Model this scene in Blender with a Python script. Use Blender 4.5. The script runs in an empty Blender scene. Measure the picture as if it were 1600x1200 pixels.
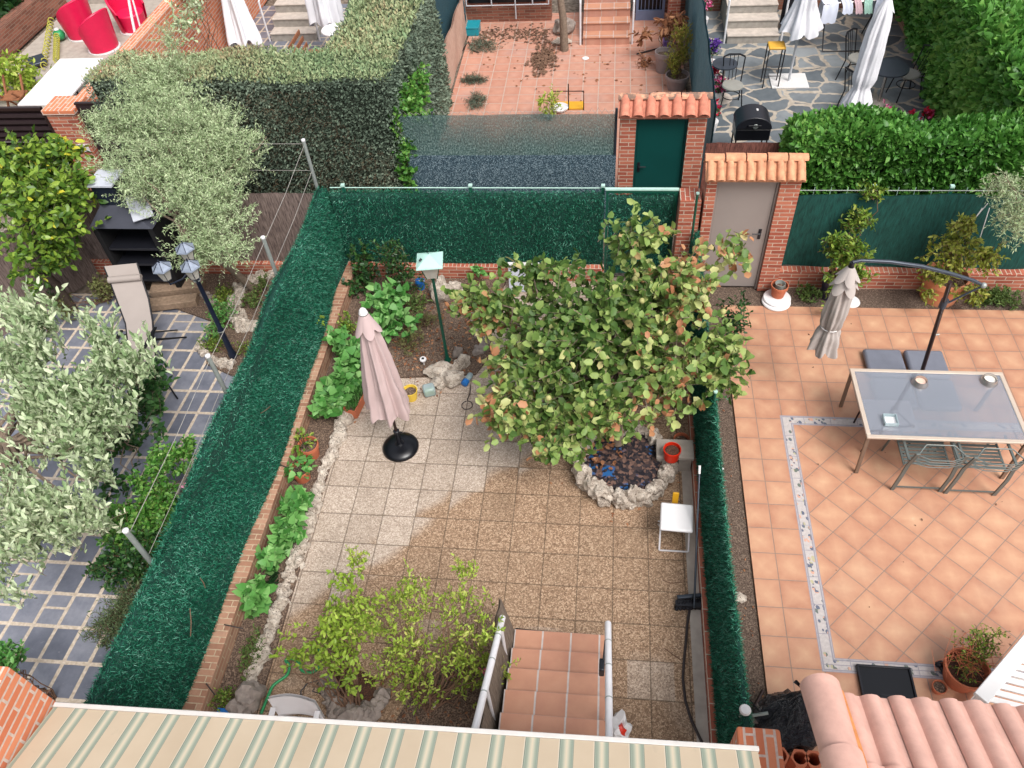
import bpy, math, random
import numpy as np
from mathutils import Matrix, Vector, noise
R_ = math.radians
sc = bpy.context.scene
COL = sc.collection

# ------------------------------------------------------------------ camera
F_PX = 1229.2                                  # focal length in pixels of a 1600 px wide frame
CAM = Vector((2.987, -6.579, 8.143))
CR = Matrix.Rotation(0.16654, 3, 'Z') @ Matrix.Rotation(0.72995, 3, 'X') @ Matrix.Rotation(-0.09521, 3, 'Z')
cd = bpy.data.cameras.new('camera'); cd.sensor_width = 36; cd.lens = F_PX / 1600 * 36; cd.clip_end = 500; cd.clip_start = 0.05
cam = bpy.data.objects.new('camera', cd); COL.objects.link(cam)
cam.matrix_world = Matrix.Translation(CAM) @ CR.to_4x4(); sc.camera = cam

def G(x, y, z=0.0):
    """world point at height z that the photograph shows at (x, y)"""
    d = CR @ Vector((x - 800, 600 - y, -F_PX)); t = (z - CAM.z) / d.z
    return CAM + d * t

# ------------------------------------------------------------------ light
SUN_EL, SUN_AZ = 56, 138          # azimuth clockwise from +Y
w = bpy.data.worlds.new('World'); sc.world = w; w.use_nodes = True
nt = w.node_tree; bg = nt.nodes['Background']
sky = nt.nodes.new('ShaderNodeTexSky'); sky.sky_type = 'NISHITA'; sky.sun_disc = False
sky.sun_elevation = R_(SUN_EL); sky.sun_rotation = R_(SUN_AZ); sky.air_density = 1.0; sky.dust_density = 4.0; sky.ozone_density = 0.6
hs = nt.nodes.new('ShaderNodeHueSaturation'); hs.inputs['Saturation'].default_value = 0.30
nt.links.new(sky.outputs[0], hs.inputs['Color']); nt.links.new(hs.outputs[0], bg.inputs[0]); bg.inputs[1].default_value = 0.135
sd = bpy.data.lights.new('sun', 'SUN'); sd.energy = 1.75; sd.angle = R_(28); sd.color = (1, .96, .93)
so = bpy.data.objects.new('sun', sd); COL.objects.link(so)
a = R_(SUN_AZ); e = R_(SUN_EL)
so.rotation_euler = Vector((math.sin(a) * math.cos(e), math.cos(a) * math.cos(e), math.sin(e))).to_track_quat('Z', 'Y').to_euler()
vs = sc.view_settings; vs.view_transform = 'Standard'; vs.look = 'None'; vs.gamma = 1; vs.exposure = 0.68

# ------------------------------------------------------------------ objects
WL = {}                                       # world matrix of every parent we make
def tag(o, label=None, cat=None, group=None, kind=None):
    if label: o['label'] = label
    if cat: o['category'] = cat
    if group: o['group'] = group
    if kind: o['kind'] = kind
    return o
def thing(name, label, cat, loc=(0, 0, 0), group=None, rz=0):
    o = bpy.data.objects.new(name, None); COL.objects.link(o); o.empty_display_size = .1
    o.location = loc; o.rotation_euler = (0, 0, rz)
    WL[o] = Matrix.Translation(Vector(loc)) @ Matrix.Rotation(rz, 4, 'Z')
    return tag(o, label, cat, group)
def kids(o): return [c for c in bpy.data.objects if c.parent == o]
def copy_tree(o, parent=None, loc=None, rz=None, label=None, drz=0):
    c = o.copy(); COL.objects.link(c); c.parent = parent
    if parent is None:
        if loc is not None: c.location = loc
        if rz is not None: c.rotation_euler = (0, 0, rz)
        if label: c['label'] = label
    for k in kids(o): copy_tree(k, c)
    return c
def link(name, me, mat, parent=None, smooth=True, sharp=38, bevel=0):
    o = bpy.data.objects.new(name, me); COL.objects.link(o)
    if mat is not None: me.materials.append(mat)
    if smooth:
        me.shade_smooth()
        if sharp: me.set_sharp_from_angle(angle=R_(sharp))
    if parent is not None:
        o.parent = parent
        if parent in WL:
            me.transform(WL[parent].inverted()); WL[o] = WL[parent]
    else: WL[o] = Matrix.Identity(4)
    if bevel:
        b = o.modifiers.new('bevel', 'BEVEL'); b.width = bevel; b.segments = 2; b.limit_method = 'ANGLE'; b.angle_limit = R_(40)
    return o

class MB:
    """collects shapes into one mesh (world coordinates)"""
    def __init__(s): s.v = []; s.f = []
    def add(s, vs, fs):
        n = len(s.v); s.v += [tuple(v) for v in vs]; s.f += [tuple(i + n for i in f) for f in fs]; return s
    def box(s, x0, x1, y0, y1, z0, z1):
        return s.add([(x, y, z) for z in (z0, z1) for y in (y0, y1) for x in (x0, x1)],
                     [(0, 2, 3, 1), (4, 5, 7, 6), (0, 1, 5, 4), (1, 3, 7, 5), (3, 2, 6, 7), (2, 0, 4, 6)])
    def obox(s, c, sx, sy, sz, M=None):
        M = M or Matrix.Identity(3); c = Vector(c)
        return s.add([c + M @ Vector((x * sx / 2, y * sy / 2, z * sz / 2)) for z in (-1, 1) for y in (-1, 1) for x in (-1, 1)],
                     [(0, 2, 3, 1), (4, 5, 7, 6), (0, 1, 5, 4), (1, 3, 7, 5), (3, 2, 6, 7), (2, 0, 4, 6)])
    def bar(s, a, b, w, h, up=(0, 0, 1)):
        a = Vector(a); b = Vector(b); d = (b - a); L = d.length; d.normalize(); up = Vector(up)
        if abs(d.dot(up)) > .98: up = Vector((0, 1, 0))
        x = d.cross(up).normalized(); u = x.cross(d)
        return s.obox((a + b) / 2, w, L, h, Matrix((x, d, u)).transposed())
    def tube(s, pts, r, n=8, cap=True, closed=False):
        pts = [Vector(p) for p in pts]; m = len(pts); rs = r if hasattr(r, '__len__') else [r] * m
        ref = None; vs = []
        for i, p in enumerate(pts):
            if closed: t = pts[(i + 1) % m] - pts[i - 1]
            else: t = pts[min(i + 1, m - 1)] - pts[max(i - 1, 0)]
            t.normalize()
            if ref is None: ref = t.orthogonal().normalized()
            ref = (ref - t * ref.dot(t)).normalized(); b = t.cross(ref)
            vs += [p + (ref * math.cos(2 * math.pi * k / n) + b * math.sin(2 * math.pi * k / n)) * rs[i] for k in range(n)]
        fs = []
        for i in range(m if closed else m - 1):
            j = (i + 1) % m
            for k in range(n):
                l = (k + 1) % n; fs.append((i * n + k, i * n + l, j * n + l, j * n + k))
        if cap and not closed: fs += [tuple(range(n))[::-1], tuple((m - 1) * n + k for k in range(n))]
        return s.add(vs, fs)
    def lathe(s, prof, c=(0, 0, 0), n=24, M=None, closed=False):
        c = Vector(c); M = M or Matrix.Identity(3)
        vs = [c + M @ Vector((r * math.cos(2 * math.pi * k / n), r * math.sin(2 * math.pi * k / n), z)) for r, z in prof for k in range(n)]
        m = len(prof); fs = []
        for i in range(m - 1):
            for k in range(n):
                l = (k + 1) % n; fs.append((i * n + k, i * n + l, (i + 1) * n + l, (i + 1) * n + k))
        if not closed: fs += [tuple(range(n))[::-1], tuple((m - 1) * n + k for k in range(n))]
        return s.add(vs, fs)
    def prism(s, poly, z0, z1):
        n = len(poly)
        return s.add([(x, y, z0) for x, y in poly] + [(x, y, z1) for x, y in poly],
                     [tuple(range(n))[::-1], tuple(range(n, 2 * n))] + [(i, (i + 1) % n, n + (i + 1) % n, n + i) for i in range(n)])
    def grid(s, fn, nu, nv, closed_u=False):
        vs = [fn(i / (nu if closed_u else nu - 1), j / (nv - 1)) for j in range(nv) for i in range(nu)]
        fs = []
        for j in range(nv - 1):
            for i in range(nu if closed_u else nu - 1):
                k = (i + 1) % nu; fs.append((j * nu + i, j * nu + k, (j + 1) * nu + k, (j + 1) * nu + i))
        return s.add(vs, fs)
    def rock(s, c, rx, ry, rz, seed=0, rough=.28, sub=2, ang=0):
        vs, fs = ICO[sub]; c = Vector(c); M = Matrix.Rotation(ang, 3, 'Z'); out = []
        o = Vector((seed * 7.3, seed * 3.1, seed * 1.7))
        for v in vs:
            k = 1 + rough * noise.noise(v * 1.3 + o) * 1.6 + rough * .6 * noise.noise(v * 3.7 + o)
            # facet it a little
            out.append(c + M @ Vector((v.x * rx * k, v.y * ry * k, v.z * rz * k)))
        return s.add(out, fs)
    def build(s, name, mat, parent=None, smooth=True, sharp=38, bevel=0):
        me = bpy.data.meshes.new(name); me.from_pydata(s.v, [], s.f); me.update()
        return link(name, me, mat, parent, smooth, sharp, bevel)
def _ico(sub):
    import bmesh
    b = bmesh.new(); bmesh.ops.create_icosphere(b, subdivisions=sub, radius=1)
    r = ([v.co.copy() for v in b.verts], [tuple(v.index for v in f.verts) for f in b.faces]); b.free(); return r
ICO = {1: _ico(1), 2: _ico(2), 3: _ico(3), 4: _ico(4)}

def npmesh(name, V, F, rnd, mat, parent=None, smooth=True):
    """V (n,3), F (m,3|4) index array, rnd (n,) -> object; fast"""
    me = bpy.data.meshes.new(name); k = F.shape[1]
    me.vertices.add(len(V)); me.vertices.foreach_set('co', np.ascontiguousarray(V, dtype=np.float32).ravel())
    me.loops.add(F.size); me.loops.foreach_set('vertex_index', np.ascontiguousarray(F, dtype=np.int32).ravel())
    me.polygons.add(len(F)); me.polygons.foreach_set('loop_start', np.arange(0, F.size, k, dtype=np.int32))
    try: me.polygons.foreach_set('loop_total', np.full(len(F), k, dtype=np.int32))
    except Exception: pass
    me.update(calc_edges=True)
    at = me.attributes.new('rnd', 'FLOAT', 'POINT'); at.data.foreach_set('value', np.ascontiguousarray(rnd, dtype=np.float32))
    return link(name, me, mat, parent, smooth, 0)

RS = np.random.RandomState
def unit(a): return a / np.maximum(np.linalg.norm(a, axis=-1, keepdims=True), 1e-9)
LEAF = {
 'curl': ([(0, 0, 0), (.22, -.42, .12), (.28, 0, -.02), (.2, .44, .07), (.74, -.42, .06), (.70, 0, -.06), (.72, .44, .02), (1, .04, -.16)],
          [(0, 1, 2), (0, 2, 3), (1, 4, 5), (1, 5, 2), (2, 5, 6), (2, 6, 3), (4, 7, 5), (5, 7, 6)]),   # (along, across, lift) points and faces; across is a share of the leaf's width
 'oval': ([(0, 0, 0), (.28, -.42, .05), (.28, 0, -.03), (.28, .42, .05), (.68, -.42, .0), (.68, 0, -.06), (.68, .42, .0), (1, 0, -.16)],
          [(0, 1, 2), (0, 2, 3), (1, 4, 5), (1, 5, 2), (2, 5, 6), (2, 6, 3), (4, 7, 5), (5, 7, 6)]),
 'heart': ([(0, 0, 0), (.12, -.5, .06), (.3, 0, -.03), (.12, .5, .06), (.55, -.42, .0), (.6, 0, -.05), (.55, .42, .0), (1, 0, -.2)],
          [(0, 1, 2), (0, 2, 3), (1, 4, 5), (1, 5, 2), (2, 5, 6), (2, 6, 3), (4, 7, 5), (5, 7, 6)]),
 'lance': ([(0, 0, 0), (.5, -.5, .05), (1, 0, -.1), (.5, .5, .05)], [(0, 1, 2), (0, 2, 3)]),
 'blade': ([(0, -.5, 0), (0, .5, 0), (1, 0, 0)], [(0, 1, 2)]),
}
def leafmesh(name, P, D, U, L, W, rnd, shape, mat, parent=None):
    pts, fs = LEAF[shape]; D = unit(D); S = unit(np.cross(D, U)); U = np.cross(S, D)
    n = len(P); L = np.broadcast_to(L, n); W = np.broadcast_to(W, n)
    A = np.array(pts); V = (P[:, None] + D[:, None] * (A[None, :, 0:1] * L[:, None, None]) + S[:, None] * (A[None, :, 1:2] * W[:, None, None]) + U[:, None] * (A[None, :, 2:3] * L[:, None, None])).reshape(-1, 3)
    F = (np.arange(n)[:, None, None] * len(pts) + np.array(fs)[None]).reshape(-1, 3)
    return npmesh(name, V, F, np.repeat(rnd, len(pts)), mat, parent, smooth=shape in ('oval', 'heart', 'curl'))

def lowfreq(P, s, seed):
    """cheap smooth noise on (n,3) points, about -1..1"""
    r = RS(seed); o = np.zeros(len(P))
    for k in range(6):
        d = unit(r.normal(size=3)) * s * (0.6 + r.rand() * 1.2); o += np.sin(P @ d + r.rand() * 6.28)
    return o / 3.0

def crown(ells, n, twig, per, seed, up=.25, droop=0, gap=.5, gs=3.0, shell=2.2, tip=0):
    """twigs through the volume of ellipsoids; returns leaf bases, leaf dirs, twig start and end"""
    r = RS(seed); wts = np.array([e[6] if len(e) > 6 else e[3] * e[4] * e[5] for e in ells], float); wts /= wts.sum()
    idx = r.choice(len(ells), n * 2, p=wts); E = np.array([e[:6] for e in ells], float)[idx]
    d = unit(r.normal(size=(n * 2, 3))); q = r.rand(n * 2) ** (1 / shell)
    q *= 1 + .22 * lowfreq(d * 2.2 + E[:, :3], 2.0, seed + 5)
    C = E[:, :3] + d * E[:, 3:] * q[:, None]
    keep = lowfreq(C, gs, seed + 9) > -1 + gap
    if keep.sum() < n * .5: keep[:] = True
    C = C[keep][:n]; d = d[keep][:n]; m = len(C)
    T = unit(d * .8 + r.normal(size=(m, 3)) * .6 + np.array([0, 0, up])); tl = twig * (.6 + r.rand(m) * .8)
    A = C - T * tl[:, None] * .6; B = C + T * tl[:, None] * .4; B[:, 2] -= droop * tl
    t = np.tile((np.arange(per) + .6) / per, m); t = t * (1 - tip) + tip; P = np.repeat(A, per, 0) + (np.repeat(B - A, per, 0)) * t[:, None]
    TT = np.repeat(T, per, 0)
    D = unit(TT * (.55 + tip * .5) + unit(r.normal(size=(m * per, 3))) * .9 + np.array([0, 0, up * .4 - droop]))
    return P, D, A, B
def twigs(A, B, r0, name, mat, parent):
    n = len(A); T = unit(B - A); X = unit(np.cross(T, RS(1).normal(size=(n, 3)))); Y = np.cross(T, X)
    ring = [np.cos(2 * np.pi * k / 3) * X + np.sin(2 * np.pi * k / 3) * Y for k in range(3)]
    V = np.stack([A + q * r0 for q in ring] + [B + q * r0 * .35 for q in ring], 1).reshape(-1, 3)
    f = np.array([(0, 1, 4, 3), (1, 2, 5, 4), (2, 0, 3, 5)]); F = (np.arange(n)[:, None, None] * 6 + f[None]).reshape(-1, 4)
    return V, F
def limb(a, b, seed, n=6, wob=.08):
    a = Vector(a); b = Vector(b); r = random.Random(seed); L = (b - a).length
    return [a.lerp(b, i / n) + (Vector((r.uniform(-1, 1), r.uniform(-1, 1), r.uniform(-.5, .8))) * wob * L * (0 if i in (0, n) else 1)) for i in range(n + 1)]
def plant(root, name_leaf, ells, n, twig, per, L, W, shape, mat, seed, bark=None, base=None, stems=0, sr=.008, trunk=None, trunk_r=.04, limbs=6, rnd=None, upn=.9, wood='branch', **kw):
    P, D, A, B = crown(ells, n, twig, per, seed, **kw); r = RS(seed + 1); m = len(P)
    U = unit(r.normal(size=(m, 3)) * .7 + np.array([0, 0, upn])); Ls = L * (.65 + .6 * r.rand(m))
    rn = r.rand(m) if rnd is None else rnd(P, r)
    lf = leafmesh(name_leaf, P, D, U, Ls, Ls * W, rn, shape, mat, root)
    if bark is not None:
        mb = MB(); rr = random.Random(seed)
        if trunk: 
            tp = [Vector(q) for q in trunk]; m_ = len(tp)
            MB_t = MB().tube(tp, [trunk_r * (1.25 - .55 * i / (m_ - 1)) for i in range(m_)], 10); MB_t.build('trunk', bark, root)
            top = tp[-1]
        else: top = Vector(base) if base is not None else None
        for i in range(limbs):
            j = rr.randrange(len(A)); e = Vector(A[j])
            if trunk: st = tp[-1].lerp(tp[-2], rr.random() * .7); r0 = trunk_r * .55
            else: st = top + Vector((rr.uniform(-1, 1), rr.uniform(-1, 1), 0)) * .05; r0 = sr * 1.6
            pts = limb(st, e, seed + i); mb.tube(pts, [r0 * (1 - .8 * k / (len(pts) - 1)) for k in range(len(pts))], 6)
        V, F = twigs(A, B, sr * .45, '', None, None)
        mb.add([tuple(v) for v in V], [tuple(int(i) for i in f) for f in F])
        mb.build(wood, bark, root)
    return lf
# ------------------------------------------------------------------ materials
def srgb(h):
    h = h.lstrip('#'); c = [int(h[i:i + 2], 16) / 255 for i in (0, 2, 4)]
    return tuple(x / 12.92 if x <= .04045 else ((x + .055) / 1.055) ** 2.4 for x in c)
class E:
    """little expression language over shader math nodes"""
    def __init__(s, t, k): s.t = t; s.k = k
    def op(s, o, *a, clamp=False):
        n = s.t.nodes.new('ShaderNodeMath'); n.operation = o; n.use_clamp = clamp
        for i, q in enumerate((s,) + a):
            if isinstance(q, E): s.t.links.new(q.k, n.inputs[i])
            else: n.inputs[i].default_value = q
        return E(s.t, n.outputs[0])
    def __add__(s, o): return s.op('ADD', o)
    __radd__ = __add__
    def __sub__(s, o): return s.op('SUBTRACT', o)
    def __rsub__(s, o): return s.op('MULTIPLY', -1.0).op('ADD', o)
    def __mul__(s, o): return s.op('MULTIPLY', o)
    __rmul__ = __mul__
    def __truediv__(s, o): return s.op('DIVIDE', o)
    def lt(s, o): return s.op('LESS_THAN', o)
    def gt(s, o): return s.op('GREATER_THAN', o)
    def fr(s): return s.op('FRACT')
    def fl(s): return s.op('FLOOR')
    def ab(s): return s.op('ABSOLUTE')
    def mn(s, o): return s.op('MINIMUM', o)
    def mx(s, o): return s.op('MAXIMUM', o)
    def sm(s, a, b):
        n = s.t.nodes.new('ShaderNodeMapRange'); n.interpolation_type = 'SMOOTHSTEP'; s.t.links.new(s.k, n.inputs[0])
        n.inputs[1].default_value = a; n.inputs[2].default_value = b; return E(s.t, n.outputs[0])
class Mat:
    def __init__(s, name, rough=.7, metal=0, spec=.4):
        s.m = bpy.data.materials.new(name); s.m.use_nodes = True; s.t = s.m.node_tree; s.p = s.t.nodes['Principled BSDF']
        s.p.inputs['Roughness'].default_value = rough; s.p.inputs['Metallic'].default_value = metal; s.p.inputs['Specular IOR Level'].default_value = spec
        s._pos = None
    def n(s, ty, **k):
        x = s.t.nodes.new(ty)
        for a, b in k.items(): setattr(x, a, b)
        return x
    def pos(s):
        if s._pos is None:
            g = s.n('ShaderNodeNewGeometry'); s._pos = g.outputs['Position']; s._nor = g.outputs['Normal']
        return s._pos
    def xyz(s, sock=None):
        x = s.n('ShaderNodeSeparateXYZ'); s.t.links.new(sock or s.pos(), x.inputs[0]); return [E(s.t, o) for o in x.outputs]
    def vec(s, x, y, z=0.0):
        c = s.n('ShaderNodeCombineXYZ')
        for i, q in enumerate((x, y, z)):
            if isinstance(q, E): s.t.links.new(q.k, c.inputs[i])
            else: c.inputs[i].default_value = q
        return c.outputs[0]
    def noise(s, scale, detail=3, vec=None, rough=.55, dist=0):
        x = s.n('ShaderNodeTexNoise'); x.inputs['Scale'].default_value = scale; x.inputs['Detail'].default_value = detail; x.inputs['Roughness'].default_value = rough; x.inputs['Distortion'].default_value = dist
        s.t.links.new(vec or s.pos(), x.inputs['Vector']); return E(s.t, x.outputs[0])
    def vor(s, scale, feature='F1', vec=None, out=0, rnd=1.0):
        x = s.n('ShaderNodeTexVoronoi', feature=feature); x.inputs['Scale'].default_value = scale; x.inputs['Randomness'].default_value = rnd
        s.t.links.new(vec or s.pos(), x.inputs['Vector']); return x.outputs[out] if isinstance(out, str) else E(s.t, x.outputs[out])
    def white(s, vec):
        x = s.n('ShaderNodeTexWhiteNoise', noise_dimensions='3D'); s.t.links.new(vec, x.inputs['Vector']); return E(s.t, x.outputs['Value'])
    def attr(s, name='rnd'):
        x = s.n('ShaderNodeAttribute', attribute_name=name); return E(s.t, x.outputs['Fac'])
    def ramp(s, fac, stops, interp='LINEAR'):
        x = s.n('ShaderNodeValToRGB'); x.color_ramp.interpolation = interp; el = x.color_ramp.elements
        while len(el) < len(stops): el.new(.5)
        for e, (p, c) in zip(el, stops):
            e.position = p; e.color = (*(srgb(c) if isinstance(c, str) else c), 1)
        s.t.links.new(fac.k, x.inputs[0]); return x.outputs[0]
    def col(s, c):
        x = s.n('ShaderNodeRGB'); x.outputs[0].default_value = (*(srgb(c) if isinstance(c, str) else c), 1); return x.outputs[0]
    def mix(s, fac, a, b, mode='MIX'):
        x = s.n('ShaderNodeMix', data_type='RGBA', blend_type=mode)
        for i, q in ((0, fac), (6, a), (7, b)):
            if isinstance(q, E): s.t.links.new(q.k, x.inputs[i])
            elif isinstance(q, str): x.inputs[i].default_value = (*srgb(q), 1)
            elif isinstance(q, (int, float)): x.inputs[i].default_value = q
            elif isinstance(q, tuple): x.inputs[i].default_value = (*q, 1)
            else: s.t.links.new(q, x.inputs[i])
        return x.outputs[2]
    def base(s, sock):
        if isinstance(sock, str): s.p.inputs['Base Color'].default_value = (*srgb(sock), 1)
        else: s.t.links.new(sock, s.p.inputs['Base Color'])
        return s
    def rough(s, e): s.t.links.new(e.k, s.p.inputs['Roughness']); return s
    def bump(s, h, strength=.3, dist=.01):
        b = s.n('ShaderNodeBump'); b.inputs['Strength'].default_value = strength; b.inputs['Distance'].default_value = dist
        s.t.links.new(h.k, b.inputs['Height']); s.t.links.new(b.outputs[0], s.p.inputs['Normal']); return s
    def translucent(s, colsock, amt=.3):
        out = s.t.nodes['Material Output']; tr = s.n('ShaderNodeBsdfTranslucent'); mx = s.n('ShaderNodeMixShader'); mx.inputs[0].default_value = amt
        if isinstance(colsock, str): tr.inputs[0].default_value = (*srgb(colsock), 1)
        else: s.t.links.new(colsock, tr.inputs[0])
        s.t.links.new(s.p.outputs[0], mx.inputs[1]); s.t.links.new(tr.outputs[0], mx.inputs[2]); s.t.links.new(mx.outputs[0], out.inputs[0]); return s
    def alpha(s, e):
        out = s.t.nodes['Material Output']; tr = s.n('ShaderNodeBsdfTransparent'); mx = s.n('ShaderNodeMixShader')
        s.t.links.new(e.k, mx.inputs[0]); s.t.links.new(tr.outputs[0], mx.inputs[1]); s.t.links.new(s.p.outputs[0], mx.inputs[2]); s.t.links.new(mx.outputs[0], out.inputs[0]); return s

def plain(name, c, rough=.5, metal=0, var=.12, scale=8, spec=.4, bump=0, bscale=60):
    m = Mat(name, rough, metal, spec); a = srgb(c); n = m.noise(scale, 4)
    m.base(m.ramp(n, [(.25, tuple(x * (1 - var) for x in a)), (.75, tuple(min(1, x * (1 + var)) for x in a))]))
    if bump: m.bump(m.noise(bscale, 3), bump, .003)
    return m.m
def foliage(name, stops, rough=.5, tr=.28, nvar=.3, nscale=2.2, spec=.35):
    m = Mat(name, rough, 0, spec); f = m.attr() * (1 - nvar) + m.noise(nscale, 2) * nvar
    c = m.ramp(f, stops); m.base(c); m.translucent(c, tr); return m.m

def brickmat(name, bricks, mortar, bw=.25, bh=.065, mort=.012, var=.16, weather=.15, bumpy=.5, rot=False):
    m = Mat(name, .85); x, y, z = m.xyz(); N = m.xyz(m._nor)
    top = N[2].ab().gt(.6)
    # on flat tops bricks stand on edge, across the wall
    u = (x + y) * (1 - top) + (y if rot else x) * top; v = z * (1 - top) + (x if rot else y) * top
    tex = m.n('ShaderNodeTexBrick'); tex.inputs['Scale'].default_value = 1; tex.inputs['Brick Width'].default_value = bw; tex.inputs['Row Height'].default_value = bh
    tex.inputs['Mortar Size'].default_value = mort / 2; tex.inputs['Mortar Smooth'].default_value = .15; tex.offset = .5
    bv = m.vec(u * (1 - top) + v * top + m.noise(9, 2) * .006, v * (1 - top) + u * top + m.noise(7, 2) * .006)
    m.t.links.new(bv, tex.inputs['Vector'])
    for i, c in ((1, (0, 0, 0)), (2, (1, 1, 1)), (3, (.5, .5, .5))): tex.inputs[i].default_value = (*c, 1)
    sep = m.xyz(tex.outputs['Color'])[0]; fac = E(m.t, tex.outputs['Fac'])
    c = m.ramp(sep * .7 + m.noise(25, 3) * .3, bricks)
    d = m.mix(m.noise(2.0, 4).sm(.5, .8) * weather, c, '#3a3028')
    cc = m.mix(fac, d, m.ramp(m.noise(30, 3), [(.3, tuple(q * .75 for q in srgb(mortar))), (.7, mortar)]))
    m.base(cc); m.bump((1 - fac) + m.noise(60, 3) * .3, bumpy, .006); return m.m

RED = [(0, '#8f4a38'), (.5, '#a8584a'), (1, '#b87058')]
M = {}
M['brick'] = brickmat('red_brick', [(0, '#8a4636'), (.45, '#a55a46'), (1, '#c07a60')], '#c9b8a4')
M['brick_dark'] = brickmat('dark_brick', [(0, '#5f3a30'), (.5, '#7d4c3c'), (1, '#94604e')], '#8a7b6c')
M['brick_top'] = brickmat('worn_brick', [(0, '#7f5c4a'), (.5, '#9c735c'), (1, '#b18e76')], '#bda68a', bw=.24, bh=.07, rot=True, weather=.5)
M['brick_orange'] = brickmat('orange_brick', [(0, '#bf6a4a'), (.5, '#cc7a56'), (1, '#d88c68')], '#d2bcae', bw=.29, bh=.074, mort=.02, weather=.0, bumpy=.3)

# exposed aggregate slabs of 40 cm, dry and pale up the left, still damp and brown towards the right
def slabs():
    m = Mat('aggregate_slab', .85); x, y, z = m.xyz()
    wob = (m.noise(6, 2) - .5) * .008
    u = (x / .4 + wob).fr(); v = (y / .4 + wob).fr()
    ed = (u.mn(1 - u)).mn(v.mn(1 - v)); joint = 1 - ed.sm(.008, .026)
    cell = m.white(m.vec((x / .4).fl(), (y / .4).fl(), 1.0))
    n1 = m.vor(72, out='Color'); g = m.xyz(n1)[0]
    sp = m.noise(150, 2, rough=.8).sm(.3, .7)
    dry = m.ramp(g * .5 + sp * .5, [(0, '#6f5f52'), (.3, '#978778'), (.6, '#b5a596'), (1, '#dfd2c3')])
    wet = m.ramp(g * .5 + sp * .5, [(0, '#3c2c1e'), (.3, '#755c48'), (.6, '#9f8268'), (1, '#dcc4a8')])
    # scalloped damp front between two corners of the yard
    s = (x - 1.9) * .742 - (y + .62) * .67 + (m.noise(1.6, 3) - .5) * .4 + (cell - .5) * .55
    f = s.sm(-.10, .08)
    patch = (x - 3.6).ab().lt(.24) * (y + 3.4).ab().lt(.2)
    f = f * (1 - patch * .55) * (1 - (m.noise(.9, 3).sm(.56, .72)) * .45 * (y + 2.9).lt(0))
    c = m.mix(f, dry, wet)
    c = m.mix(cell * .22, c, '#6b5a48')
    c = m.mix(m.noise(3, 4).sm(.5, .85) * .35, c, '#5b4a38')
    c = m.mix(joint * .62, c, '#4a3c2e')
    m.base(c); m.bump(g * .25 + (1 - joint) * 1.0, .5, .006); return m.m
M['slab'] = slabs()

def clay(name, org, size, cols, mort, mw, shear=0.0, diag=None, rough=.45, bands=None, spec=.4, wv=.5):
    m = Mat(name, rough, 0, spec); x, y, z = m.xyz()
    X = (x - org[0]) / size[0]; Y = (y - org[1]) / size[1]
    def cellsof(X, Y):
        u = X.fr(); v = Y.fr(); return u, v, m.white(m.vec(X.fl(), Y.fl(), 3.0)), (u.mn(1 - u)).mn(v.mn(1 - v))
    u, v, r, ed = cellsof(X, Y)
    if diag:
        q = .7071 / size[0]; A = ((x - diag[4]) + (y - diag[5])) * q; B = ((x - diag[4]) - (y - diag[5])) * q
        u2, v2, r2, ed2 = cellsof(A, B)
        ins = x.gt(diag[0]) * x.lt(diag[1]) * y.gt(diag[2]) * y.lt(diag[3])
        r = r * (1 - ins) + r2 * ins; ed = ed * (1 - ins) + ed2 * ins
    j = 1 - ed.sm(mw * .6, mw * 1.5)
    # each tile fired darker at its rim, with a paler drifting middle
    blot = m.noise(5.5, 4, vec=m.vec(x + r * 13.0, y + r * 7.0), rough=.6)
    t = blot * .55 + ed * 1.35 * wv + (r - .5) * .15
    c = m.ramp(t, cols); c = m.mix(m.noise(1.3, 4).sm(.5, .8) * .22, c, '#9a8272'); c = m.mix(j, c, m.ramp(m.noise(18, 3), [(.3, tuple(q * .8 for q in srgb(mort))), (.7, mort)]))
    m.base(c); m.bump((1 - j) + blot * .25, .35, .004); return m, c, (x, y)
def terrace():
    x0, x1, y0, y1 = 5.335, 11.5, -3.185, .20
    m, c, (x, y) = clay('glazed_terracotta', (5.03, -3.17), (.331, .331), [(.05, '#946450'), (.22, '#ac7b62'), (.42, '#b88a6e'), (.66, '#c49b7c'), (.9, '#d6bc9e')], '#8c7a6c', .013, diag=(x0, x1, y0, y1, 5.95, -2.23), wv=.46)
    # decorative border strip: white tiles with small leaves between two grey lines
    W_ = .152
    ox = (x - x0).mn(y - y0).mn(y1 - y)         # distance inside the rectangle
    band = ox.gt(0) * ox.lt(W_)
    line = ((ox - .022).ab().lt(.008)).mx((ox - (W_ - .022)).ab().lt(.008)).mx((ox - .005).ab().lt(.005)).mx((ox - W_ + .004).ab().lt(.005))
    cut = ((x / .331).fr().lt(.025)).mx((y / .331 + .4).fr().lt(.025))
    p = m.vor(17, vec=m.vec(x + y * .31, y * .72 - x * .2), out=0); hue = m.white(m.vec((x * 20).fl(), (y * 20).fl()))
    fl = (p.lt(.36)) * (ox - .083).ab().lt(.052)
    fc = m.ramp(hue, [(0, '#3d4a63'), (.4, '#4a5a50'), (.62, '#c4947c'), (.85, '#a9a27c')], 'CONSTANT')
    b = m.mix(fl * .85, m.ramp(m.noise(30, 2), [(.3, '#aaa29f'), (.7, '#bcb4b0')]), fc); b = m.mix(line.mx(cut) * .8, b, '#84808a')
    m.base(m.mix(band, c, b)); return m.m
M['terrace'] = terrace()
mm, c_, _ = clay('pale_terracotta', (.19, 8.9), (.325, .335), [(.1, '#a8735f'), (.4, '#b78672'), (.7, '#c39984')], '#b9a294', .03, rough=.75, wv=.3)
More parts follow.
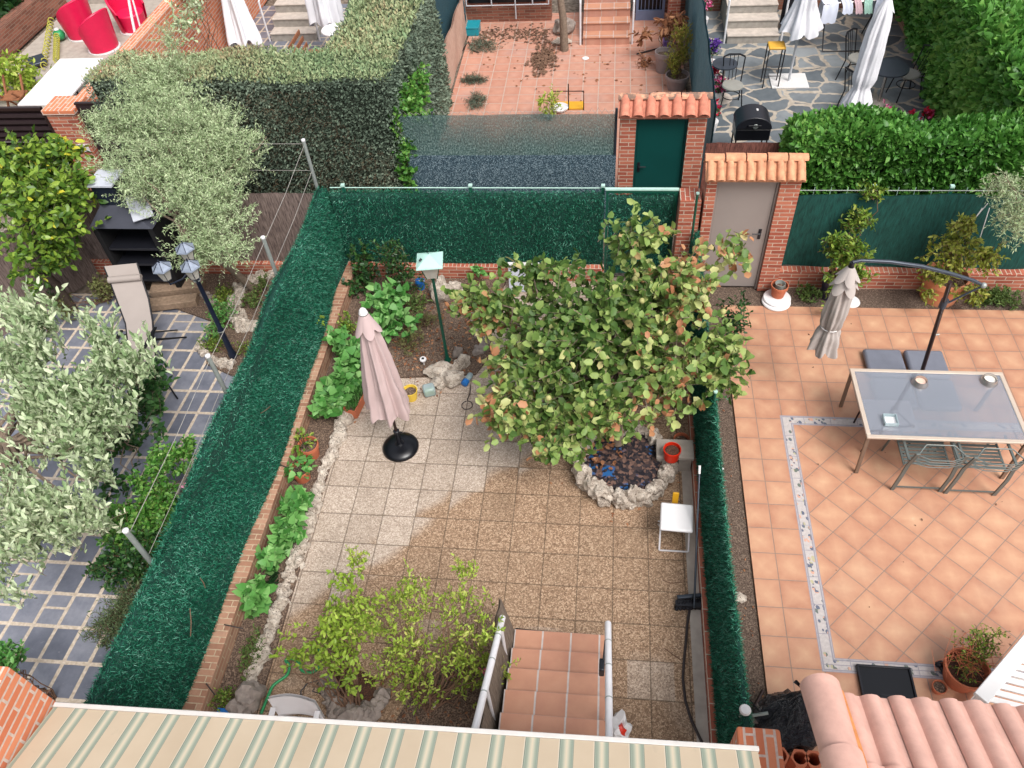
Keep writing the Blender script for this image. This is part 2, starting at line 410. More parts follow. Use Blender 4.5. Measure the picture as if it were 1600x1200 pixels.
mm.base(mm.mix(mm.noise(1.1, 4).sm(.5, .8) * .6, c_, '#a08f8c')); M['back_tile'] = mm.m
mm, c_, _ = clay('stair_terracotta', (2.165, -2.982), (.30, .27), [(.1, '#ab7862'), (.4, '#b9886e'), (.75, '#c5987e')], '#bfb6b1', .028, rough=.5, wv=.15); M['stair_tile'] = mm.m

def slate():
    m = Mat('slate_slabs', .42, 0, .5); x, y, z = m.xyz(); xs = x + .17 - y * .06
    X = xs / .297; Y = (y + .1) / .395 + (m.white(m.vec(X.fl(), 5.0)) - .5) * .0
    r = m.white(m.vec(X.fl(), Y.fl())); u = X.fr(); v = Y.fr()
    half = r.gt(.9) * ((v - .55).ab().lt(.035)); wob = (m.noise(9, 2) - .5) * .03
    ed = ((u.mn(1 - u)) * .297).mn((v.mn(1 - v)) * .395) + wob * .35
    j = (1 - ed.sm(.017, .025)).mx(half)
    c = m.ramp(m.noise(4, 5, vec=m.vec(x + r * 9, y + r * 5), rough=.65) * .7 + r * .3, [(.2, '#50535e'), (.5, '#6c6f7a'), (.8, '#8f9098')])
    c = m.mix(m.noise(14, 4, rough=.75).sm(.62, .75) * .35, c, '#a8a8ac')
    c = m.mix(j, c, m.ramp(m.noise(25, 3), [(.3, '#ab9a86'), (.7, '#cdbfae')]))
    m.base(c); m.rough(j * .4 + .4); m.bump((1 - j) + m.noise(30, 4) * .3, .3, .005); return m.m
M['slate'] = slate()
def crazy():
    m = Mat('crazy_paving', .6); x, y, z = m.xyz(); wx = m.noise(3, 2); wy = m.noise(3.3, 2)
    V = m.vec(x * 1.0 + wx * .25 , y * 1.25 + wy * .25)
    ed = m.vor(1.8, 'DISTANCE_TO_EDGE', vec=V); cc = m.xyz(m.vor(1.8, vec=V, out='Color'))[0]
    j = 1 - (ed + (m.noise(12, 2) - .5) * .05).sm(.04, .06)
    c = m.ramp(cc * .6 + m.noise(6, 4) * .4, [(.2, '#545b60'), (.5, '#6c7276'), (.8, '#8b9092')])
    c = m.mix(j, c, m.ramp(m.noise(10, 4), [(.3, '#9d9284'), (.7, '#b9ae9f')]))
    m.base(c); m.bump((1 - j) + m.noise(20, 3) * .3, .4, .008); return m.m
M['crazy'] = crazy()
def soil(name, a, b, c, sc_=30):
    m = Mat(name, .95); n = m.noise(sc_, 6, rough=.7) * .6 + m.vor(sc_ * 2.2) * .5
    m.base(m.ramp(n, [(.3, a), (.5, b), (.78, c)])); m.bump(n, .8, .02); return m.m
M['soil'] = soil('garden_soil', '#33261f', '#54443a', '#8a7563')
M['soil_light'] = soil('strip_soil', '#3a2e28', '#54453b', '#7b6a5c')
M['bark'] = soil('bark_chips', '#241a18', '#453027', '#6d4632', 45)
M['alley'] = soil('alley_gravel', '#5b5148', '#7b7065', '#a0968a', 20)
M['concrete'] = plain('concrete', '#a59c92', .85, var=.2, scale=6, bump=.4, bscale=40)
M['step_stone'] = plain('step_stone', '#9a948c', .8, var=.22, scale=9, bump=.4, bscale=30)
M['step_top'] = plain('step_tread', '#b8ada2', .8, var=.18, scale=9, bump=.3, bscale=30)
M['ground'] = soil('bare_ground', '#4b4138', '#6a5e52', '#8b7e70', 6)

def rockmat():
    m = Mat('limestone', .9); n = m.noise(10, 6, rough=.7)
    c = m.ramp(n, [(.25, '#85786c'), (.45, '#b3a698'), (.7, '#dcd2c4')])
    c = m.mix(m.vor(45).lt(.26) * m.noise(8, 2).gt(.42), c, '#5e534b'); m.base(c); m.bump(m.noise(22, 6, rough=.75), 1.0, .03); return m.m
M['rock'] = rockmat()
M['rock_dark'] = plain('weathered_rock', '#8b8078', .9, var=.35, scale=12, bump=.9, bscale=25)
M['terracotta'] = plain('terracotta_pot', '#b8694a', .75, var=.14, scale=10, bump=.15)
M['terracotta_pale'] = plain('pale_terracotta_pot', '#cc8763', .7, var=.12, scale=6, bump=.1)
M['roof_clay'] = plain('roof_clay', '#c88e6c', .85, var=.34, scale=11, bump=.3, bscale=50)
M['roof_clay_red'] = plain('red_roof_clay', '#bd7862', .85, var=.32, scale=11, bump=.3, bscale=50)
mm = Mat('mossy_ridge', .9); n_ = mm.noise(6, 5, rough=.7)
mm.base(mm.mix(n_.sm(.40, .56) * .9, mm.ramp(mm.noise(20, 3), [(.3, '#bd866a'), (.7, '#d8a284')]), '#6a5a50')); mm.bump(mm.noise(30, 3), .5, .01); M['ridge'] = mm.m
M['roof_tile'] = plain('pinkish_roof_tile', '#c89e90', .8, var=.13, scale=9, bump=.35, bscale=120)
M['roof_orange'] = plain('orange_mortar', '#c5824e', .85, var=.25, scale=25, bump=.4)
M['white'] = plain('white_paint', '#d8d6d4', .4, var=.04, scale=5)
M['white_plastic'] = plain('white_plastic', '#dcdada', .35, var=.04, scale=4)
M['white_metal'] = plain('white_enamel_tube', '#d6d4d6', .35, var=.08, scale=10)
M['galv'] = plain('galvanised_steel', '#969c98', .45, .3, var=.12, scale=14)
M['galv_green'] = plain('pale_green_cap', '#a8c9bd', .5, var=.08)
M['dark_green_metal'] = plain('dark_green_enamel', '#12503f', .4, var=.1)
M['green_steel'] = plain('green_steel_door', '#07423e', .45, var=.12, scale=2)
M['grey_steel'] = plain('grey_steel_door', '#968d88', .45, .1, var=.06, scale=2)
M['black'] = plain('black_plastic', '#1b1c22', .35, var=.1)
M['black_satin'] = plain('black_tray', '#0e0f14', .28, var=.1)
M['black_metal'] = plain('black_metal', '#17171b', .4, .2, var=.1)
M['brown_metal'] = plain('dark_brown_metal', '#2b1a18', .4, .2, var=.1)
M['navy_metal'] = plain('navy_lamp_post', '#1d2334', .35, .2, var=.15)
M['umb_arm'] = plain('slate_grey_arm', '#3d434c', .35, .4, var=.1)
M['taupe_metal'] = plain('taupe_table_leg', '#7d6a5b', .4, .3, var=.08)
M['grey_metal'] = plain('grey_green_chair_frame', '#646b68', .4, .3, var=.08)
M['frame_cream'] = plain('cream_table_frame', '#c3b3a3', .4, .2, var=.05)
M['steel'] = plain('stainless_steel', '#b8b2ae', .25, .9, var=.08)
M['base_tank'] = plain('slate_blue_plastic', '#70737e', .4, var=.08)
M['red'] = plain('red_plastic_pot', '#cf2c14', .35, var=.08)
M['magenta'] = plain('raspberry_plastic', '#cf1c4a', .35, var=.06)
M['yellow'] = plain('yellow_plastic', '#e0bd45', .4, var=.08)
M['amber'] = plain('amber_handle', '#d19b22', .4, var=.1)
M['blue'] = plain('blue_plastic', '#2369b0', .4, var=.1)
M['teal'] = plain('teal_plastic', '#1a8492', .4, var=.1)
M['purple'] = plain('purple_plastic', '#7f69b0', .4, var=.1)
M['navy_pot'] = plain('dark_violet_pot', '#332f45', .4, var=.1)
M['pot_grey'] = plain('grey_plastic_pot', '#8f8382', .5, var=.1)
M['hose_green'] = plain('green_hose', '#2c8a54', .4, var=.15, scale=20)
M['hose_dark'] = plain('dark_hose', '#332b2a', .5, var=.2)
M['rope'] = plain('wire', '#9a9690', .5, var=.1)
M['canvas_pink'] = plain('faded_pink_canvas', '#bba5a3', .85, var=.05, scale=3, bump=.2, bscale=200)
M['canvas_grey'] = plain('warm_grey_canvas', '#aca39d', .85, var=.06, scale=3, bump=.2, bscale=200)
M['canvas_white'] = plain('white_canvas', '#d3d2d6', .8, var=.04, scale=3)
M['canvas_taupe'] = plain('taupe_sling', '#9a908a', .8, var=.05, scale=4)
M['cloth_black'] = plain('black_cloth', '#14141c', .9, var=.2)
M['cloth_white'] = plain('white_cloth', '#c6cad8', .85, var=.06)
M['cloth_mint'] = plain('mint_cloth', '#a9cfbf', .85)
M['cloth_rose'] = plain('rose_cloth', '#c9aab0', .85)
M['wood'] = plain('brown_timber', '#8b5a3e', .7, var=.25, scale=14)
M['wood_pale'] = plain('weathered_timber', '#8a7562', .8, var=.3, scale=20, bump=.3)
M['wood_yellow'] = plain('varnished_seat', '#d9a53a', .45, var=.12)
M['wood_bark'] = plain('tree_bark', '#77685a', .9, var=.35, scale=30, bump=.6, bscale=50)
M['wood_bark_dark'] = plain('dark_bark', '#4c4037', .9, var=.3, scale=30, bump=.6, bscale=50)
M['twig_brown'] = plain('brown_twig', '#6d5342', .9, var=.3, scale=20)
M['gate_brown'] = plain('brown_gate_steel', '#2f2326', .45, .1, var=.15)
M['hood_grey'] = plain('charcoal_render', '#3c3e48', .6, var=.1)
M['pale_panel'] = plain('pale_grey_panel', '#b9bcc6', .5, var=.06)
M['soot'] = plain('soot_black', '#0b0b0e', .8, var=.3)
M['cushion'] = plain('grey_seat_pad', '#8b8982', .8, var=.08)
M['blue_grey'] = plain('blue_grey_paint', '#6b7894', .5, var=.08)
M['house_white'] = plain('white_frame', '#b6b8bd', .5, var=.06)
M['aqua_roof'] = plain('pale_aqua_glass_paint', '#a5cabf', .3, var=.05)
def glassy(name, tint, rough=.05, tr=.6):
    m = Mat(name, rough, 0, .5); m.base(tint); e = m.noise(3, 2) * .1 + (1 - tr); m.alpha(e); return m.m
M['lamp_glass'] = glassy('frosted_lamp_glass', '#c9c4ba', .25, .35)
M['table_glass'] = glassy('table_glass', '#b4b8c6', .04, .5)
tg_ = glassy('table_glass_reflective', '#8a8f99', .02, .45); tg_.node_tree.nodes['Principled BSDF'].inputs['IOR'].default_value = 2.6; M['table_glass'] = tg_
M['clear'] = glassy('clear_plastic', '#a8bcc0', .15, .5)
def awning():
    m = Mat('striped_awning_canvas', .8); x, y, z = m.xyz(); q = ((x + .83) / .2345 + .15).fr()
    # a broad cream field and a green-grey band with fine dark edges and a pale core
    d = (q - .8).ab(); inb = d.lt(.19)
    band = m.ramp(d * 5.26, [(0, '#dccfb6'), (.25, '#cbc6b0'), (.55, '#a6ae9c'), (.8, '#97a292'), (.97, '#a3ab9c')])
    c = m.mix(inb, m.ramp(m.noise(1.6, 5), [(.3, '#cab79d'), (.7, '#d5c4ab')]), band)
    c = m.mix((d - .20).ab().lt(.009), c, '#64776c'); c = m.mix((d - .225).ab().lt(.012) * .6, c, '#e6dccb')
    c = m.mix((m.noise(5, 5, rough=.7)).sm(.6, .8) * .18, c, '#8d8272')
    m.base(c); m.bump(m.noise(300, 2), .15, .002); m.translucent(c, .25); return m.m
M['awning'] = awning()
def reed(name, a, b, dens=140, gapk=None, horiz=False):
    m = Mat(name, .9); x, y, z = m.xyz(); u = x + y
    n = m.noise(1.0, 4, vec=m.vec(u * dens, z * 5), rough=.7); m.base(m.ramp(n, [(.3, a), (.7, b)])); m.bump(n, .8, .01)
    if gapk: m.alpha((m.noise(1.0, 3, vec=m.vec(u * dens * .6, z * 6, 3.0), rough=.7) + (z * -gapk[0]) + gapk[1]).sm(.45, .55))
    return m.m
M['reed_brown'] = reed('brown_brushwood', '#3c302e', '#94827a', 45)
M['reed_red'] = reed('red_brown_brushwood', '#41241f', '#8f5c50', 40)
M['rattan'] = reed('pale_rattan_screen', '#a07c6c', '#cdb09e', 60)
M['rattan_grey'] = reed('grey_lattice_screen', '#4e443b', '#8d7e6f', 50)
M['net_blue'] = reed('blue_green_shade_net', '#2f5a68', '#6f9aa4', 70)
M['net_dark'] = reed('dark_teal_shade_net', '#12343f', '#27505a', 60)
def netgap():
    m = Mat('worn_shade_net', .8); x, y, z = m.xyz(); u = x + y
    st = m.noise(1.0, 3, vec=m.vec(u * 50, z * 26), rough=.85); big = m.noise(1.0, 2, vec=m.vec(u * 2.2, z * 1.2, 7.0))
    m.base(m.ramp(st, [(.34, '#23403f'), (.5, '#48625f'), (.68, '#9aaca6')]))
    fade = z.sm(1.15, 2.0) * .85; m.alpha((.97 - z.sm(1.1, 1.95) * .42 + (st - .5) * .7 + (big - .5) * .3).mn(1.0).mx(.25))
    return m.m
M['net_gap'] = netgap()
M['net_green'] = reed('dark_green_net', '#062e28', '#17524a', 30)
HG = [(0, '#0a3a2a'), (.3, '#145640'), (.6, '#277559'), (.82, '#4a957c'), (1, '#98c8b6')]
M['hedge_blade'] = foliage('artificial_hedge_needles', HG, .45, .1, .25, 3.0)
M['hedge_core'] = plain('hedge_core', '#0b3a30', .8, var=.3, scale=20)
# real leaves
M['quince'] = foliage('quince_leaf', [(0, '#3b5a26'), (.2, '#587638'), (.44, '#7d964d'), (.62, '#a2b168'), (.8, '#c2bf84'), (.92, '#b98660'), (1, '#98553c')], .5, .25, .12, 1.6)
M['lemon'] = foliage('lemon_leaf', [(0, '#345420'), (.3, '#587a2c'), (.6, '#86a23e'), (.88, '#b4c65a'), (1, '#e2d034')], .35, .3, .1)
M['silver'] = foliage('silver_apple_leaf', [(0, '#4c6840'), (.2, '#7b9566'), (.42, '#a9bb90'), (.72, '#d4dfbc'), (1, '#e4e0c2')], .6, .25, .4, 1.2)
M['olive'] = foliage('olive_leaf', [(0, '#748b60'), (.35, '#a0b686'), (.7, '#c2d0a6'), (1, '#dfe6c4')], .55, .2, .4, 1.8)
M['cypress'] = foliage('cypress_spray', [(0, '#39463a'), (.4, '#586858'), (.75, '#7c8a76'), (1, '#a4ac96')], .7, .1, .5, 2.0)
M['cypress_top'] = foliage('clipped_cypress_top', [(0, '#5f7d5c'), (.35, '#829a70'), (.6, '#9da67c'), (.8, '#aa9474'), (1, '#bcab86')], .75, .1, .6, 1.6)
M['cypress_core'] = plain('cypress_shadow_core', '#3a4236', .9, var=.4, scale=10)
M['cypress_brown'] = foliage('dry_cypress_twig', [(0, '#3b2f26'), (.5, '#5b4a3a'), (1, '#7d6b52')], .8, .05)
M['ivy'] = foliage('creeper_leaf', [(0, '#234f1a'), (.35, '#40742a'), (.65, '#629642'), (.9, '#93b85c'), (1, '#b9cf74')], .4, .28, .4, 1.5)
M['ivy_core'] = plain('creeper_core', '#16260f', .9, var=.4)
M['bush_dark'] = foliage('dark_leaf', [(0, '#16301a'), (.5, '#2a4e26'), (1, '#4b7238')], .4, .2)
M['hydrangea'] = foliage('broad_green_leaf', [(0, '#34692c'), (.35, '#538f42'), (.7, '#7db163'), (1, '#a8cf88')], .45, .28, .25)
M['rose'] = foliage('yellow_green_leaf', [(0, '#64822c'), (.35, '#8fab3c'), (.7, '#b4c958'), (.93, '#cdb87a'), (1, '#a87858')], .45, .35, .3)
M['citrus'] = foliage('laurel_leaf', [(0, '#3c5c1c'), (.4, '#61822e'), (.75, '#8fa544'), (1, '#b9b860')], .4, .3)
M['ficus'] = foliage('yellowish_shrub_leaf', [(0, '#5c6a24'), (.5, '#8b9438'), (1, '#b4b45c')], .45, .3)
M['conifer'] = foliage('potted_conifer', [(0, '#5a6a20'), (.5, '#87902f'), (1, '#a68a4a')], .6, .2)
M['dry'] = foliage('dry_leaf', [(0, '#5f3a28'), (.5, '#8f5f42'), (1, '#bf8f6a')], .8, .2)
M['lavender'] = foliage('dull_herb', [(0, '#4a4230'), (.4, '#66663c'), (.8, '#7e8850'), (1, '#9a8a62')], .7, .2)
M['grass'] = foliage('weedy_grass', [(0, '#34491f'), (.5, '#567034'), (1, '#7f9450')], .6, .2)
M['rosemary'] = foliage('rosemary', [(0, '#3a4a30'), (.5, '#5c6f48'), (1, '#7f9166')], .6, .2)
M['flower_pink'] = foliage('pink_petal', [(0, '#c02c6a'), (.5, '#dc5c92'), (1, '#eeb0cc')], .6, .3, .0)
M['flower_red'] = foliage('red_petal', [(0, '#a81430'), (.6, '#d42848'), (1, '#e870a0')], .6, .3, .0)
M['flower_violet'] = foliage('violet_petal', [(0, '#3c2080'), (1, '#8a58b8')], .6, .3, .0)
M['fruit'] = plain('quince_fruit', '#a5a268', .7, var=.15, scale=12)
# ------------------------------------------------------------------ ground and paving
def sheet(name, poly, z, mat, kind='structure', th=None):
    mb = MB(); n = len(poly)
    if th: mb.prism(poly, z - th, z)
    else: mb.add([(x, y, z) for x, y in poly], [tuple(range(n))])
    return tag(mb.build(name, mat, smooth=False), kind=kind)
def rect(x0, x1, y0, y1): return [(x0, y0), (x1, y0), (x1, y1), (x0, y1)]
sheet('ground', rect(-120, 120, -120, 120), -.06, M['ground'])
sheet('slab_paving', rect(-.46, 4.15, -5.2, 2.78), 0, M['slab'], th=.05)
sheet('terrace', rect(4.76, 12, -5.0, 2.29), 0, M['terrace'], th=.055)
sheet('slate_paving', rect(-9, -1.25, -5.4, 2.3), 0, M['slate'], th=.05)
sheet('alley_path', rect(-14, 14, 2.95, 4.28), -.02, M['alley'])
sheet('back_patio', rect(-.25, 4.55, 4.5, 12.4), 0, M['back_tile'], th=.05)
sheet('stone_patio', rect(4.7, 9.3, 4.5, 12.4), 0, M['crazy'], th=.05)
sheet('dark_patio', rect(-6.6, -.5, 5.3, 13.2), 0, M['slate'], th=.05)
sheet('grey_patio', rect(-11.2, -7.1, 4.5, 15), 0, M['concrete'], th=.05)
sheet('soil_strip', rect(4.27, 4.757, -5.0, 2.72), -.03, M['soil_light'])
sheet('back_strip', rect(4.3, 12, 2.294, 2.72), -.012, M['soil_light'])
sheet('left_bed', [(-.9, -4.7), (-.42, -4.7), (-.44, .6), (.3, .66), (1.25, .75), (1.45, 1.2), (1.3, 2.0), (1.5, 2.78), (-.9, 2.78)], .03, M['soil'], th=.034)
sheet('far_left_bed', [(-3.9, 2.8), (-3.9, 2.05), (-3.0, 1.7), (-2.75, .8), (-2.2, .55), (-1.35, .6), (-1.35, 2.8)], .035, M['soil'], th=.03)
sheet('lower_left_bed', [(-2.25, -.9), (-1.35, -.9), (-1.35, -4.9), (-1.9, -4.9), (-2.1, -3.2), (-2.35, -2.2)], .02, M['soil'], th=.016)

# ------------------------------------------------------------------ walls
def wall(name, label, boxes, mat, cat='wall', group=None, **k):
    mb = MB()
    for b in boxes: mb.box(*b)
    return tag(mb.build(name, mat, smooth=False, **k), label, cat, group)
wall('brick_wall', 'low worn brick wall along the foot of the long left green hedge fence', [(-1.13, -.9, -5.0, 2.78, -.05, .27)], M['brick_top'], bevel=.008)
wall('brick_wall', 'low brick wall under the green hedge fence at the back of the slab yard', [(-1.13, 3.0, 2.784, 2.93, -.05, .26)], M['brick'], bevel=.008)
wall('brick_kerb', 'narrow brick kerb under the low green hedge fence on the right of the slab yard', [(4.153, 4.262, -5.2, 2.7, -.05, .10)], M['brick'], 'kerb', bevel=.006)
wall('cement_strip', 'pale cement strip between the aggregate slabs and the brick kerb', [(4.03, 4.149, -5.2, -.3, -.04, .012)], M['concrete'], 'cement strip')
wall('brick_wall', 'low red brick wall with upright top course behind the two terrace shrubs', [(5.59, 12, 2.72, 2.86, -.05, .30)], M['brick'], bevel=.008)
wall('brick_wall', 'low red brick wall under the brown brushwood screen of the slate yard', [(-6.5, -1.3, 2.83, 2.97, -.05, .22)], M['brick'], bevel=.008)

# ------------------------------------------------------------------ artificial hedge on a fence
def hedge_panel(name, root, p0, p1, z0, z1, thk, dens, seed, lean=0.0, wave=.03, mat=None, blade=(.044, .009)):
    """upright strip of bristles from p0 to p1; lean shifts the top along the left normal"""
    p0 = np.array(p0, float); p1 = np.array(p1, float); L = np.linalg.norm(p1 - p0); t = (p1 - p0) / L; nrm = np.array([-t[1], t[0]])
    h = thk / 2
    prof = [(-h, 0), (-h, .25), (-h * 1.15, .6), (-h, .93), (-h * .5, 1.0), (h * .5, 1.0), (h, .93), (h * 1.15, .6), (h, .25), (h, 0)]
    pr = np.array(prof)
    seg = np.linalg.norm(np.diff(pr * [1, z1 - z0], axis=0), axis=1); cum = np.concatenate([[0], np.cumsum(seg)])
    def place(u, s):
        a = np.interp(s, cum, pr[:, 0]); b = np.interp(s, cum, pr[:, 1])
        q = np.stack([u, b * 3, a * 5], -1); wv = lowfreq(q.reshape(-1, 3), 1.6, seed).reshape(u.shape) * wave
        wt = lowfreq(np.stack([u, u * 0, u * 0], -1).reshape(-1, 3), 2.6, seed + 3).reshape(u.shape) * wave * .9
        off = a + wv * np.sign(a) * 1.0 + lean * b
        return np.stack([p0[0] + t[0] * u + nrm[0] * off, p0[1] + t[1] * u + nrm[1] * off, z0 + (z1 - z0 + wt) * b], -1)
    nu = max(3, int(L / .12)); ns = 26
    uu, ss = np.meshgrid(np.linspace(0, L, nu), np.linspace(0, cum[-1], ns), indexing='ij'); V = place(uu, ss).reshape(-1, 3)
    i, j = np.meshgrid(np.arange(nu - 1), np.arange(ns - 1), indexing='ij'); k = (i * ns + j).ravel()
    F = np.stack([k, k + ns, k + ns + 1, k + 1], 1)
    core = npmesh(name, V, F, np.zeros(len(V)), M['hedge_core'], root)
    r = RS(seed); n = int(dens * L * cum[-1]); u = r.rand(n) * L; s = r.rand(n) * cum[-1]
    P = place(u, s); e = 1e-3; P2 = place(u, np.minimum(s + e, cum[-1])); P1 = place(u, np.maximum(s - e, 0))
    T = unit(P2 - P1); X = np.array([t[0], t[1], 0.]); N = unit(np.cross(X, T))
    c0 = place(np.array([L / 2]), np.array([cum[-1] * .25]))[0]; 
    # outward = away from the sheet's middle plane
    mid = np.stack([p0[0] + t[0] * u + nrm[0] * lean * .5, p0[1] + t[1] * u + nrm[1] * lean * .5, P[:, 2] * 0 + (z0 + z1) / 2 - .15], -1)
    sg = np.sign(np.sum(N * (P - mid), 1)); sg[sg == 0] = 1; N = N * sg[:, None]
    D = unit(N * .55 + r.normal(size=(n, 3)) * .6 + np.array([0, 0, .1])); Ls = blade[0] * (.6 + .8 * r.rand(n))
    rn = np.clip(r.rand(n) ** 1.4 + .12 * lowfreq(P, 5, seed + 8), 0, 1)
    leafmesh('needles', P, D, r.normal(size=(n, 3)), Ls, blade[1], rn, 'blade', mat or M['hedge_blade'], core)
    return core
f = thing('hedge_fence', 'long artificial green hedge fence between the slate yard and the slab yard', 'hedge fence', (-1.1, -.9, .27))
hedge_panel('hedge_panel', f, (-1.12, -4.95), (-1.06, 3.05), .25, 1.5, .10, 6400, 11, lean=.16, wave=.055)
f = thing('hedge_fence', 'artificial green hedge fence with three pale capped posts across the back of the slab yard', 'hedge fence', (1, 2.88, .26))
hedge_panel('hedge_panel', f, (-1.05, 2.92), (2.98, 2.92), .26, 1.55, .07, 4300, 12, wave=.012)
for px in (532, 733, 942):
    g = G(px, 303, 1.6); pb = MB().box(g.x - .022, g.x + .022, 2.93, 2.975, 0, 1.62).build('post', M['dark_green_metal'], f)
    MB().box(g.x - .027, g.x + .027, 2.925, 2.98, 1.621, 1.65).build('cap', M['galv_green'], pb)
MB().tube([(-1.05, 2.96, 1.59), (3.0, 2.96, 1.59)], .008, 6).build('rail', M['galv_green'], f)
f = thing('hedge_fence', 'low artificial green hedge fence between the slab yard and the terracotta terrace', 'hedge fence', (4.28, -.8, .1))
hedge_panel('hedge_panel', f, (4.25, -4.75), (4.225, 2.6), .08, 1.13, .05, 4600, 13, lean=-.07, wave=.02)
# garden gate of the slab yard with hedge infill
f = thing('garden_gate', 'green metal garden gate filled with artificial hedge behind the quince tree', 'gate', (3.5, 2.9, 0))
MB().box(3.0, 4.0, 2.88, 2.92, 1.56, 1.60).box(3.0, 3.04, 2.88, 2.92, .1, 1.558).box(3.96, 4.0, 2.88, 2.92, .1, 1.558).box(3.042, 3.958, 2.88, 2.92, .1, .14).build('frame', M['dark_green_metal'], f)
MB().box(2.99, 4.01, 2.875, 2.925, 1.603, 1.625).build('top_rail', M['galv_green'], f)
hedge_panel('infill', f, (3.045, 2.90), (3.955, 2.90), .15, 1.55, .05, 3500, 14, wave=.004)

# ------------------------------------------------------------------ gateways with tiled caps
def halftube(mb, a, b, r0, r1, th=.014, n=9, sag=1.0, up=(0, 0, 1)):
    """barrel tile from a to b, convex side up"""
    a = Vector(a); b = Vector(b); d = (b - a).normalized(); x = d.cross(Vector(up)).normalized(); u = x.cross(d)
    vs = []
    for p, r in ((a, r0), (b, r1)):
        for q in (r, r - th):
            for k in range(n):
                t = math.pi * k / (n - 1); vs.append(p + x * math.cos(t) * q + u * math.sin(t) * q * sag)
    fs = []
    for k in range(n - 1):
        fs += [(k, k + 1, 2 * n + k + 1, 2 * n + k), (n + k + 1, n + k, 3 * n + k, 3 * n + k + 1), (k + 1, k, n + k, n + k + 1), (2 * n + k, 2 * n + k + 1, 3 * n + k + 1, 3 * n + k)]
    fs += [(0, 2 * n, 3 * n, n), (n - 1, 2 * n - 1, 4 * n - 1, 3 * n - 1)]
    mb.add(vs, fs)
def gateway(label, x0, x1, xd0, xd1, yf, yb, H, bricks, door, roofm, ridgem, n, doorz, hx, group=None):
    f = thing('gateway', label, 'gateway', ((x0 + x1) / 2, yf, 0), group)
    MB().box(x0 + .03, xd0, yf, yb, 0, H).build('pillar', bricks, f, smooth=False, bevel=.005)
    MB().box(xd1, x1 - .03, yf, yb, 0, H).build('pillar', bricks, f, smooth=False, bevel=.005)
    MB().box(xd0 + .002, xd1 - .002, yf + .03, yb - .02, doorz + .003, H - .01).build('lintel', bricks, f, smooth=False)
    d = MB().box(xd0 + .03, xd1 - .03, yf + .07, yf + .11, .03, doorz - .03).build('door', door, f, bevel=.006)
    MB().box(xd0 + .002, xd0 + .028, yf + .05, yf + .13, .0, doorz).box(xd1 - .028, xd1 - .002, yf + .05, yf + .13, .0, doorz).box(xd0 + .03, xd1 - .03, yf + .05, yf + .13, doorz - .028, doorz).build('door_frame', door, f)
    s = 1 if hx < (xd0 + xd1) / 2 else -1
    h = MB().box(hx - .02, hx + .02, yf + .06, yf + .069, .93, 1.1); h.tube([(hx, yf + .06, 1.04), (hx, yf + .03, 1.04), (hx + s * .11, yf + .03, 1.04)], .009, 8)
    h.build('handle', M['black'], d)
    za, zb = H - .02, H + .17; ya, ym = yf - .09, (yf + yb) / 2 + .05
    R = MB(); R.add([(x0, ya + .03, za), (x1, ya + .03, za), (x1, ym, zb - .02), (x0, ym, zb - .02), (x0, ya + .03, za + .02), (x1, ya + .03, za + .02), (x1, ym, zb), (x0, ym, zb),],
          [(0, 3, 2, 1), (4, 5, 6, 7), (0, 1, 5, 4), (1, 2, 6, 5), (3, 0, 4, 7), (2, 3, 7, 6)])
    R.add([(x0, yb + .07, za), (x1, yb + .07, za), (x1, ym + .002, zb - .02), (x0, ym + .002, zb - .02), (x0, yb + .07, za + .02), (x1, yb + .07, za + .02), (x1, ym + .002, zb), (x0, ym + .002, zb)],
          [(0, 1, 2, 3), (4, 7, 6, 5), (0, 4, 5, 1), (1, 5, 6, 2), (3, 7, 4, 0)])
    p = (x1 - x0) / n
    for i in range(n):
        xc = x0 + p * (i + .5)
        halftube(R, (xc, ya, za + .025), (xc, ym, zb + .005), p * .42, p * .34)
        halftube(R, (xc, yb + .1, za + .025), (xc, ym + .01, zb + .005), p * .36, p * .30)
    R.build('tiled_cap', roofm, f)
    Q = MB(); m = max(3, n // 2 - (0 if n > 7 else 0)); q = (x1 - x0 + .06) / m
    for i in range(m): halftube(Q, (x0 - .03 + q * i + .02, ym, zb + .0), (x0 - .03 + q * (i + 1), ym, zb + .0), .075 + .008 * (i % 2), .07 + .008 * (i % 2), sag=.8)
    Q.build('ridge', ridgem, f)
    return f
gateway('brick gateway with small orange tile roof and grey steel door opening on the terrace', 4.31, 5.60, 4.475, 5.30, 2.62, 2.95, 1.98, M['brick'], M['grey_steel'], M['roof_clay'], M['roof_clay'], 10, 1.9, 5.18)
gateway('brick gateway with mossy red tile roof and dark green steel door beyond the alley', 3.15, 4.49, 3.42, 4.19, 4.30, 4.63, 1.95, M['brick'], M['green_steel'], M['roof_clay_red'], M['ridge'], 7, 1.86, 3.5)
wall('brick_post', 'short brick post beside the green garden gate at the grey door gateway', [(4.02, 4.31, 2.66, 2.95, -.05, 1.6)], M['brick'], 'post', bevel=.006)

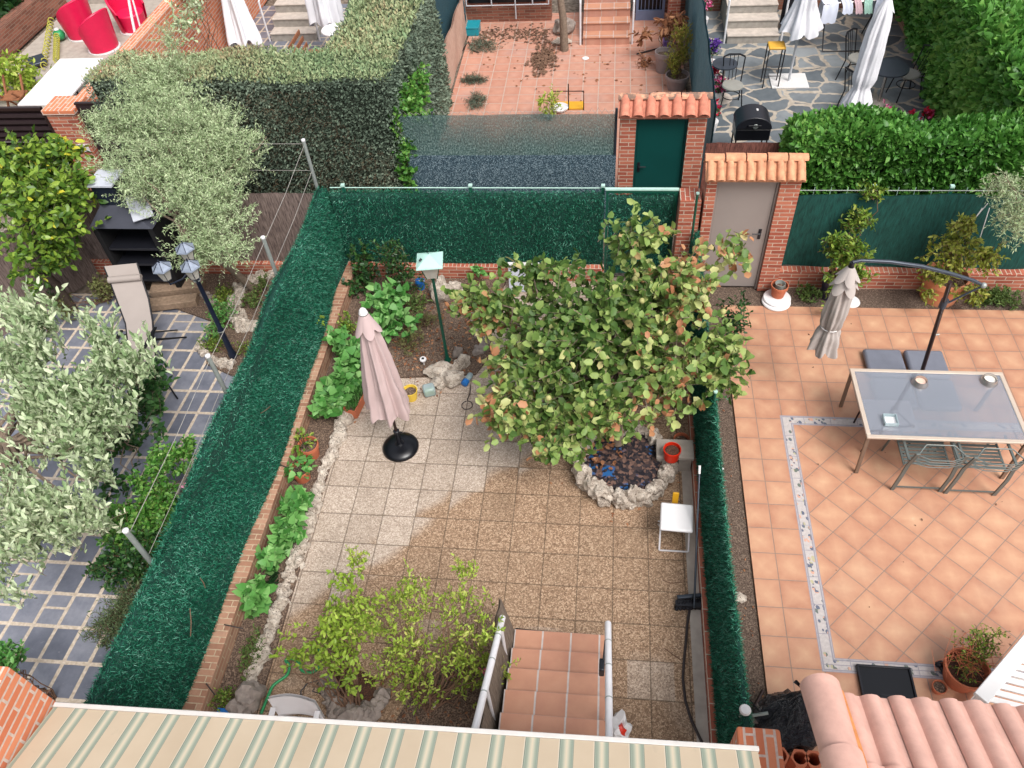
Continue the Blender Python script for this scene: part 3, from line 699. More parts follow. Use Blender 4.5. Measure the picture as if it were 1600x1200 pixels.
# ------------------------------------------------------------------ netting fences
def net(name, label, a, b, z0, z1, th, mat, cat='fence', wavy=.01, posts=0, pm='galv', group=None, seed=1):
    f = thing(name, label, cat, ((a[0] + b[0]) / 2, (a[1] + b[1]) / 2, 0), group)
    a_ = np.array(a, float); b_ = np.array(b, float); L = np.linalg.norm(b_ - a_); t = (b_ - a_) / L; nr = np.array([-t[1], t[0]]); rr = random.Random(seed)
    zz = [rr.uniform(-.02, .02) for _ in range(60)]
    mb = MB(); n = max(4, int(L / .15))
    for s in (-1, 1):
        def fn(u, v, s=s):
            w_ = wavy * math.sin(u * L * 5.1 + seed) * math.sin(v * 3 + seed) + s * th / 2; x, y = a_ + t * u * L + nr * w_
            return (x, y, z0 + v * (z1 - z0 + zz[int(u * 50)] * .5))
        mb.grid(fn, n, 5)
    mb.build('netting', mat, f, smooth=True)
    for i in range(posts):
        q = a_ + (b_ - a_) * (i + .5) / posts; MB().tube([(q[0], q[1] + .03, 0), (q[0], q[1] + .03, z1 + .06)], .02, 8).build('post', M[pm], f)
    return f
f = net('net_fence', 'dark green netting fence above the low brick wall at the end of the terrace', (5.6, 2.87), (12, 2.87), .30, 1.55, .02, M['net_green'], wavy=.03)
MB().tube([(5.6, 2.9, 1.60), (12, 2.9, 1.60)], .006, 5).build('wire', M['galv'], f)
for i in range(7):
    x = 5.62 + i * 1.0; pt = MB().box(x - .02, x + .02, 2.9, 2.94, 0, 1.64).build('post', M['dark_green_metal'], f); MB().box(x - .026, x + .026, 2.895, 2.945, 1.641, 1.67).build('cap', M['galv_green'], pt)
for i in range(28):
    x = 5.62 + i * .22
    if i == 0: gm = MB()
    gm.tube([(x, 2.915, 1.45), (x, 2.915, 1.64)], .0035, 4)
gm.build('mesh_wire', M['galv_green'], f)
def speck():
    m = Mat('folded_shade_net', .8); n = m.noise(75, 3, rough=.8); m.base(m.ramp(n, [(.4, '#10222e'), (.52, '#33505e'), (.66, '#b4c4ca')])); return m.m
# two layers of shade net on the back neighbours' fence, thin at the top where the tiles show through
f = net('shade_net_fence', 'worn blue green shade net fence left of the dark green door', (-.22, 4.38), (3.14, 4.38), 0, 1.93, .02, M['net_gap'], wavy=.012, seed=4)
net_low = MB().box(-.22, 3.14, 4.34, 4.344, .0, 1.25); net_low.build('lower_net', speck(), f)
wv = MB()
for i in range(34):
    a0 = -.2 + i * .1; wv.tube([(a0, 4.39, 1.93), (a0 + .05, 4.39, 2.0 - .03 * math.sin(i)), (a0 + .1, 4.39, 1.94)], .003, 4)
wv.build('wire_mesh', M['rope'], f)
MB().tube([(3.12, 4.36, 0), (3.12, 4.36, 2.03)], .02, 8).build('post', M['umb_arm'], f)
MB().tube([(.3, 4.4, 0), (.3, 4.4, 1.98)], .015, 8).build('post', M['umb_arm'], f)
net('net_fence', 'pale blue netting fence between the tiled back patio and the stone patio', (4.62, 4.7), (4.72, 12.3), 0, 1.85, .03, M['net_blue'], wavy=.03, seed=3)
net('net_fence', 'tall dark teal net fence behind the pale rattan screen', (-.5, 5.2), (-.46, 12.4), 0, 1.8, .02, M['net_dark'], wavy=.01, seed=5)
net('rattan_screen', 'pale wavy rattan screen leaning along the left side of the tiled back patio', (-.34, 5.0), (-.30, 11.6), 0, .95, .03, M['rattan'], 'screen', wavy=.04, seed=6)
net('brushwood_screen', 'brown brushwood screen beyond the olive tree of the slate yard', (-6.3, 2.93), (-1.2, 2.93), .22, 1.5, .03, M['reed_brown'], 'screen', wavy=.01, seed=7)
net('brushwood_screen', 'short red brown brushwood screen below the black barbecue of the stone patio', (4.52, 4.5), (6.0, 4.5), 0, 1.35, .03, M['reed_red'], 'screen', wavy=.01, seed=8)
net('brushwood_screen', 'brushwood screen leaning on the brick pillar beside the lemon tree', (-6.35, 1.2), (-5.35, 2.75), 0, 1.45, .03, M['reed_brown'], 'screen', seed=9)
f = thing('lattice_screen', 'grey woven lattice screen leaning between the left handrail and the terracotta steps', 'screen', (2.1, -3.6, 0)); MB().grid(lambda u, v: (2.155 - .10 * v + .01 * math.sin(u * 30), -2.98 - 1.9 * u, .02 + (.80 + .45 * u) * v), 40, 8).grid(lambda u, v: (2.14 - .10 * v + .01 * math.sin(u * 30), -2.98 - 1.9 * u, .02 + (.80 + .45 * u) * v), 40, 8).build('weave', M['rattan_grey'], f)

# ------------------------------------------------------------------ tiled steps of the slab yard with two white rails
f = thing('garden_steps', 'terracotta tiled steps rising under the striped awning', 'steps', (2.65, -3, 0))
z = 0
for i in range(8):
    y = -3.0 - .27 * i; st = MB().box(2.165, 3.125, y - .27, y, -.02, .10 + .15 * i - .012); 
    st.build('step', M['concrete'], f, smooth=False)
    MB().box(2.160, 3.13, y - .27 - .0005, y + .012, .10 + .15 * i - .0115, .10 + .15 * i).build('tread', M['stair_tile'], f, smooth=False, bevel=.004)
MB().box(3.135, 3.19, -5.2, -3.1, -.02, .05).build('side_kerb', M['concrete'], f)
def rail(label, a, b, posts, band=True, mat=None):
    f = thing('handrail', label, 'handrail', a); a = Vector(a); b = Vector(b); mt = mat or M['white_metal']
    MB().tube([a + Vector((0, 0, 0)), a.lerp(b, .02), b], .032, 12).build('rail', mt, f)
    for q in posts:
        p = a.lerp(b, q); MB().tube([(p.x, p.y, 0), (p.x, p.y, p.z - .02)], .018, 8).build('post', mt, f)
    if band:
        for q in (.15, .33, .55, .8):
            p = a.lerp(b, q); d = (b - a).normalized(); MB().tube([p - d * .006, p + d * .006], .034, 12).build('clamp', M['galv'], f)
    return f
a1 = G(950, 974, .95); b1 = G(952, 1150, 1.65); rail('white tube handrail on the right of the terracotta steps', a1, a1 + (b1 - a1) * 1.3, (.06, .5, .95))
a1 = G(785, 965, .9); b1 = G(742, 1140, 1.6); rail('white tube handrail with peeling end among the shrub on the left of the steps', a1, a1 + (b1 - a1) * 1.3, (.06, .5, .95))
# ------------------------------------------------------------------ striped awning
A0 = G(88, 1102, 2.5); A1 = G(1183, 1171, 2.5)
f = thing('awning', 'cream awning with grey green stripes and white front bar below the window', 'awning', ((A0.x + A1.x) / 2, A0.y, 2.5))
MB().bar(A0 + Vector((-.01, 0, 0)), A1 + Vector((.01, 0, 0)), .035, .05).build('front_bar', plain('cream_bar', '#bdb9b4', .5, var=.08, scale=12), f, bevel=.006)
sl = math.tan(R_(24)); aw = MB()
for sgn, dz in ((1, 0), (-1, -.004)):
    aw.grid(lambda u, v: (A0.x + (A1.x - A0.x) * u, (A0.y + (A1.y - A0.y) * u) - .02 - v * 2.6, 2.52 + dz + v * 2.6 * sl - .035 * math.sin(v * math.pi) + .003 * math.sin(u * 60)), 60, 14)
aw.build('canvas', M['awning'], f)
vl = MB().grid(lambda u, v: (A0.x + (A1.x - A0.x) * u, (A0.y + (A1.y - A0.y) * u) + .012 + .01 * math.sin(u * 70), 2.47 - v * .18), 80, 4)
vl.build('valance', M['awning'], f)
for x in (A0.x + .25, A1.x - .25):
    MB().tube([(x, A0.y - .03, 2.46), (x + .15, A0.y - 1.3, 2.85), (x, A0.y - 2.5, 3.3)], .022, 8).build('arm', M['white_metal'], f)
# party wall on the left, brick post and porch roof on the right
wall('party_wall', 'bright orange brick party wall rising beside the left end of the awning', [(-1.15, -.93, -7.6, -4.83, 0, 3.12)], M['brick_orange'], bevel=.006)
g = G(1150, 1135, 1.9); wall('brick_pillar', 'rough orange brick pillar between the awning and the clay porch roof', [(4.09, 4.41, -4.98, -4.44, 0, 1.9)], M['brick_orange'], 'pillar', bevel=.02)
def porch():
    f = thing('porch_roof', 'pinkish barrel tile porch roof at the lower right corner', 'roof', (5.5, -4.4, 2.5))
    x0 = 4.53; zf = 2.55; yf = -4.40; s = math.tan(R_(22)); n = 9; p = .335
    B = MB()
    for row in range(5):
        ya = yf - row * .52; za = zf + row * .52 * s
        for i in range(n):
            xc = x0 + .30 + p * i
            # each tile: a flat pan and a barrel
            pf = [(-.160, .004), (-.150, .03), (-.125, .052), (-.09, .056), (-.06, .040), (-.042, .012), (-.012, .004), (.0, .02), (.022, .046), (.055, .058), (.09, .048), (.115, .02), (.128, .002), (.172, -.002)]
            m_ = len(pf); vs = []
            for (y, z) in ((ya, za), (ya - .56, za + .56 * s - .02)):
                for q, h in pf: vs.append((xc + q, y, z + h))
                for q, h in pf: vs.append((xc + q, y, z + h - .016))
            fs = []
            for k in range(m_ - 1):
                fs += [(k, k + 1, 2 * m_ + k + 1, 2 * m_ + k), (m_ + k + 1, m_ + k, 3 * m_ + k, 3 * m_ + k + 1), (k + 1, k, m_ + k, m_ + k + 1)]
            vs = [(v[0], v[1] + (((i * 7 + row * 3) % 5) - 2) * .003, v[2] + (4 - row) * .0 + .018 * row * 0 + .012 * ((row) % 1)) for v in vs]
            vs = [(v[0], v[1], v[2] + .001 * row) for v in vs]
            B.add(vs, fs)
    B.build('tiles', M['roof_tile'], f, sharp=50)
    V = MB()
    for row in range(5):
        ya = yf + .02 - row * .52; za = zf + .05 + row * .52 * s
        halftube(V, (x0 + .02, ya, za), (x0 + .02, ya - .56, za + .54 * s), .135, .12, th=.018, n=13)
    V.build('verge_tiles', M['roof_tile'], f)
    MB().add([(x0 + .135, yf + .01, zf - .02), (x0 + .175, yf + .01, zf - .02), (x0 + .175, yf + .01, zf + .045), (x0 + .135, yf + .01, zf + .06)] +
             [(x0 + .135, yf - 2.6, zf - .02 + 2.6 * s), (x0 + .175, yf - 2.6, zf - .02 + 2.6 * s), (x0 + .175, yf - 2.6, zf + .045 + 2.6 * s), (x0 + .135, yf - 2.6, zf + .06 + 2.6 * s)],
             [(0, 1, 2, 3), (7, 6, 5, 4), (1, 5, 6, 2), (0, 3, 7, 4), (3, 2, 6, 7), (0, 4, 5, 1)]).build('mortar_bed', M['roof_orange'], f)
    MB().box(x0 + .2, x0 + 3.2, yf - .2, yf - .1, zf - .15, zf - .03).build('fascia', M['wood'], f)
    for x in (x0 + .35, x0 + 3.0): MB().box(x - .05, x + .05, yf - .22, yf - .12, 0, zf - .152).build('post', M['brown_metal'], f)
porch()
# ------------------------------------------------------------------ slab yard: stones, pots, parasol, lamp
def stones(name, label, path, n, r, mat, seed, cat='stone border', closed=False, zs=1.0, parent=None, rows=1):
    """stones cemented in one border along a path of xy points"""
    P = [Vector((p[0], p[1], 0)) for p in path]
    if closed: P.append(P[0])
    seg = [(P[i + 1] - P[i]).length for i in range(len(P) - 1)]; L = sum(seg); rr = random.Random(seed); mb = MB()
    for i in range(n):
        s = (i + rr.uniform(-.25, .25)) / n * L % L; k = 0
        while k < len(seg) - 1 and s > seg[k]: s -= seg[k]; k += 1
        c = P[k].lerp(P[k + 1], s / seg[k])
        for row in range(rows):
            q = r * rr.uniform(.7, 1.3)
            mb.rock((c.x + rr.uniform(-.3, .3) * r, c.y + rr.uniform(-.3, .3) * r, r * (.45 + row * 1.1) * zs), q, q * rr.uniform(.7, 1.1), q * rr.uniform(.65, 1.0) * zs, seed * 31 + i * 3 + row, .38, 3, rr.uniform(0, 6))
    return tag(mb.build(name, mat, parent, sharp=28), label, cat) if parent is None else mb.build(name, mat, parent, sharp=28)
pth = [G(x, y) for x, y in ((548, 640), (534, 668), (520, 710), (505, 745), (492, 790), (478, 840), (462, 880), (450, 915), (438, 950), (424, 985), (408, 1025), (395, 1060), (380, 1100), (372, 1130))]
stones('stone_border', 'jagged limestone border along the left bed of the slab yard', pth, 74, .075, M['rock'], 3, zs=1.15)
pth = [G(x, y) for x, y in ((745, 560), (756, 540), (750, 515), (742, 490), (748, 470))]
stones('stone_border', 'short curved stone border between the soil bed and the quince tree', pth, 14, .075, M['rock_dark'], 4)
def rockthing(label, px, py, rx, ry, rz, seed, ang=0, z=.03, mat='rock', nm='boulder'):
    g = G(px, py, z + rz * .4); m = MB().rock((g.x, g.y, z + rz * .55), rx, ry, rz, seed, .3, 3, ang)
    return tag(m.build(nm, M[mat], sharp=30), label, 'rock')
rockthing('tall pale pitted boulder behind the green lamp pole by the back brick wall', 690, 458, .17, .14, .27, 21)
rockthing('smaller grey boulder just right of the tall pale boulder', 712, 452, .12, .1, .13, 22)
rockthing('long spotted limestone block left of the lamp pole foot', 688, 580, .22, .10, .12, 23, .15)
rockthing('upright white limestone spike right of the lamp pole foot', 722, 568, .15, .07, .13, 24, .8)
rockthing('pale limestone lump in front of the lamp pole foot', 706, 592, .17, .12, .11, 25, .2)
rockthing('small stone between the glass jar and the limestone lump', 685, 600, .1, .08, .08, 26, .1)
rockthing('small dark stone standing behind the spotted limestone block', 716, 552, .08, .07, .12, 27, .1, mat='rock_dark')

# stone ring under the quince tree
cx, cy = 3.31, -.78
f = thing('stone_planter', 'round limestone planter ring filled with dark and blue bark under the quince tree', 'planter', (cx, cy, 0))
ring = [(cx + math.cos(t) * .54, cy + math.sin(t) * .50) for t in [2 * math.pi * k / 28 for k in range(28)]]
stones('stone_ring', None, ring, 40, .085, M['rock'], 5, closed=True, zs=1.5, parent=f, rows=2)
bm_ = Mat('blue_flecked_bark', .9); nn = bm_.vor(28, out='Color'); g_ = bm_.xyz(nn)[0]
bc = bm_.ramp(g_ * .8 + bm_.noise(60, 2) * .2, [(.2, '#17141c'), (.45, '#2b2529'), (.62, '#4a3833'), (.8, '#6b5248')])
bl = bm_.noise(3.2, 2).sm(.56, .62) * g_.gt(.5); bm_.base(bm_.mix(bl, bc, '#1c5287')); bm_.bump(g_, .9, .02)
MB().grid(lambda u, v: (cx + math.cos(u * 6.2832) * .51 * v, cy + math.sin(u * 6.2832) * .47 * v, .2 + .05 * (1 - v) + .02 * noise.noise(Vector((u * 9, v * 5, 1)))), 30, 10).build('bark_fill', bm_.m, f)
def litter(name, label, n, area, z, L, mat, seed, cat='fallen leaves', parent=None, shape='oval', W=.6):
    r = RS(seed); P = np.array([area(r) + (z + .006 + .01 * r.rand(),) for _ in range(n)]); D = unit(np.stack([r.normal(size=n), r.normal(size=n), .1 * r.rand(n)], 1))
    U = unit(r.normal(size=(n, 3)) * .35 + np.array([0, 0, 1])); Ls = L * (.5 + .8 * r.rand(n))
    o = leafmesh(name, P, D, U, Ls, Ls * W, r.rand(n), shape, M[mat], parent)
    return tag(o, label, cat, kind='stuff') if parent is None else o
def disc(cx, cy, r0, sx=1, sy=1): return lambda r: (lambda a, q: (cx + math.cos(a) * q * sx, cy + math.sin(a) * q * sy))(r.rand() * 6.283, r0 * math.sqrt(r.rand()))
def seglit(pts, w):
    def fn(r):
        k = r.randint(len(pts) - 1); t = r.rand(); a, b = pts[k], pts[k + 1]; return (a[0] + (b[0] - a[0]) * t + r.normal() * w, a[1] + (b[1] - a[1]) * t + r.normal() * w)
    return fn
litter('dry_leaves', None, 60, disc(cx - .25, cy + .1, .28), .26, .075, 'dry', 3, parent=f)
tag(litter('fallen_leaves', 'curled brown leaves lying on the slabs around the stone planter', 46, disc(cx - .2, cy + .2, 1.0), .0, .04, 'dry', 8), None)
litter('fallen_leaves', 'dry leaf litter around the rectangular flower trough', 80, seglit([(-.3, .0), (.1, .35), (.9, .55)], .09), .0, .045, 'dry', 9)
litter('leaf_litter', 'brown dead leaves over the soil bed behind the folded pink parasol', 420, lambda r: (r.uniform(-.1, 1.25), r.uniform(.75, 2.6)), .035, .05, 'dry', 10)

# folded parasols --------------------------------------------------
def canopy_mesh(top, bot, prof, seed, flute=8, nz=26, sag=(0, 0)):
    """prof: list of (share from the top, radius); folded cloth with deep flutes"""
    t = Vector(top); b = Vector(bot); d = (b - t); L = d.length; d.normalize(); x = d.orthogonal().normalized(); y = d.cross(x); rr = random.Random(seed)
    xs = [p[0] for p in prof]; rs = [p[1] for p in prof]; ph = [rr.uniform(0, 6.28) for _ in range(3)]
    def fn(u, v):
        a = u * 2 * math.pi; r = float(np.interp(v, xs, rs)); dep = min(1, v * 3 + .15)
        k = 1 + dep * (.20 * math.sin(a * flute + ph[0] + v * 1.5) + .09 * math.sin(a * (flute * 2 + 1) + ph[1]) + .06 * math.sin(a * 3 + ph[2] + v * 5)) + .10 * noise.noise(Vector((math.cos(a) * 2.2, math.sin(a) * 2.2, v * 7 + seed))) + .05 * noise.noise(Vector((math.cos(a) * 6, math.sin(a) * 6, v * 16)))
        e = d * (v * L + (.05 * math.sin(a * flute + ph[0]) * L * .6 if v > .97 else 0))
        return t + e + (x * math.cos(a) + y * math.sin(a)) * r * k
    return MB().grid(fn, 96, nz, closed_u=True)
def frill(top, d, r0, r1, h, n=8, seed=1):
    t = Vector(top); d = Vector(d).normalized(); x = d.orthogonal().normalized(); y = d.cross(x); rr = random.Random(seed); ph = rr.uniform(0, 6)
    def fn(u, v):
        a = u * 2 * math.pi; s = abs(math.sin(a * n / 2 + ph)); r = r0 + (r1 - r0) * v * (.55 + .45 * s)
        return t + d * (h * v * (.65 + .35 * s)) + (x * math.cos(a) + y * math.sin(a)) * r
    return MB().grid(fn, 80, 6, closed_u=True)
g = G(626, 698, .02); ux, uy = g.x, g.y
f = thing('folded_parasol', 'closed faded pink parasol on a round black base among the slabs', 'parasol', (ux, uy, 0))
MB().lathe([(.0, .0), (.235, .0), (.24, .02), (.235, .035), (.21, .06), (.14, .085), (.06, .10), (.045, .12), (0, .12)], (ux, uy, 0), 40).build('base', M['black_satin'], f)
MB().lathe([(.030, .1), (.034, .12), (.034, .30), (.04, .31), (.04, .36), (.026, .37), (0, .37)], (ux, uy, 0), 16).tube([(ux + .03, uy, .33), (ux + .075, uy, .33)], .01, 8).build('clamp_socket', M['black'], f)
MB().tube([(ux, uy, .36), (ux, uy, 2.42)], .019, 12).build('pole', M['brown_metal'], f)
T_ = (ux, uy, 2.38); B_ = (ux, uy, .80)
canopy_mesh(T_, B_, [(0, .03), (.05, .075), (.25, .11), (.5, .155), (.8, .205), (1, .235)], 3, 7).build('canopy', M['canvas_pink'], f, sharp=0)
frill((ux, uy, 2.40), (0, 0, -1), .05, .155, .27, 5, 3).build('vent_flap', M['canvas_pink'], f, sharp=0)
MB().lathe([(.0, 2.40), (.045, 2.40), (.052, 2.415), (.045, 2.43), (.04, 2.455), (.02, 2.48), (0, 2.485)], (ux, uy, 0), 16).build('finial', M['white'], f)

# green lamp on a pole
f = thing('garden_lamp', 'green lamp post with pale aqua pyramid roof standing in the soil bed', 'lamp', (G(700, 566).x, G(700, 566).y, 0))
lx, ly = G(700, 566).x, G(700, 566).y; LZ = 1.62
MB().lathe([(.05, .02), (.05, .06), (.028, .10), (.022, .2), (.02, LZ - .08), (.035, LZ - .04), (.05, LZ), (0, LZ)], (lx, ly, 0), 12).build('post', M['dark_green_metal'], f)
rz = R_(8); Mr = Matrix.Rotation(rz, 3, 'Z')
def frust(mb, r0, z0, r1, z1):
    c = Vector((lx, ly, 0)); v = [c + Mr @ Vector((sx * r, sy * r, z)) for r, z in ((r0, z0), (r1, z1)) for sx, sy in ((-1, -1), (1, -1), (1, 1), (-1, 1))]
    mb.add(v, [(3, 2, 1, 0), (4, 5, 6, 7), (0, 1, 5, 4), (1, 2, 6, 5), (2, 3, 7, 6), (3, 0, 4, 7)])
q = MB(); frust(q, .065, LZ + .005, .115, LZ + .23); q.build('lantern_glass', M['lamp_glass'], f)
q = MB(); c = Vector((lx, ly, 0))
for sx, sy in ((-1, -1), (1, -1), (1, 1), (-1, 1)): q.tube([c + Mr @ Vector((sx * .068, sy * .068, LZ)), c + Mr @ Vector((sx * .118, sy * .118, LZ + .235))], .006, 6)
q.build('lantern_frame', M['dark_green_metal'], f)
q = MB(); frust(q, .168, LZ + .237, .165, LZ + .246); frust(q, .160, LZ + .247, .012, LZ + .35); q.build('lamp_roof', M['aqua_roof'], f)
MB().lathe([(.02, LZ + .01), (.03, LZ + .06), (.035, LZ + .1), (.02, LZ + .15), (0, LZ + .16)], (lx, ly, 0), 12).build('bulb', M['white'], f)
MB().tube([c + Mr @ Vector((-.09, -.04, LZ + .32)), c + Mr @ Vector((-.12, -.06, LZ + .30))], .014, 6).tube([c + Mr @ Vector((.0, .0, LZ + .35)), c + Mr @ Vector((-.01, .02, LZ + .40))], .004, 6).build('hook', M['black'], f)

# pots
def pot(label, x, y, r, h, mat, z=0, fill='soil', rim=True, taper=.72, nm='plant_pot', group=None, cat='pot'):
    f = thing(nm, label, cat, (x, y, z), group)
    rb = r * taper; w_ = r * .09
    if rim: prof = [(0, 0), (rb, 0), (r * .92, h * .78), (r, h * .79), (r, h), (r - w_, h), (r - w_, h * .86)]
    else: prof = [(0, 0), (rb, 0), (r, h), (r - w_, h), (r - w_ * 1.4, h * .86)]
    prof += [(prof[-1][0] * .9, h * .5), (rb * .8, h * .2), (0, h * .15)]
    MB().lathe(prof, (x, y, z), 32, closed=True).build('pot_body', mat, f)
    if fill: MB().grid(lambda u, v: (x + math.cos(u * 6.2832) * prof[-3][0] * .97 * v, y + math.sin(u * 6.2832) * prof[-3][0] * .97 * v, z + h * .80 + .01 * noise.noise(Vector((u * 8, v * 9, x)))), 24, 6).build('potting_soil', M[fill], f)
    return f
g = G(485, 708, .1); p1 = pot('larger terracotta pot with a small leafy plant, upper of two on the left bed', g.x, g.y + .02, .135, .23, M['terracotta'], .03)
g = G(472, 742, .1); p2 = pot('smaller terracotta pot with bright green seedlings, lower of two on the left bed', g.x, g.y + .0, .125, .20, M['terracotta'], .03)
g = G(642, 620, .05); yp = pot('yellow plastic pot of dry soil beside the folded pink parasol', g.x, g.y + .02, .105, .17, M['yellow'], 0, rim=False)
def sprout(root, x, y, z, n, h, L, mat, seed, shape='oval', spread=.08, W=.6, stem=None):
    r = RS(seed); k = np.repeat(np.arange(n), 1); th = r.rand(n) * 6.28; q = r.rand(n) ** .5
    P = np.stack([x + np.cos(th) * spread * q, y + np.sin(th) * spread * q, z + h * r.rand(n) * (1.05 - q * .5)], 1)
    D = unit(np.stack([np.cos(th), np.sin(th), .3 * r.normal(size=n)], 1) + r.normal(size=(n, 3)) * .4); U = unit(r.normal(size=(n, 3)) * .5 + np.array([0, 0, 1]))
    Ls = L * (.6 + .7 * r.rand(n)); leafmesh('foliage', P, D, U, Ls, Ls * W, r.rand(n), shape, M[mat], root)
    mb = MB()
    for i in range(min(n, 12)): mb.tube([(x + (P[i, 0] - x) * .2, y + (P[i, 1] - y) * .2, z - .03), (x + (P[i, 0] - x) * .6, y + (P[i, 1] - y) * .6, z + (P[i, 2] - z) * .6), P[i]], .004, 5)
    mb.build('stem', M['bush_dark'] if stem is None else M[stem], root)
g = G(470, 690, .3); sprout(p1, g.x + .03, g.y - .02, .25, 50, .24, .07, 'citrus', 41, spread=.15)
g = G(462, 722, .3); sprout(p2, g.x + .05, g.y - .05, .2, 46, .22, .09, 'hydrangea', 42, 'heart', .15, .8)
tr = thing('flower_trough', 'rectangular terracotta trough with grassy shoots at the top of the stone border', 'planter', (G(558, 632).x, G(558, 632).y, 0)); c = G(558, 635); Mz = Matrix.Rotation(R_(-9), 3, 'Z')
q = MB()
for dx, dy, sx, sy in ((-.085, 0, .012, .42), (.085, 0, .012, .42), (0, -.207, .156, .012), (0, .207, .156, .012)): q.obox(Vector((c.x, c.y, .085)) + Mz @ Vector((dx, dy, 0)), sx, sy, .15, Mz)
q.build('trough_body', M['terracotta'], tr); MB().obox((c.x, c.y, .06), .155, .40, .1, Mz).build('potting_soil', M['soil'], tr, smooth=False)
r = RS(5); n = 160; P = np.array([tuple(Vector((c.x, c.y, .11)) + Mz @ Vector((r.uniform(-.07, .07), r.uniform(-.2, .2), 0))) for _ in range(n)])
leafmesh('grassy_shoots', P, unit(r.normal(size=(n, 3)) * .3 + [0, 0, 1]), r.normal(size=(n, 3)), .12 + .08 * r.rand(n), .007, r.rand(n), 'lance', M['hydrangea'], tr)
g = G(671, 612, .05); f = thing('glass_jar', 'square clear glass jar with green content lying by the limestone lump', 'jar', (g.x, g.y, 0))
Mj = Matrix.Rotation(R_(20), 3, 'Z'); MB().obox((g.x, g.y, .085), .17, .15, .15, Mj).build('jar_glass', M['clear'], f, bevel=.03); MB().obox((g.x, g.y, .05), .14, .12, .07, Mj).build('green_content', plain('pale_green_grain', '#8fa46a', .8, var=.3, scale=30), f, bevel=.02)
g = G(730, 594, .05); f = thing('plastic_bottle', 'clear plastic bottle with blue cap end lying beside the limestone rocks', 'bottle', (g.x, g.y, 0))
a = G(736, 584, .05); b = G(724, 602, .05); d = (b - a).normalized()
MB().tube([a, a + d * .02, a + d * .1, a + d * .14], [.03, .045, .045, .04], 14).build('bottle_body', M['clear'], f); MB().tube([a + d * .142, a + d * .21, a + d * .22], [.05, .05, .035], 14).build('blue_end', M['blue'], f)
g = G(730, 634); pts = [G(x, y, .012) for x, y in ((735, 602), (735, 610), (734, 616), (730, 624))] + [Vector((g.x + math.cos(t) * .075, g.y - .0 + math.sin(t) * .075, .012)) for t in [1.57 - k * .6 for k in range(11)]]
tag(MB().tube(pts, .006, 6).build('cable_loop', M['hose_dark']), 'thin dark cable ending in a small loop on the slabs', 'cable')
g = G(662, 566, .08); f = thing('solar_light', 'small round white solar light stuck in the soil bed', 'solar light', (g.x, g.y, .03))
MB().lathe([(0, .0), (.008, .0), (.012, .07), (.04, .085), (.05, .11), (.045, .125), (0, .128)], (g.x, g.y, .03), 20).build('lamp_body', M['white_plastic'], f); MB().obox((g.x, g.y, .1605), .035, .035, .004).build('solar_cell', M['black_satin'], f)
g = G(657, 445, .1); f = thing('bucket', 'small bright blue bucket beside the tall pale boulder', 'bucket', (g.x, g.y, .03)); 
MB().lathe([(0, 0), (.06, 0), (.08, .15), (.074, .15), (.055, .01), (0, .008)], (g.x, g.y, .03), 20, closed=True).build('bucket_body', M['blue'], f); MB().tube([(g.x - .08, g.y, .18), (g.x, g.y - .06, .24), (g.x + .08, g.y, .18)], .004, 6).build('handle', M['white'], f)
# concrete ledge, red pot and small things by the right fence
g = G(1052, 716, .3)
f = thing('concrete_bench', 'rough concrete slab ledge between the stone planter and the low hedge fence', 'ledge', (3.95, -.62, 0))
MB().box(3.70, 4.15, -.80, -.52, .28, .34).build('slab', M['concrete'], f, bevel=.008); MB().box(3.98, 4.13, -.76, -.56, 0, .278).build('support', M['concrete'], f)
g = G(1049, 712, .38); pot('bright red plastic pot on a saucer at the edge of the stone planter', g.x, g.y, .105, .17, M['red'], .345, fill='bark', taper=.85)
g = G(1068, 690, .3); pot('empty terracotta pot behind the bright red pot', 4.03, -.40, .10, .2, M['terracotta'], .0, fill='soil')
# white stool
sx0, sy0 = 3.89, -1.72
f = thing('stool', 'white padded folding stool with tube legs beside the stone planter', 'stool', (sx0, sy0, 0))
MB().obox((sx0, sy0, .455), .36, .36, .045, Matrix.Rotation(R_(-3), 3, 'Z')).build('seat', M['white_plastic'], f, bevel=.02)
for s in (-1, 1):
    y0, y1 = (sy0 - .17 * s, sy0 + .15 * s)
    MB().tube([(sx0 - .16, y1, .43), (sx0 - .165, y0, .02), (sx0 - .15, y0, .012), (sx0 + .15, y0, .012), (sx0 + .165, y0, .02), (sx0 + .16, y1, .43)], .011, 8).build('leg', M['white_metal'], f)
MB().tube([(sx0 - .2, sy0, .36), (sx0 - .15, sy0, .36)], .008, 6).build('hinge_pin', M['white_metal'], f)
g = G(1056, 778, .45); f = thing('scrubbing_brush', 'yellow handled brush standing up behind the white stool', 'brush', (g.x, g.y, 0))
MB().tube([(g.x, g.y, .02), (g.x, g.y, .3)], .02, 8).build('bristle_block', M['black'], f); MB().bar((g.x, g.y - .0, .3), (g.x, g.y + .04, .5), .07, .018, (0, 1, 0)).build('handle', M['amber'], f, bevel=.006)
a = Vector((4.07, -2.62, .10)); b = G(1080, 768, 1.0); b = Vector((4.11, -1.35, .95))
f = thing('broom', 'black broom with grey handle leaning along the low hedge fence', 'broom', (4.0, -2.62, 0))
MB().tube([a, a.lerp(b, .94)], .012, 10).build('handle', M['umb_arm'], f); MB().tube([a.lerp(b, .941), b], .014, 10).build('grip', M['white'], f)
h = G(1076, 938, .05); 
MB().bar((h.x - .13, h.y - .0, .10), (h.x + .13, h.y + .04, .10), .045, .045).build('head', M['umb_arm'], f, bevel=.01)
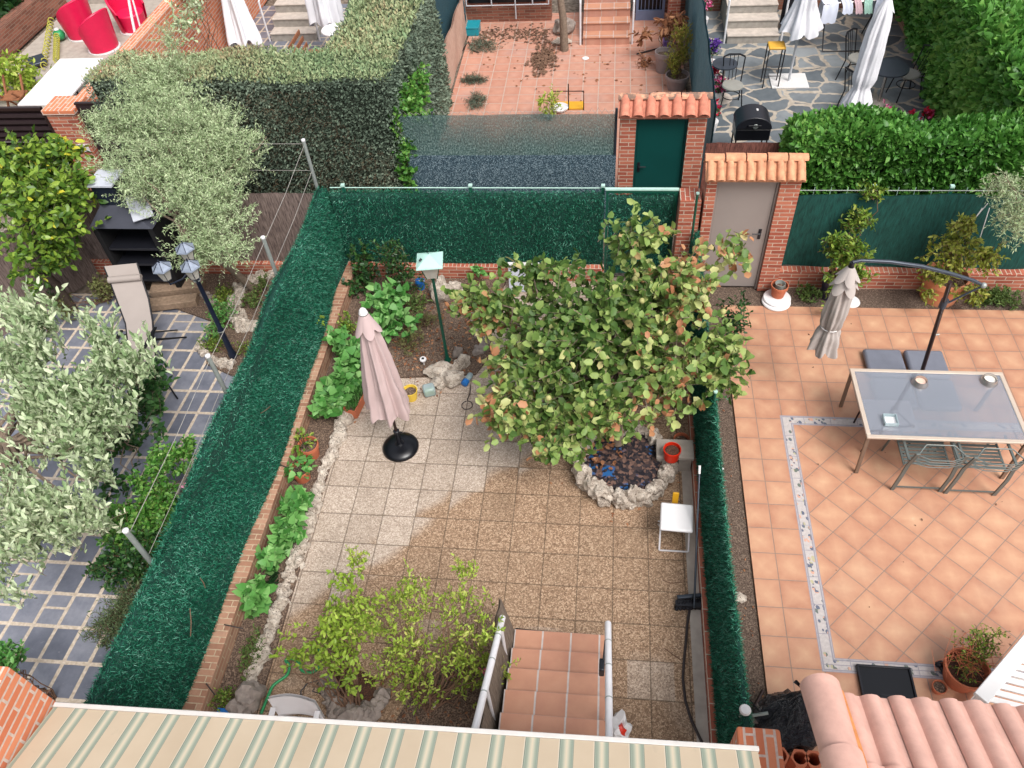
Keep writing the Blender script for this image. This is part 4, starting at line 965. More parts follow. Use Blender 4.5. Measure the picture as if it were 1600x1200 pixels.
MB().grid(lambda u, v: (h.x + (u - .5) * (.26 + .06 * v), h.y + (u - .5) * .04 - .0 - .07 * v + .008 * math.sin(u * 60), .085 - .07 * v), 60, 4).grid(lambda u, v: (h.x + (u - .5) * (.26 + .06 * v), h.y + (u - .5) * .04 - .03 - .07 * v + .008 * math.sin(u * 50), .10 - .07 * v), 60, 4).obox((h.x, h.y - .05, .045), .29, .07, .07).build('bristles', M['black'], f, sharp=30)
pts = [G(x, y, .015) for x, y in ((1078, 950), (1074, 975), (1072, 1000), (1069, 1030), (1067, 1060), (1071, 1095), (1080, 1125), (1092, 1150), (1097, 1160))]
tag(MB().tube(pts, .014, 8).build('garden_hose', M['hose_dark']), 'dark rubber hose running from the broom to the awning', 'hose')
pts = [G(x, y, .008) for x, y in ((1040, 1014), (1050, 1022), (1064, 1031))]; tag(MB().tube(pts, .005, 5).build('twig', M['twig_brown']), 'short dark twig on the slabs beside the dark hose', 'twig')
pts = [G(x, y, .008) for x, y in ((1035, 906), (1046, 911), (1066, 910))]; tag(MB().tube(pts, .005, 5).build('twig', M['twig_brown']), 'curved dark twig on the slabs left of the broom head', 'twig')
pts = [G(x, y, .012) for x, y in ((805, 988), (806, 982), (830, 985), (860, 988), (885, 991))]; tag(MB().tube(pts, .008, 6).build('black_cable', M['hose_dark']), 'thin black cable lying along the lowest terracotta step', 'cable')
g = G(943, 1030, .95); f = thing('lantern_box', 'small black lantern box fixed to the inside of the right handrail', 'lantern', (g.x, g.y, .85))
MB().box(3.06, 3.11, g.y - .1, g.y + .02, .78, .93).build('box_body', M['black'], f, bevel=.012); MB().tube([(3.10, g.y + .0, .93), (3.115, g.y + .18, .96)], .012, 6).build('bracket', M['black'], f)
# green hose, white chair and lower planter at the bottom left
pts = [G(x, y, .03) for x, y in ((408, 1115), (420, 1085), (428, 1070), (448, 1055), (452, 1040), (446, 1032), (455, 1029), (466, 1034), (472, 1048), (490, 1050), (505, 1030), (497, 1012), (500, 1000))]
sm = []
for i in range(len(pts) - 1):
    for k in range(4): 
        t = k / 4; p0 = pts[max(i - 1, 0)]; p1_ = pts[i]; p2_ = pts[i + 1]; p3 = pts[min(i + 2, len(pts) - 1)]
        sm.append(.5 * ((2 * p1_) + (p2_ - p0) * t + (2 * p0 - 5 * p1_ + 4 * p2_ - p3) * t * t + (3 * p1_ - p0 - 3 * p2_ + p3) * t ** 3))
tag(MB().tube(sm + [pts[-1]], .016, 10).build('garden_hose', M['hose_green']), 'bright green garden hose winding over the slabs beside the stone border', 'hose')
pts = [G(x, y, .02) for x, y in ((472, 1098), (470, 1080), (480, 1068), (500, 1062), (488, 1080), (505, 1085))]; tag(MB().tube(pts, .006, 6).build('wire_loop', M['umb_arm']), 'loose grey wire loops on the slabs above the white chair', 'wire')
f = thing('plastic_chair', 'white plastic chair half hidden under the front bar of the awning', 'chair', (.45, -4.25, 0))
c = G(445, 1112, .80); d_ = G(483, 1100, .80)
MB().grid(lambda u, v: (c.x - .20 + .46 * u, -4.12 + .03 * math.sin(u * 3.14) - .02 * v, .80 - .42 * v + .035 * math.sin(u * 3.14)), 14, 6).grid(lambda u, v: (c.x - .20 + .46 * u, -4.145 + .03 * math.sin(u * 3.14) - .02 * v, .80 - .42 * v + .035 * math.sin(u * 3.14)), 14, 6).build('backrest', M['white_plastic'], f)
MB().box(c.x - .20, c.x + .26, -4.60, -4.16, .40, .43).build('seat', M['white_plastic'], f, bevel=.01)
for X in (c.x - .19, c.x + .25):
    for Y in (-4.18, -4.56): MB().tube([(X, Y, .42), (X, Y, 0)], [.02, .016], 8).build('leg', M['white_plastic'], f)
    MB().bar((X, -4.16, .62), (X, -4.58, .62), .05, .02).build('armrest', M['white_plastic'], f)
ring = [G(x, y, .05) for x, y in ((512, 1062), (515, 1090), (530, 1112), (560, 1118), (590, 1100), (596, 1085))]
f = thing('stone_planter', 'curved stone planter with reddish bark below the yellow green shrub', 'planter', (.7, -4.1, 0))
stones('stone_ring', None, ring, 16, .085, M['rock_dark'], 61, parent=f, zs=1.3)
tag(MB().prism([(p.x, p.y) for p in [G(x, y) for x, y in ((516, 1050), (516, 1085), (530, 1105), (560, 1112), (590, 1095), (585, 1060), (550, 1045))]], 0.0, .07).build('bark_fill', M['bark'], f, smooth=False), None)
rockthing('grey angular stone at the upper left end of the curved stone planter', 520, 1078, .09, .08, .12, 31, mat='rock_dark', z=0)
rockthing('pale flat stone on the soil below the yellow green shrub', 674, 1095, .09, .07, .06, 32, z=0)
rockthing('small grey stone beside the green hose under the shrub', 532, 1014, .07, .06, .07, 33, mat='rock_dark', z=0)
rockthing('large rounded grey stone at the lower end of the left bed near the awning', 392, 1088, .13, .15, .16, 34, mat='rock_dark', z=0)
rockthing('broken grey stone at the foot of the left bed beside the blue tray', 378, 1110, .12, .09, .14, 35, mat='rock_dark', z=0)
g = G(348, 1114, .1); f = thing('tray', 'small blue plastic tray at the bottom of the left bed', 'tray', (g.x, g.y, .03)); MB().box(g.x - .06, g.x + .06, g.y - .06, g.y + .04, .03, .10).build('tray_body', M['blue'], f, bevel=.01)
MB().box(g.x - .065, g.x + .065, g.y - .065, g.y + .045, .101, .108).build('rim', M['blue'], f)
g = G(752, 1047, .5); f = thing('pinwheel', 'pink garden pinwheel on a green stick behind the left handrail', 'garden ornament', (g.x, g.y, 0))
MB().tube([(g.x, g.y, 0), (g.x, g.y, .5)], .006, 6).build('stick', M['hose_green'], f)
q = MB()
for k in range(5):
    t = k * 1.2566; x1, y1 = math.cos(t), math.sin(t); x2, y2 = math.cos(t + .8), math.sin(t + .8)
    q.add([(g.x, g.y - .01, .5), (g.x + .09 * x1, g.y - .03, .5 + .09 * y1), (g.x + .075 * x2, g.y + .01, .5 + .075 * y2)], [(0, 1, 2)])
q.build('vanes', plain('pink_foil', '#cf6a86', .4), f, smooth=False)
g = G(970, 1140, .1); f = thing('plastic_bag', 'crumpled white and red plastic bag behind the right handrail', 'bag', (g.x, g.y, 0))
MB().rock((g.x, g.y, .1), .09, .12, .12, 71, .5, 3).build('bag_body', M['white_plastic'], f, sharp=25); MB().rock((g.x - .02, g.y - .03, .14), .07, .05, .1, 72, .4, 2).build('red_print', M['red'], f, sharp=25)
f = thing('leaning_board', 'pale grey board leaning on the back wall behind the quince tree', 'panel', (1.95, 2.55, 0)); g = G(815, 445, .3)
MB().add([(g.x - .22, 2.5, .02), (g.x + .24, 2.5, .02), (g.x + .24, 2.62, .45), (g.x - .22, 2.62, .45), (g.x - .22, 2.52, .02), (g.x + .24, 2.52, .02), (g.x + .24, 2.64, .45), (g.x - .22, 2.64, .45)], [(0, 1, 2, 3), (7, 6, 5, 4), (0, 4, 5, 1), (1, 5, 6, 2), (2, 6, 7, 3), (3, 7, 4, 0)]).build('sheet_body', M['pale_panel'], f)
MB().box(g.x - .23, g.x + .25, 2.6, 2.66, .452, .47).build('edge_strip', M['white'], f)
# strap cables over the left brick wall
for k, (a, b, lab) in enumerate((((350, 976), (380, 982), 'upper'), ((322, 1068), (336, 1086), 'lowest'), ((437, 726), (456, 733), 'middle'))):
    tag(MB().tube([G(a[0], a[1], .32), G((a[0] + b[0]) / 2, (a[1] + b[1]) / 2, .31), G(b[0], b[1], .25)], .007, 6).build('cable_tie', M['hose_dark']), f'black cable over the left brick wall, {lab} of the three', 'cable')
for k, (a, b, lab) in enumerate((((294, 952), (295, 996), 'upright red brown twig caught on the long green hedge fence near the awning'), ((310, 905), (318, 920), 'thin red brown twig caught on the hedge fence above the upright one'), ((405, 648), (420, 637), 'small brown twig caught on the middle of the long green hedge fence'))):
    A_ = G(a[0], a[1], .95); B_ = G(b[0], b[1], .8); tag(MB().tube([A_ + Vector((.03, 0, .03)), (A_ + B_) / 2 + Vector((.04, 0, .03)), B_ + Vector((.03, 0, .03))], .005, 5).build('twig', M['dry'] if False else M['twig_brown']), lab, 'twig')
# ------------------------------------------------------------------ plants of the slab yard
def tree(label, base, trunk, tr, ells, n, twig, per, L, W, shape, mat, seed, limbs=14, bark='wood_bark', cat='tree', name='tree', **k):
    f = thing(name, label, cat, base); plant(f, 'foliage', ells, n, twig, per, L, W, shape, M[mat], seed, bark=M[bark], trunk=trunk, trunk_r=tr, limbs=limbs, sr=k.pop('sr', .012), **k); return f
def E_(px, py, z, rx, ry, rz, w=None):
    g = G(px, py, z); return (g.x, g.y, z, rx, ry, rz) + ((w,) if w else ())
q_ells = [E_(945, 500, 1.75, 1.02, .85, .50, 3.6), E_(1050, 455, 1.95, .62, .55, .42, 1.4), E_(1025, 585, 1.5, .66, .58, .44, 1.6), E_(850, 560, 1.45, .75, .65, .45, 2.0), E_(880, 660, 1.15, .55, .45, .34, 1.0), E_(775, 480, 1.5, .42, .42, .3, .6),
          E_(990, 370, 2.25, .42, .36, .26, .5), E_(1125, 560, 1.4, .33, .42, .42, .7), E_(930, 640, 1.25, .62, .4, .24, .8), E_(1140, 390, 2.0, .38, .3, .2, .25), E_(835, 430, 1.8, .45, .35, .22, .5), E_(800, 640, 1.25, .42, .4, .28, .7), E_(735, 470, 1.5, .3, .3, .2, .3), E_(860, 690, 1.05, .35, .3, .18, .35)]
def qr(P, r):
    z = np.clip((2.1 - P[:, 2]) * .0, 0, 1); a = r.rand(len(P)) * .74; d = lowfreq(P, 3.5, 77); a[(r.rand(len(P)) < .22) & (d > .3)] = .94; a[r.rand(len(P)) < .035] = 1; return np.clip(a + .16 * d, 0, 1)
qt = tree('large quince tree with browning leaves and pale yellow fruit in the stone planter', (3.24, -.55, .2), [(3.24, -.52, .15), (3.22, -.48, .6), (3.16, -.38, 1.0), (3.1, -.3, 1.25)], .06, q_ells, 1180, .3, 8, .108, .74, 'curl', 'quince', 7, limbs=30, rnd=qr, droop=.15, gap=.45, name='quince_tree', up=.25)
rr = random.Random(3); fr = [q for q in [(995, 430), (1066, 413), (992, 436), (1025, 447), (1003, 470), (980, 487), (1130, 487), (882, 540), (845, 550), (804, 563), (925, 631), (857, 622), (834, 674), (818, 652), (1030, 520), (1070, 455), (915, 468), (1038, 668), (1142, 400), (885, 400), (1104, 398), (982, 350)] if q[0] % 3]
for px, py in fr:
    z = float(np.interp(py, [350, 450, 560, 680], [2.35, 2.1, 1.8, 1.3])); g = G(px, py, z)
    MB().rock((g.x, g.y, g.z), .034, .034, .038, rr.random() * 9, .10, 2).build('quince_fruit', M['fruit'], qt, sharp=0)

def bushes(spec, group):
    for i, (label, els, n, L, mat, shape, W, twig, per) in enumerate(spec):
        g = els[0]; f = thing('leafy_plant', label, 'plant', (g[0], g[1], .03), group)
        plant(f, 'foliage', els, n, twig, per, L, W, shape, M[mat], 100 + i, bark=M['bush_dark'], base=(g[0], g[1], .0), limbs=10, sr=.008, gap=.25, upn=1.6)
bushes([
 ('broad leaved green plant between the two parasol side clumps of the left bed', [E_(540, 590, .26, .18, .28, .18, 2)], 60, .12, 'hydrangea', 'heart', .82, .16, 5),
 ('tall broad leaved green plant behind the folded pink parasol', [E_(600, 470, .42, .34, .30, .2, 2), E_(620, 505, .35, .28, .25, .16, 1)], 74, .125, 'hydrangea', 'heart', .82, .16, 5),
 ('broad leaved green plant left of the folded pink parasol head', [E_(525, 545, .32, .18, .36, .2, 2), E_(555, 560, .28, .2, .26, .16, 1)], 66, .12, 'hydrangea', 'heart', .82, .16, 5),
 ('broad leaved green plant just left of the rectangular flower trough', [E_(518, 628, .28, .2, .32, .18, 2)], 50, .12, 'hydrangea', 'heart', .82, .16, 5),
 ('leafy green plant below the smaller terracotta pot', [E_(462, 790, .24, .15, .20, .15, 1), E_(452, 835, .24, .18, .24, .16, 1)], 90, .11, 'hydrangea', 'heart', .8, .14, 5),
 ('lowest leafy green plant of the left bed', [E_(428, 885, .22, .18, .26, .16, 1), E_(404, 925, .2, .17, .22, .14, 1)], 90, .115, 'hydrangea', 'heart', .8, .14, 5)], 'broad leaved plants in the left bed')
for i, (nm, label, els, n, twig, per, L, W, shape, mat, kw) in enumerate([
 ('shrub', 'dark glossy shrub against the back hedge fence left of the lamp', [E_(617, 400, .75, .28, .16, .38, 3), E_(632, 430, .4, .35, .2, .25, 2)], 150, .16, 8, .055, .5, 'oval', 'bush_dark', {}),
 ('ivy', 'dark ivy in the corner where the two green hedge fences meet', [E_(570, 410, .5, .22, .2, .42, 2), E_(560, 445, .2, .3, .2, .18, 1)], 90, .14, 8, .06, .8, 'heart', 'bush_dark', {}),
 ('shrub', 'small yellow green shrub between two broad leaved plants in the left bed', [E_(541, 505, .3, .12, .16, .16)], 40, .1, 8, .05, .5, 'oval', 'citrus', {}),
 ('dry_herb', 'dull dry herb on the soil right of the pink parasol', [E_(640, 530, .18, .22, .26, .14)], 80, .12, 10, .04, .25, 'lance', 'lavender', {'up': .9}),
 ('dry_herb', 'brownish spiky herb in the middle of the soil bed', [E_(665, 500, .16, .26, .22, .12)], 60, .12, 10, .04, .25, 'lance', 'lavender', {'up': .9}),
 ('dry_herb', 'low green herb behind the middle of the soil bed', [E_(650, 475, .14, .24, .2, .1)], 60, .12, 8, .05, .4, 'oval', 'grass', {'up': .6}),
 ('seedling', 'small bright green plant growing by the back brick wall', [E_(748, 422, .3, .10, .08, .08)], 10, .1, 5, .08, .8, 'heart', 'hydrangea', {}),
 ('seedling', 'pale ivy shoot climbing the left hedge fence beside the leafy plants', [E_(497, 500, .5, .05, .12, .2)], 16, .1, 6, .05, .7, 'heart', 'rose', {}),
 ('ground_herb', 'mossy green herb at the low end of the left bed', [E_(352, 1092, .12, .14, .14, .08)], 60, .1, 8, .03, .5, 'oval', 'citrus', {}),
 ('ground_herb', 'dull green creeping herb near the bottom of the left bed', [E_(392, 1020, .1, .14, .3, .07)], 90, .1, 8, .035, .4, 'oval', 'grass', {}),
 ('shrub', 'low dark shrub growing through the low hedge fence beside the quince tree', [E_(1150, 500, .75, .24, .34, .34, 2), E_(1125, 590, .5, .12, .3, .2, 1)], 90, .14, 8, .06, .55, 'oval', 'bush_dark', {})]):
    g = els[0]; f = thing(nm, label, 'plant', (g[0], g[1], .03)); plant(f, 'foliage', els, n, twig, per, L, W, shape, M[mat], 200 + i, bark=M['twig_brown'], base=(g[0], g[1], 0), limbs=8, sr=.006, gap=.2, **kw)
# rose / shrub in front of the steps
f = thing('rose_bush', 'airy yellow green shrub with thin brown stems left of the terracotta steps', 'shrub', (1.35, -3.7, 0))
plant(f, 'foliage', [E_(630, 985, .7, .62, .42, .42, 3), E_(705, 960, .85, .50, .38, .38, 2.4), E_(735, 1040, .5, .32, .32, .36, 2), E_(660, 1060, .45, .4, .3, .28, 1.4), E_(600, 950, .8, .3, .25, .3, 1), E_(600, 1040, .6, .25, .2, .25, .8), E_(760, 1040, .6, .25, .25, .3, 1), E_(555, 875, 1.0, .10, .1, .14, .25), E_(650, 895, .95, .12, .1, .14, .3), E_(722, 890, 1.05, .12, .1, .16, .3), E_(620, 920, .9, .3, .1, .12, .4), E_(765, 990, .9, .15, .15, .2, .4)],
      470, .17, 9, .050, .40, 'oval', M['rose'], 301, bark=M['twig_brown'], base=(1.35, -3.85, 0), limbs=46, sr=.007, gap=.8, gs=8, up=1.1, shell=2.8)
f = thing('shrub', 'rounder pale green shrub above the curved stone planter', 'shrub', (.45, -3.6, 0))
plant(f, 'foliage', [E_(520, 985, .7, .42, .34, .30, 3), E_(545, 910, .9, .2, .16, .16, .7), E_(480, 1005, .6, .32, .25, .24, 1.4), E_(560, 960, .8, .3, .25, .25, 1), E_(545, 1045, .5, .3, .22, .24, 1.5)],
      210, .17, 8, .06, .5, 'oval', M['rose'], 302, bark=M['twig_brown'], base=(.6, -3.95, 0), limbs=22, sr=.008, gap=.75, gs=6, up=.5, rnd=lambda P, r: r.rand(len(P)) * .62)
litter('leaf_litter', 'dry leaves and twigs on the ground under the yellow green shrub', 300, disc(1.35, -3.95, .7), .0, .05, 'dry', 88)
sheet('shrub_bed', [(1.0, -4.9), (2.05, -4.9), (2.05, -3.45), (1.7, -3.3), (1.2, -3.55), (1.0, -4.1)], .012, M['soil'], th=.01)
# ------------------------------------------------------------------ terrace: table, chairs, cantilever parasol
f = thing('glass_table', 'rectangular garden table with glass top and cream frame on the terracotta terrace', 'table', (6.97, -.13, 0))
tx0, tx1, ty0, ty1, tz = 6.07, 7.86, -.69, .40, .72; w_ = .05
q = MB().box(tx0, tx1, ty0, ty0 + w_, tz - .03, tz).box(tx0, tx1, ty1 - w_, ty1, tz - .03, tz).box(tx0, tx0 + w_, ty0 + w_ + .0005, ty1 - w_ - .0005, tz - .03, tz).box(tx1 - w_, tx1, ty0 + w_ + .0005, ty1 - w_ - .0005, tz - .03, tz)
q.build('frame', M['frame_cream'], f, bevel=.006)
MB().box(tx0 + w_ + .001, tx1 - w_ - .001, ty0 + w_ + .001, ty1 - w_ - .001, tz - .012, tz - .004).build('glass_top', M['table_glass'], f, smooth=False)
for X, s in ((tx0 + .03, 1), (tx1 - .03, -1)):
    for Y, t in ((ty0 + .04, -1), (ty1 - .04, 1)):
        MB().bar((X, Y, tz - .031), (X + s * .03, Y + t * .02, 0), .03, .045, (1, 0, 0)).build('leg', M['taupe_metal'], f, bevel=.005)
    MB().tube([(X + s * .005, ty0 + .05, tz - .16), (X + s * .10, ty0 + .22, tz - .04)], .006, 6).build('brace', M['taupe_metal'], f)
MB().bar((tx0 + .06, ty0 + .06, tz - .045), (tx1 - .06, ty0 + .06, tz - .045), .02, .026).build('apron', M['taupe_metal'], f)
for (px, py, lab, r) in ((1438, 597, 'left steel bowl of pinkish food on the glass table', .085), (1546, 594, 'right steel bowl on the far corner of the glass table', .09)):
    g = G(px, py, tz + .02); f = thing('pet_bowl', lab, 'bowl', (g.x, g.y, tz), 'steel bowls on the glass table')
    MB().lathe([(0, .0), (r * 1.15, 0), (r * 1.12, .01), (r * .86, .062), (r * .80, .062), (r * .72, .02), (0, .015)], (g.x, g.y, tz), 36, closed=True).build('bowl_body', M['steel'], f)
    MB().lathe([(0, .03), (r * .72, .03), (r * .70, .034), (0, .038)], (g.x, g.y, tz), 24).build('contents', plain('kibble', '#d9b7a5' if 'pink' in lab else '#d8d3c8', .8, var=.2, scale=80), f)
g = G(1391, 657, tz + .02); f = thing('glass_dish', 'square clear glass dish near the front left corner of the glass table', 'dish', (g.x, g.y, tz))
q = MB()
for sx, sy, ax, ay in ((0, -1, .075, .004), (0, 1, .075, .004), (-1, 0, .004, .075), (1, 0, .004, .075)): q.box(g.x + sx * .071 - ax, g.x + sx * .071 + ax, g.y + sy * .071 - ay * .94, g.y + sy * .071 + ay * .94, tz + .004, tz + .055)
q.build('dish_wall', M['clear'], f); MB().box(g.x - .066, g.x + .066, g.y - .066, g.y + .066, tz + .001, tz + .008).build('dish_base', M['white_plastic'], f)
# chair (faces the table, +Y)
def garden_chair(label, x, y, grp):
    f = thing('garden_chair', label, 'chair', (x, y, 0), grp); m = M['grey_metal']; W = .27
    for s in (-1, 1):
        MB().bar((x + s * W, y - .02, 0), (x + s * W, y - .06, .36), .018, .045, (1, 0, 0)).bar((x + s * W, y - .06, .36), (x + s * W * .97, y - .06, .56), .018, .045, (1, 0, 0)).bar((x + s * W * .97, y - .06, .56), (x + s * W * .95, y - .13, .86), .018, .045, (1, 0, 0)).build('leg', m, f, bevel=.003)
        MB().bar((x + s * W * .93, y + .03, .44), (x + s * W * .93, y + .50, .46), .02, .02).bar((x + s * W * .93, y + .50, .45), (x + s * W, y + .56, 0), .02, .02).build('leg', m, f, bevel=.003)
        MB().bar((x + s * W, y - .05, .64), (x + s * W, y + .38, .64), .03, .02).build('armrest', m, f, bevel=.004)
    MB().bar((x - W, y - .022, .07), (x + W, y - .022, .07), .012, .02).build('foot_bar', m, f)
    S = MB()
    for k in range(9): S.bar((x - W * .9, y + .05 + k * .052, .452), (x + W * .9, y + .05 + k * .052, .452), .034, .010)
    S.build('seat', m, f)
    # curved wire back
    B = MB(); y1 = y - .13; zt = .87; 
    B.tube([(x - W * .93, y1 - .0, zt - .02), (x - W * .55, y1 + .12, zt + .01), (x + W * .55, y1 + .12, zt + .01), (x + W * .93, y1 + .0, zt - .02)], .008, 8)
    for k in range(4): B.tube([(x - W * .93, y1 + .01, zt - .04 - .05 * k), (x - W * .4, y1 - .05 + .006 * k, zt - .05 - .05 * k), (x + W * .4, y1 - .05 + .006 * k, zt - .05 - .05 * k), (x + W * .93, y1 + .01, zt - .04 - .05 * k)], .0055, 6)
    B.build('backrest', m, f); return f
garden_chair('left of the two grey metal chairs pushed in at the front of the glass table', 6.77, -.88, 'metal chairs at the glass table')
garden_chair('right of the two grey metal chairs pushed in at the front of the glass table', 7.37, -.90, 'metal chairs at the glass table')
f = thing('garden_chair', 'grey metal chair facing away under the far side of the glass table', 'chair', (6.9, .45, 0), 'metal chairs at the glass table'); m = M['taupe_metal']
for X in (6.25, 6.75):
    for Y in (-.35, .12): MB().tube([(X, Y, 0), (X + .03, Y, .43)], .012, 6).build('leg', M['brown_metal'], f)
MB().box(6.22, 6.8, -.35, .13, .43, .455).build('seat', plain('white_fabric', '#c9cad4', .8, var=.05), f, bevel=.012)
litter('fallen_leaves', 'few small dry leaves scattered over the terracotta terrace', 26, lambda r: (r.uniform(4.9, 8.2), r.uniform(-3, 2.1)), 0, .03, 'twig_brown', 95)
# cantilever parasol
bx, by = 7.22, .88
f = thing('cantilever_parasol', 'closed taupe cantilever parasol on a slate blue tank base behind the glass table', 'parasol', (bx, by, 0))
for dx, dy in ((-.27, -.27), (.27, -.27), (-.27, .27), (.27, .27)):
    pt = [(dx - .25, dy - .25), (dx + .25, dy - .25), (dx + .25, dy + .25), (dx - .25, dy + .25)]
    MB().box(bx - .13 + dx - .25, bx - .13 + dx + .25, by - .03 + dy - .25, by - .03 + dy + .25, .01, .10).build('base_tank', M['base_tank'], f, bevel=.035)
P0 = Vector((bx, by, .05)); P1 = G(1488, 440, 2.05); P1 = Vector((bx + .0, by, 2.0))
gH = G(1330, 412, 2.15); gE = G(1537, 446, 1.98); gJ = G(1487, 436, 2.12)
MB().tube([P0, Vector((gJ.x, gJ.y, 2.08))], .026, 12).build('pole', M['brown_metal'], f)
ap = [gE, G(1520, 438, 2.03), G(1487, 428, 2.12), G(1440, 416, 2.22), G(1390, 409, 2.28), G(1345, 407, 2.30), G(1332, 410, 2.28)]
MB().tube(ap, [.018, .022, .024, .024, .022, .02, .02], 10).build('arm', M['umb_arm'], f)
sl_ = P0.lerp(Vector((gJ.x, gJ.y, 2.08)), .80)
MB().tube([sl_ + Vector((0, 0, -.05)), sl_ + Vector((0, 0, .07))], .042, 12).build('slider', M['umb_arm'], f); MB().tube([sl_ + Vector((.02, 0, .0)), gE], .012, 8).build('strut', M['umb_arm'], f)
MB().rock(gE, .035, .035, .035, 3, .05, 2).build('end_joint', M['galv'], f); MB().tube([P0.lerp(P1, .42) + Vector((-.02, 0, 0)), P0.lerp(P1, .42) + Vector((-.09, -.01, -.01))], .009, 6).build('crank', M['galv'], f)
top = Vector((ap[-1].x, ap[-1].y, 2.26)); bot = Vector((top.x + .03, top.y + .02, .88)); low = G(1290, 565, .9); bot = Vector((low.x + .0, low.y + .0, .9)); bot = top.lerp(bot, 1) 
bot = Vector((top.x - .02, top.y + .0, .92))
MB().tube([ap[-1], top + Vector((0, 0, -.06))], .028, 10).build('hub', M['black'], f)
canopy_mesh(top + Vector((0, 0, -.05)), bot, [(0, .04), (.08, .07), (.25, .10), (.5, .125), (.66, .115), (.72, .09), (.8, .13), (1, .165)], 9, 6).build('canopy', M['canvas_grey'], f, sharp=0)
frill(top + Vector((0, 0, -.04)), (0, 0, -1), .035, .15, .2, 5, 5).build('vent_flap', M['canvas_grey'], f, sharp=0); frill(top + Vector((0, 0, -.12)), (0, 0, -1), .05, .17, .26, 5, 8).build('upper_flap', M['canvas_grey'], f, sharp=0)
tie = top.lerp(bot, .715); MB().tube([tie + Vector((math.cos(t) * .112, math.sin(t) * .112, 0)) for t in [k * .4 for k in range(16)]], .006, 6, closed=True).build('tie', M['white'], f)
# pots and round things on the strip
g = G(1213, 470, .03); f = thing('lid_stack', 'two round white lids lying on the terrace beside the grey steel door', 'lid', (g.x, g.y, 0))
MB().lathe([(0, 0), (.20, 0), (.21, .02), (.20, .035), (0, .036)], (g.x, g.y, 0), 40).build('lid', M['white_plastic'], f); MB().lathe([(0, .0), (.19, 0), (.20, .02), (.19, .03), (0, .031)], (g.x + .01, g.y + .04, .037), 40).build('lid', M['white_plastic'], f)
MZ = g; pot('terracotta pot with a smaller tin inside standing on the two white lids', g.x + .02, g.y + .08, .125, .2, M['terracotta'], .07, fill='soil')
f = thing('tin', 'small grey tin inside the terracotta pot on the white lids', 'tin', (g.x + .02, g.y + .08, .24)); MB().lathe([(0, 0), (.065, 0), (.075, .07), (.068, .07), (.055, .01), (0, .01)], (g.x + .02, g.y + .08, .235), 24, closed=True).build('tin_body', M['galv'], f); MB().lathe([(0, .012), (.05, .012), (.05, .02), (0, .02)], (g.x + .02, g.y + .08, .235), 16).build('tin_contents', M['soil'], f)
g = G(1330, 470, .03); f = thing('lid', 'small round white lid behind the canopy of the cantilever parasol', 'lid', (g.x, g.y, 0)); MB().lathe([(0, 0), (.12, 0), (.13, .02), (.12, .04), (0, .045)], (g.x, g.y, -.01), 32).build('lid_body', M['white_plastic'], f); MB().lathe([(0, 0), (.02, 0), (.015, .02), (0, .02)], (g.x, g.y, .036), 12).build('knob', M['white_plastic'], f)
g = G(1288, 475, 0); pp = pot('dark violet pot with a tall laurel like shrub against the green net fence', g.x + .08, g.y + .18, .15, .36, M['navy_pot'], -.01)
plant(pp, 'foliage', [E_(1325, 395, .95, .28, .2, .26, 3), E_(1340, 345, 1.25, .20, .14, .18, 1.5), E_(1300, 382, 1.0, .16, .12, .14, 1), E_(1360, 300, 1.6, .18, .1, .10, .8), E_(1300, 445, .5, .2, .16, .18, 1), E_(1340, 430, .5, .2, .15, .2, 1), E_(1295, 480, .2, .12, .08, .12, .3)],
      300, .16, 8, .07, .45, 'oval', M['citrus'], 401, bark=M['twig_brown'], base=(g.x + .08, g.y + .18, .3), limbs=16, sr=.01, gap=.35, up=.5)
g = G(1468, 478, 0); pp = pot('large pale terracotta pot with a yellowish shrub at the back of the terrace', g.x + .03, g.y + .22, .31, .42, M['terracotta_pale'], -.01, taper=.8)
plant(pp, 'foliage', [E_(1495, 390, 1.0, .34, .26, .26, 3), E_(1510, 350, 1.35, .16, .14, .16, 1), E_(1545, 400, .9, .24, .2, .18, 1.2), E_(1470, 425, .7, .22, .16, .14, 1), E_(1520, 455, .4, .24, .16, .14, .8), E_(1452, 458, .45, .12, .1, .12, .4)],
      330, .14, 8, .065, .5, 'oval', M['ficus'], 402, bark=M['twig_brown'], base=(g.x + .05, g.y + .25, .38), limbs=14, sr=.01, gap=.35, up=-.1, droop=.4)
for k, (a, b) in enumerate((((1520, 345, 1.2), (1543, 318, 1.5)), ((1531, 372, 1.1), (1546, 325, 1.5)), ((1510, 360, 1.2), (1535, 325, 1.5)))):
    MB().tube([G(*a), G(*b)], .006, 5).build('tie_string', M['white'], pp)
for k, (x0, x1, n, lab) in enumerate(((1245, 1285, 50, 'green weeds in the soil strip left of the violet pot'), (1500, 1600, 190, 'green weeds in the soil strip right of the large terracotta pot'))):
    g = G((x0 + x1) / 2, 474, 0); h = G(x1, 474, 0); f = thing('weeds', lab, 'weeds', (g.x, g.y, 0)); f2 = plant(f, 'foliage', [(g.x, 2.5, .08, (h.x - g.x) * 1.0, .2, .1)], n, .1, 8, .05, .4, 'oval', M['grass'], 410 + k, gap=.2, up=.8)
of = thing('olive_tree', 'silvery olive tree reaching in from beyond the right end of the terrace', 'tree', (9.0, 2.4, 0))
plant(of, 'foliage', [E_(1585, 330, 1.9, .30, .35, .28, 2), E_(1568, 290, 2.1, .25, .25, .12, 1.2), E_(1600, 360, 1.6, .3, .3, .2, 1), E_(1620, 300, 2.0, .5, .5, .4, 3)], 260, .22, 14, .055, .2, 'lance', M['olive'], 420, bark=M['wood_bark'], trunk=[(9.1, 2.3, -.05), (9.1, 2.2, .6), (9.0, 2.0, 1.2), (8.8, 1.9, 1.6)], trunk_r=.05, limbs=10, sr=.006, gap=.35)
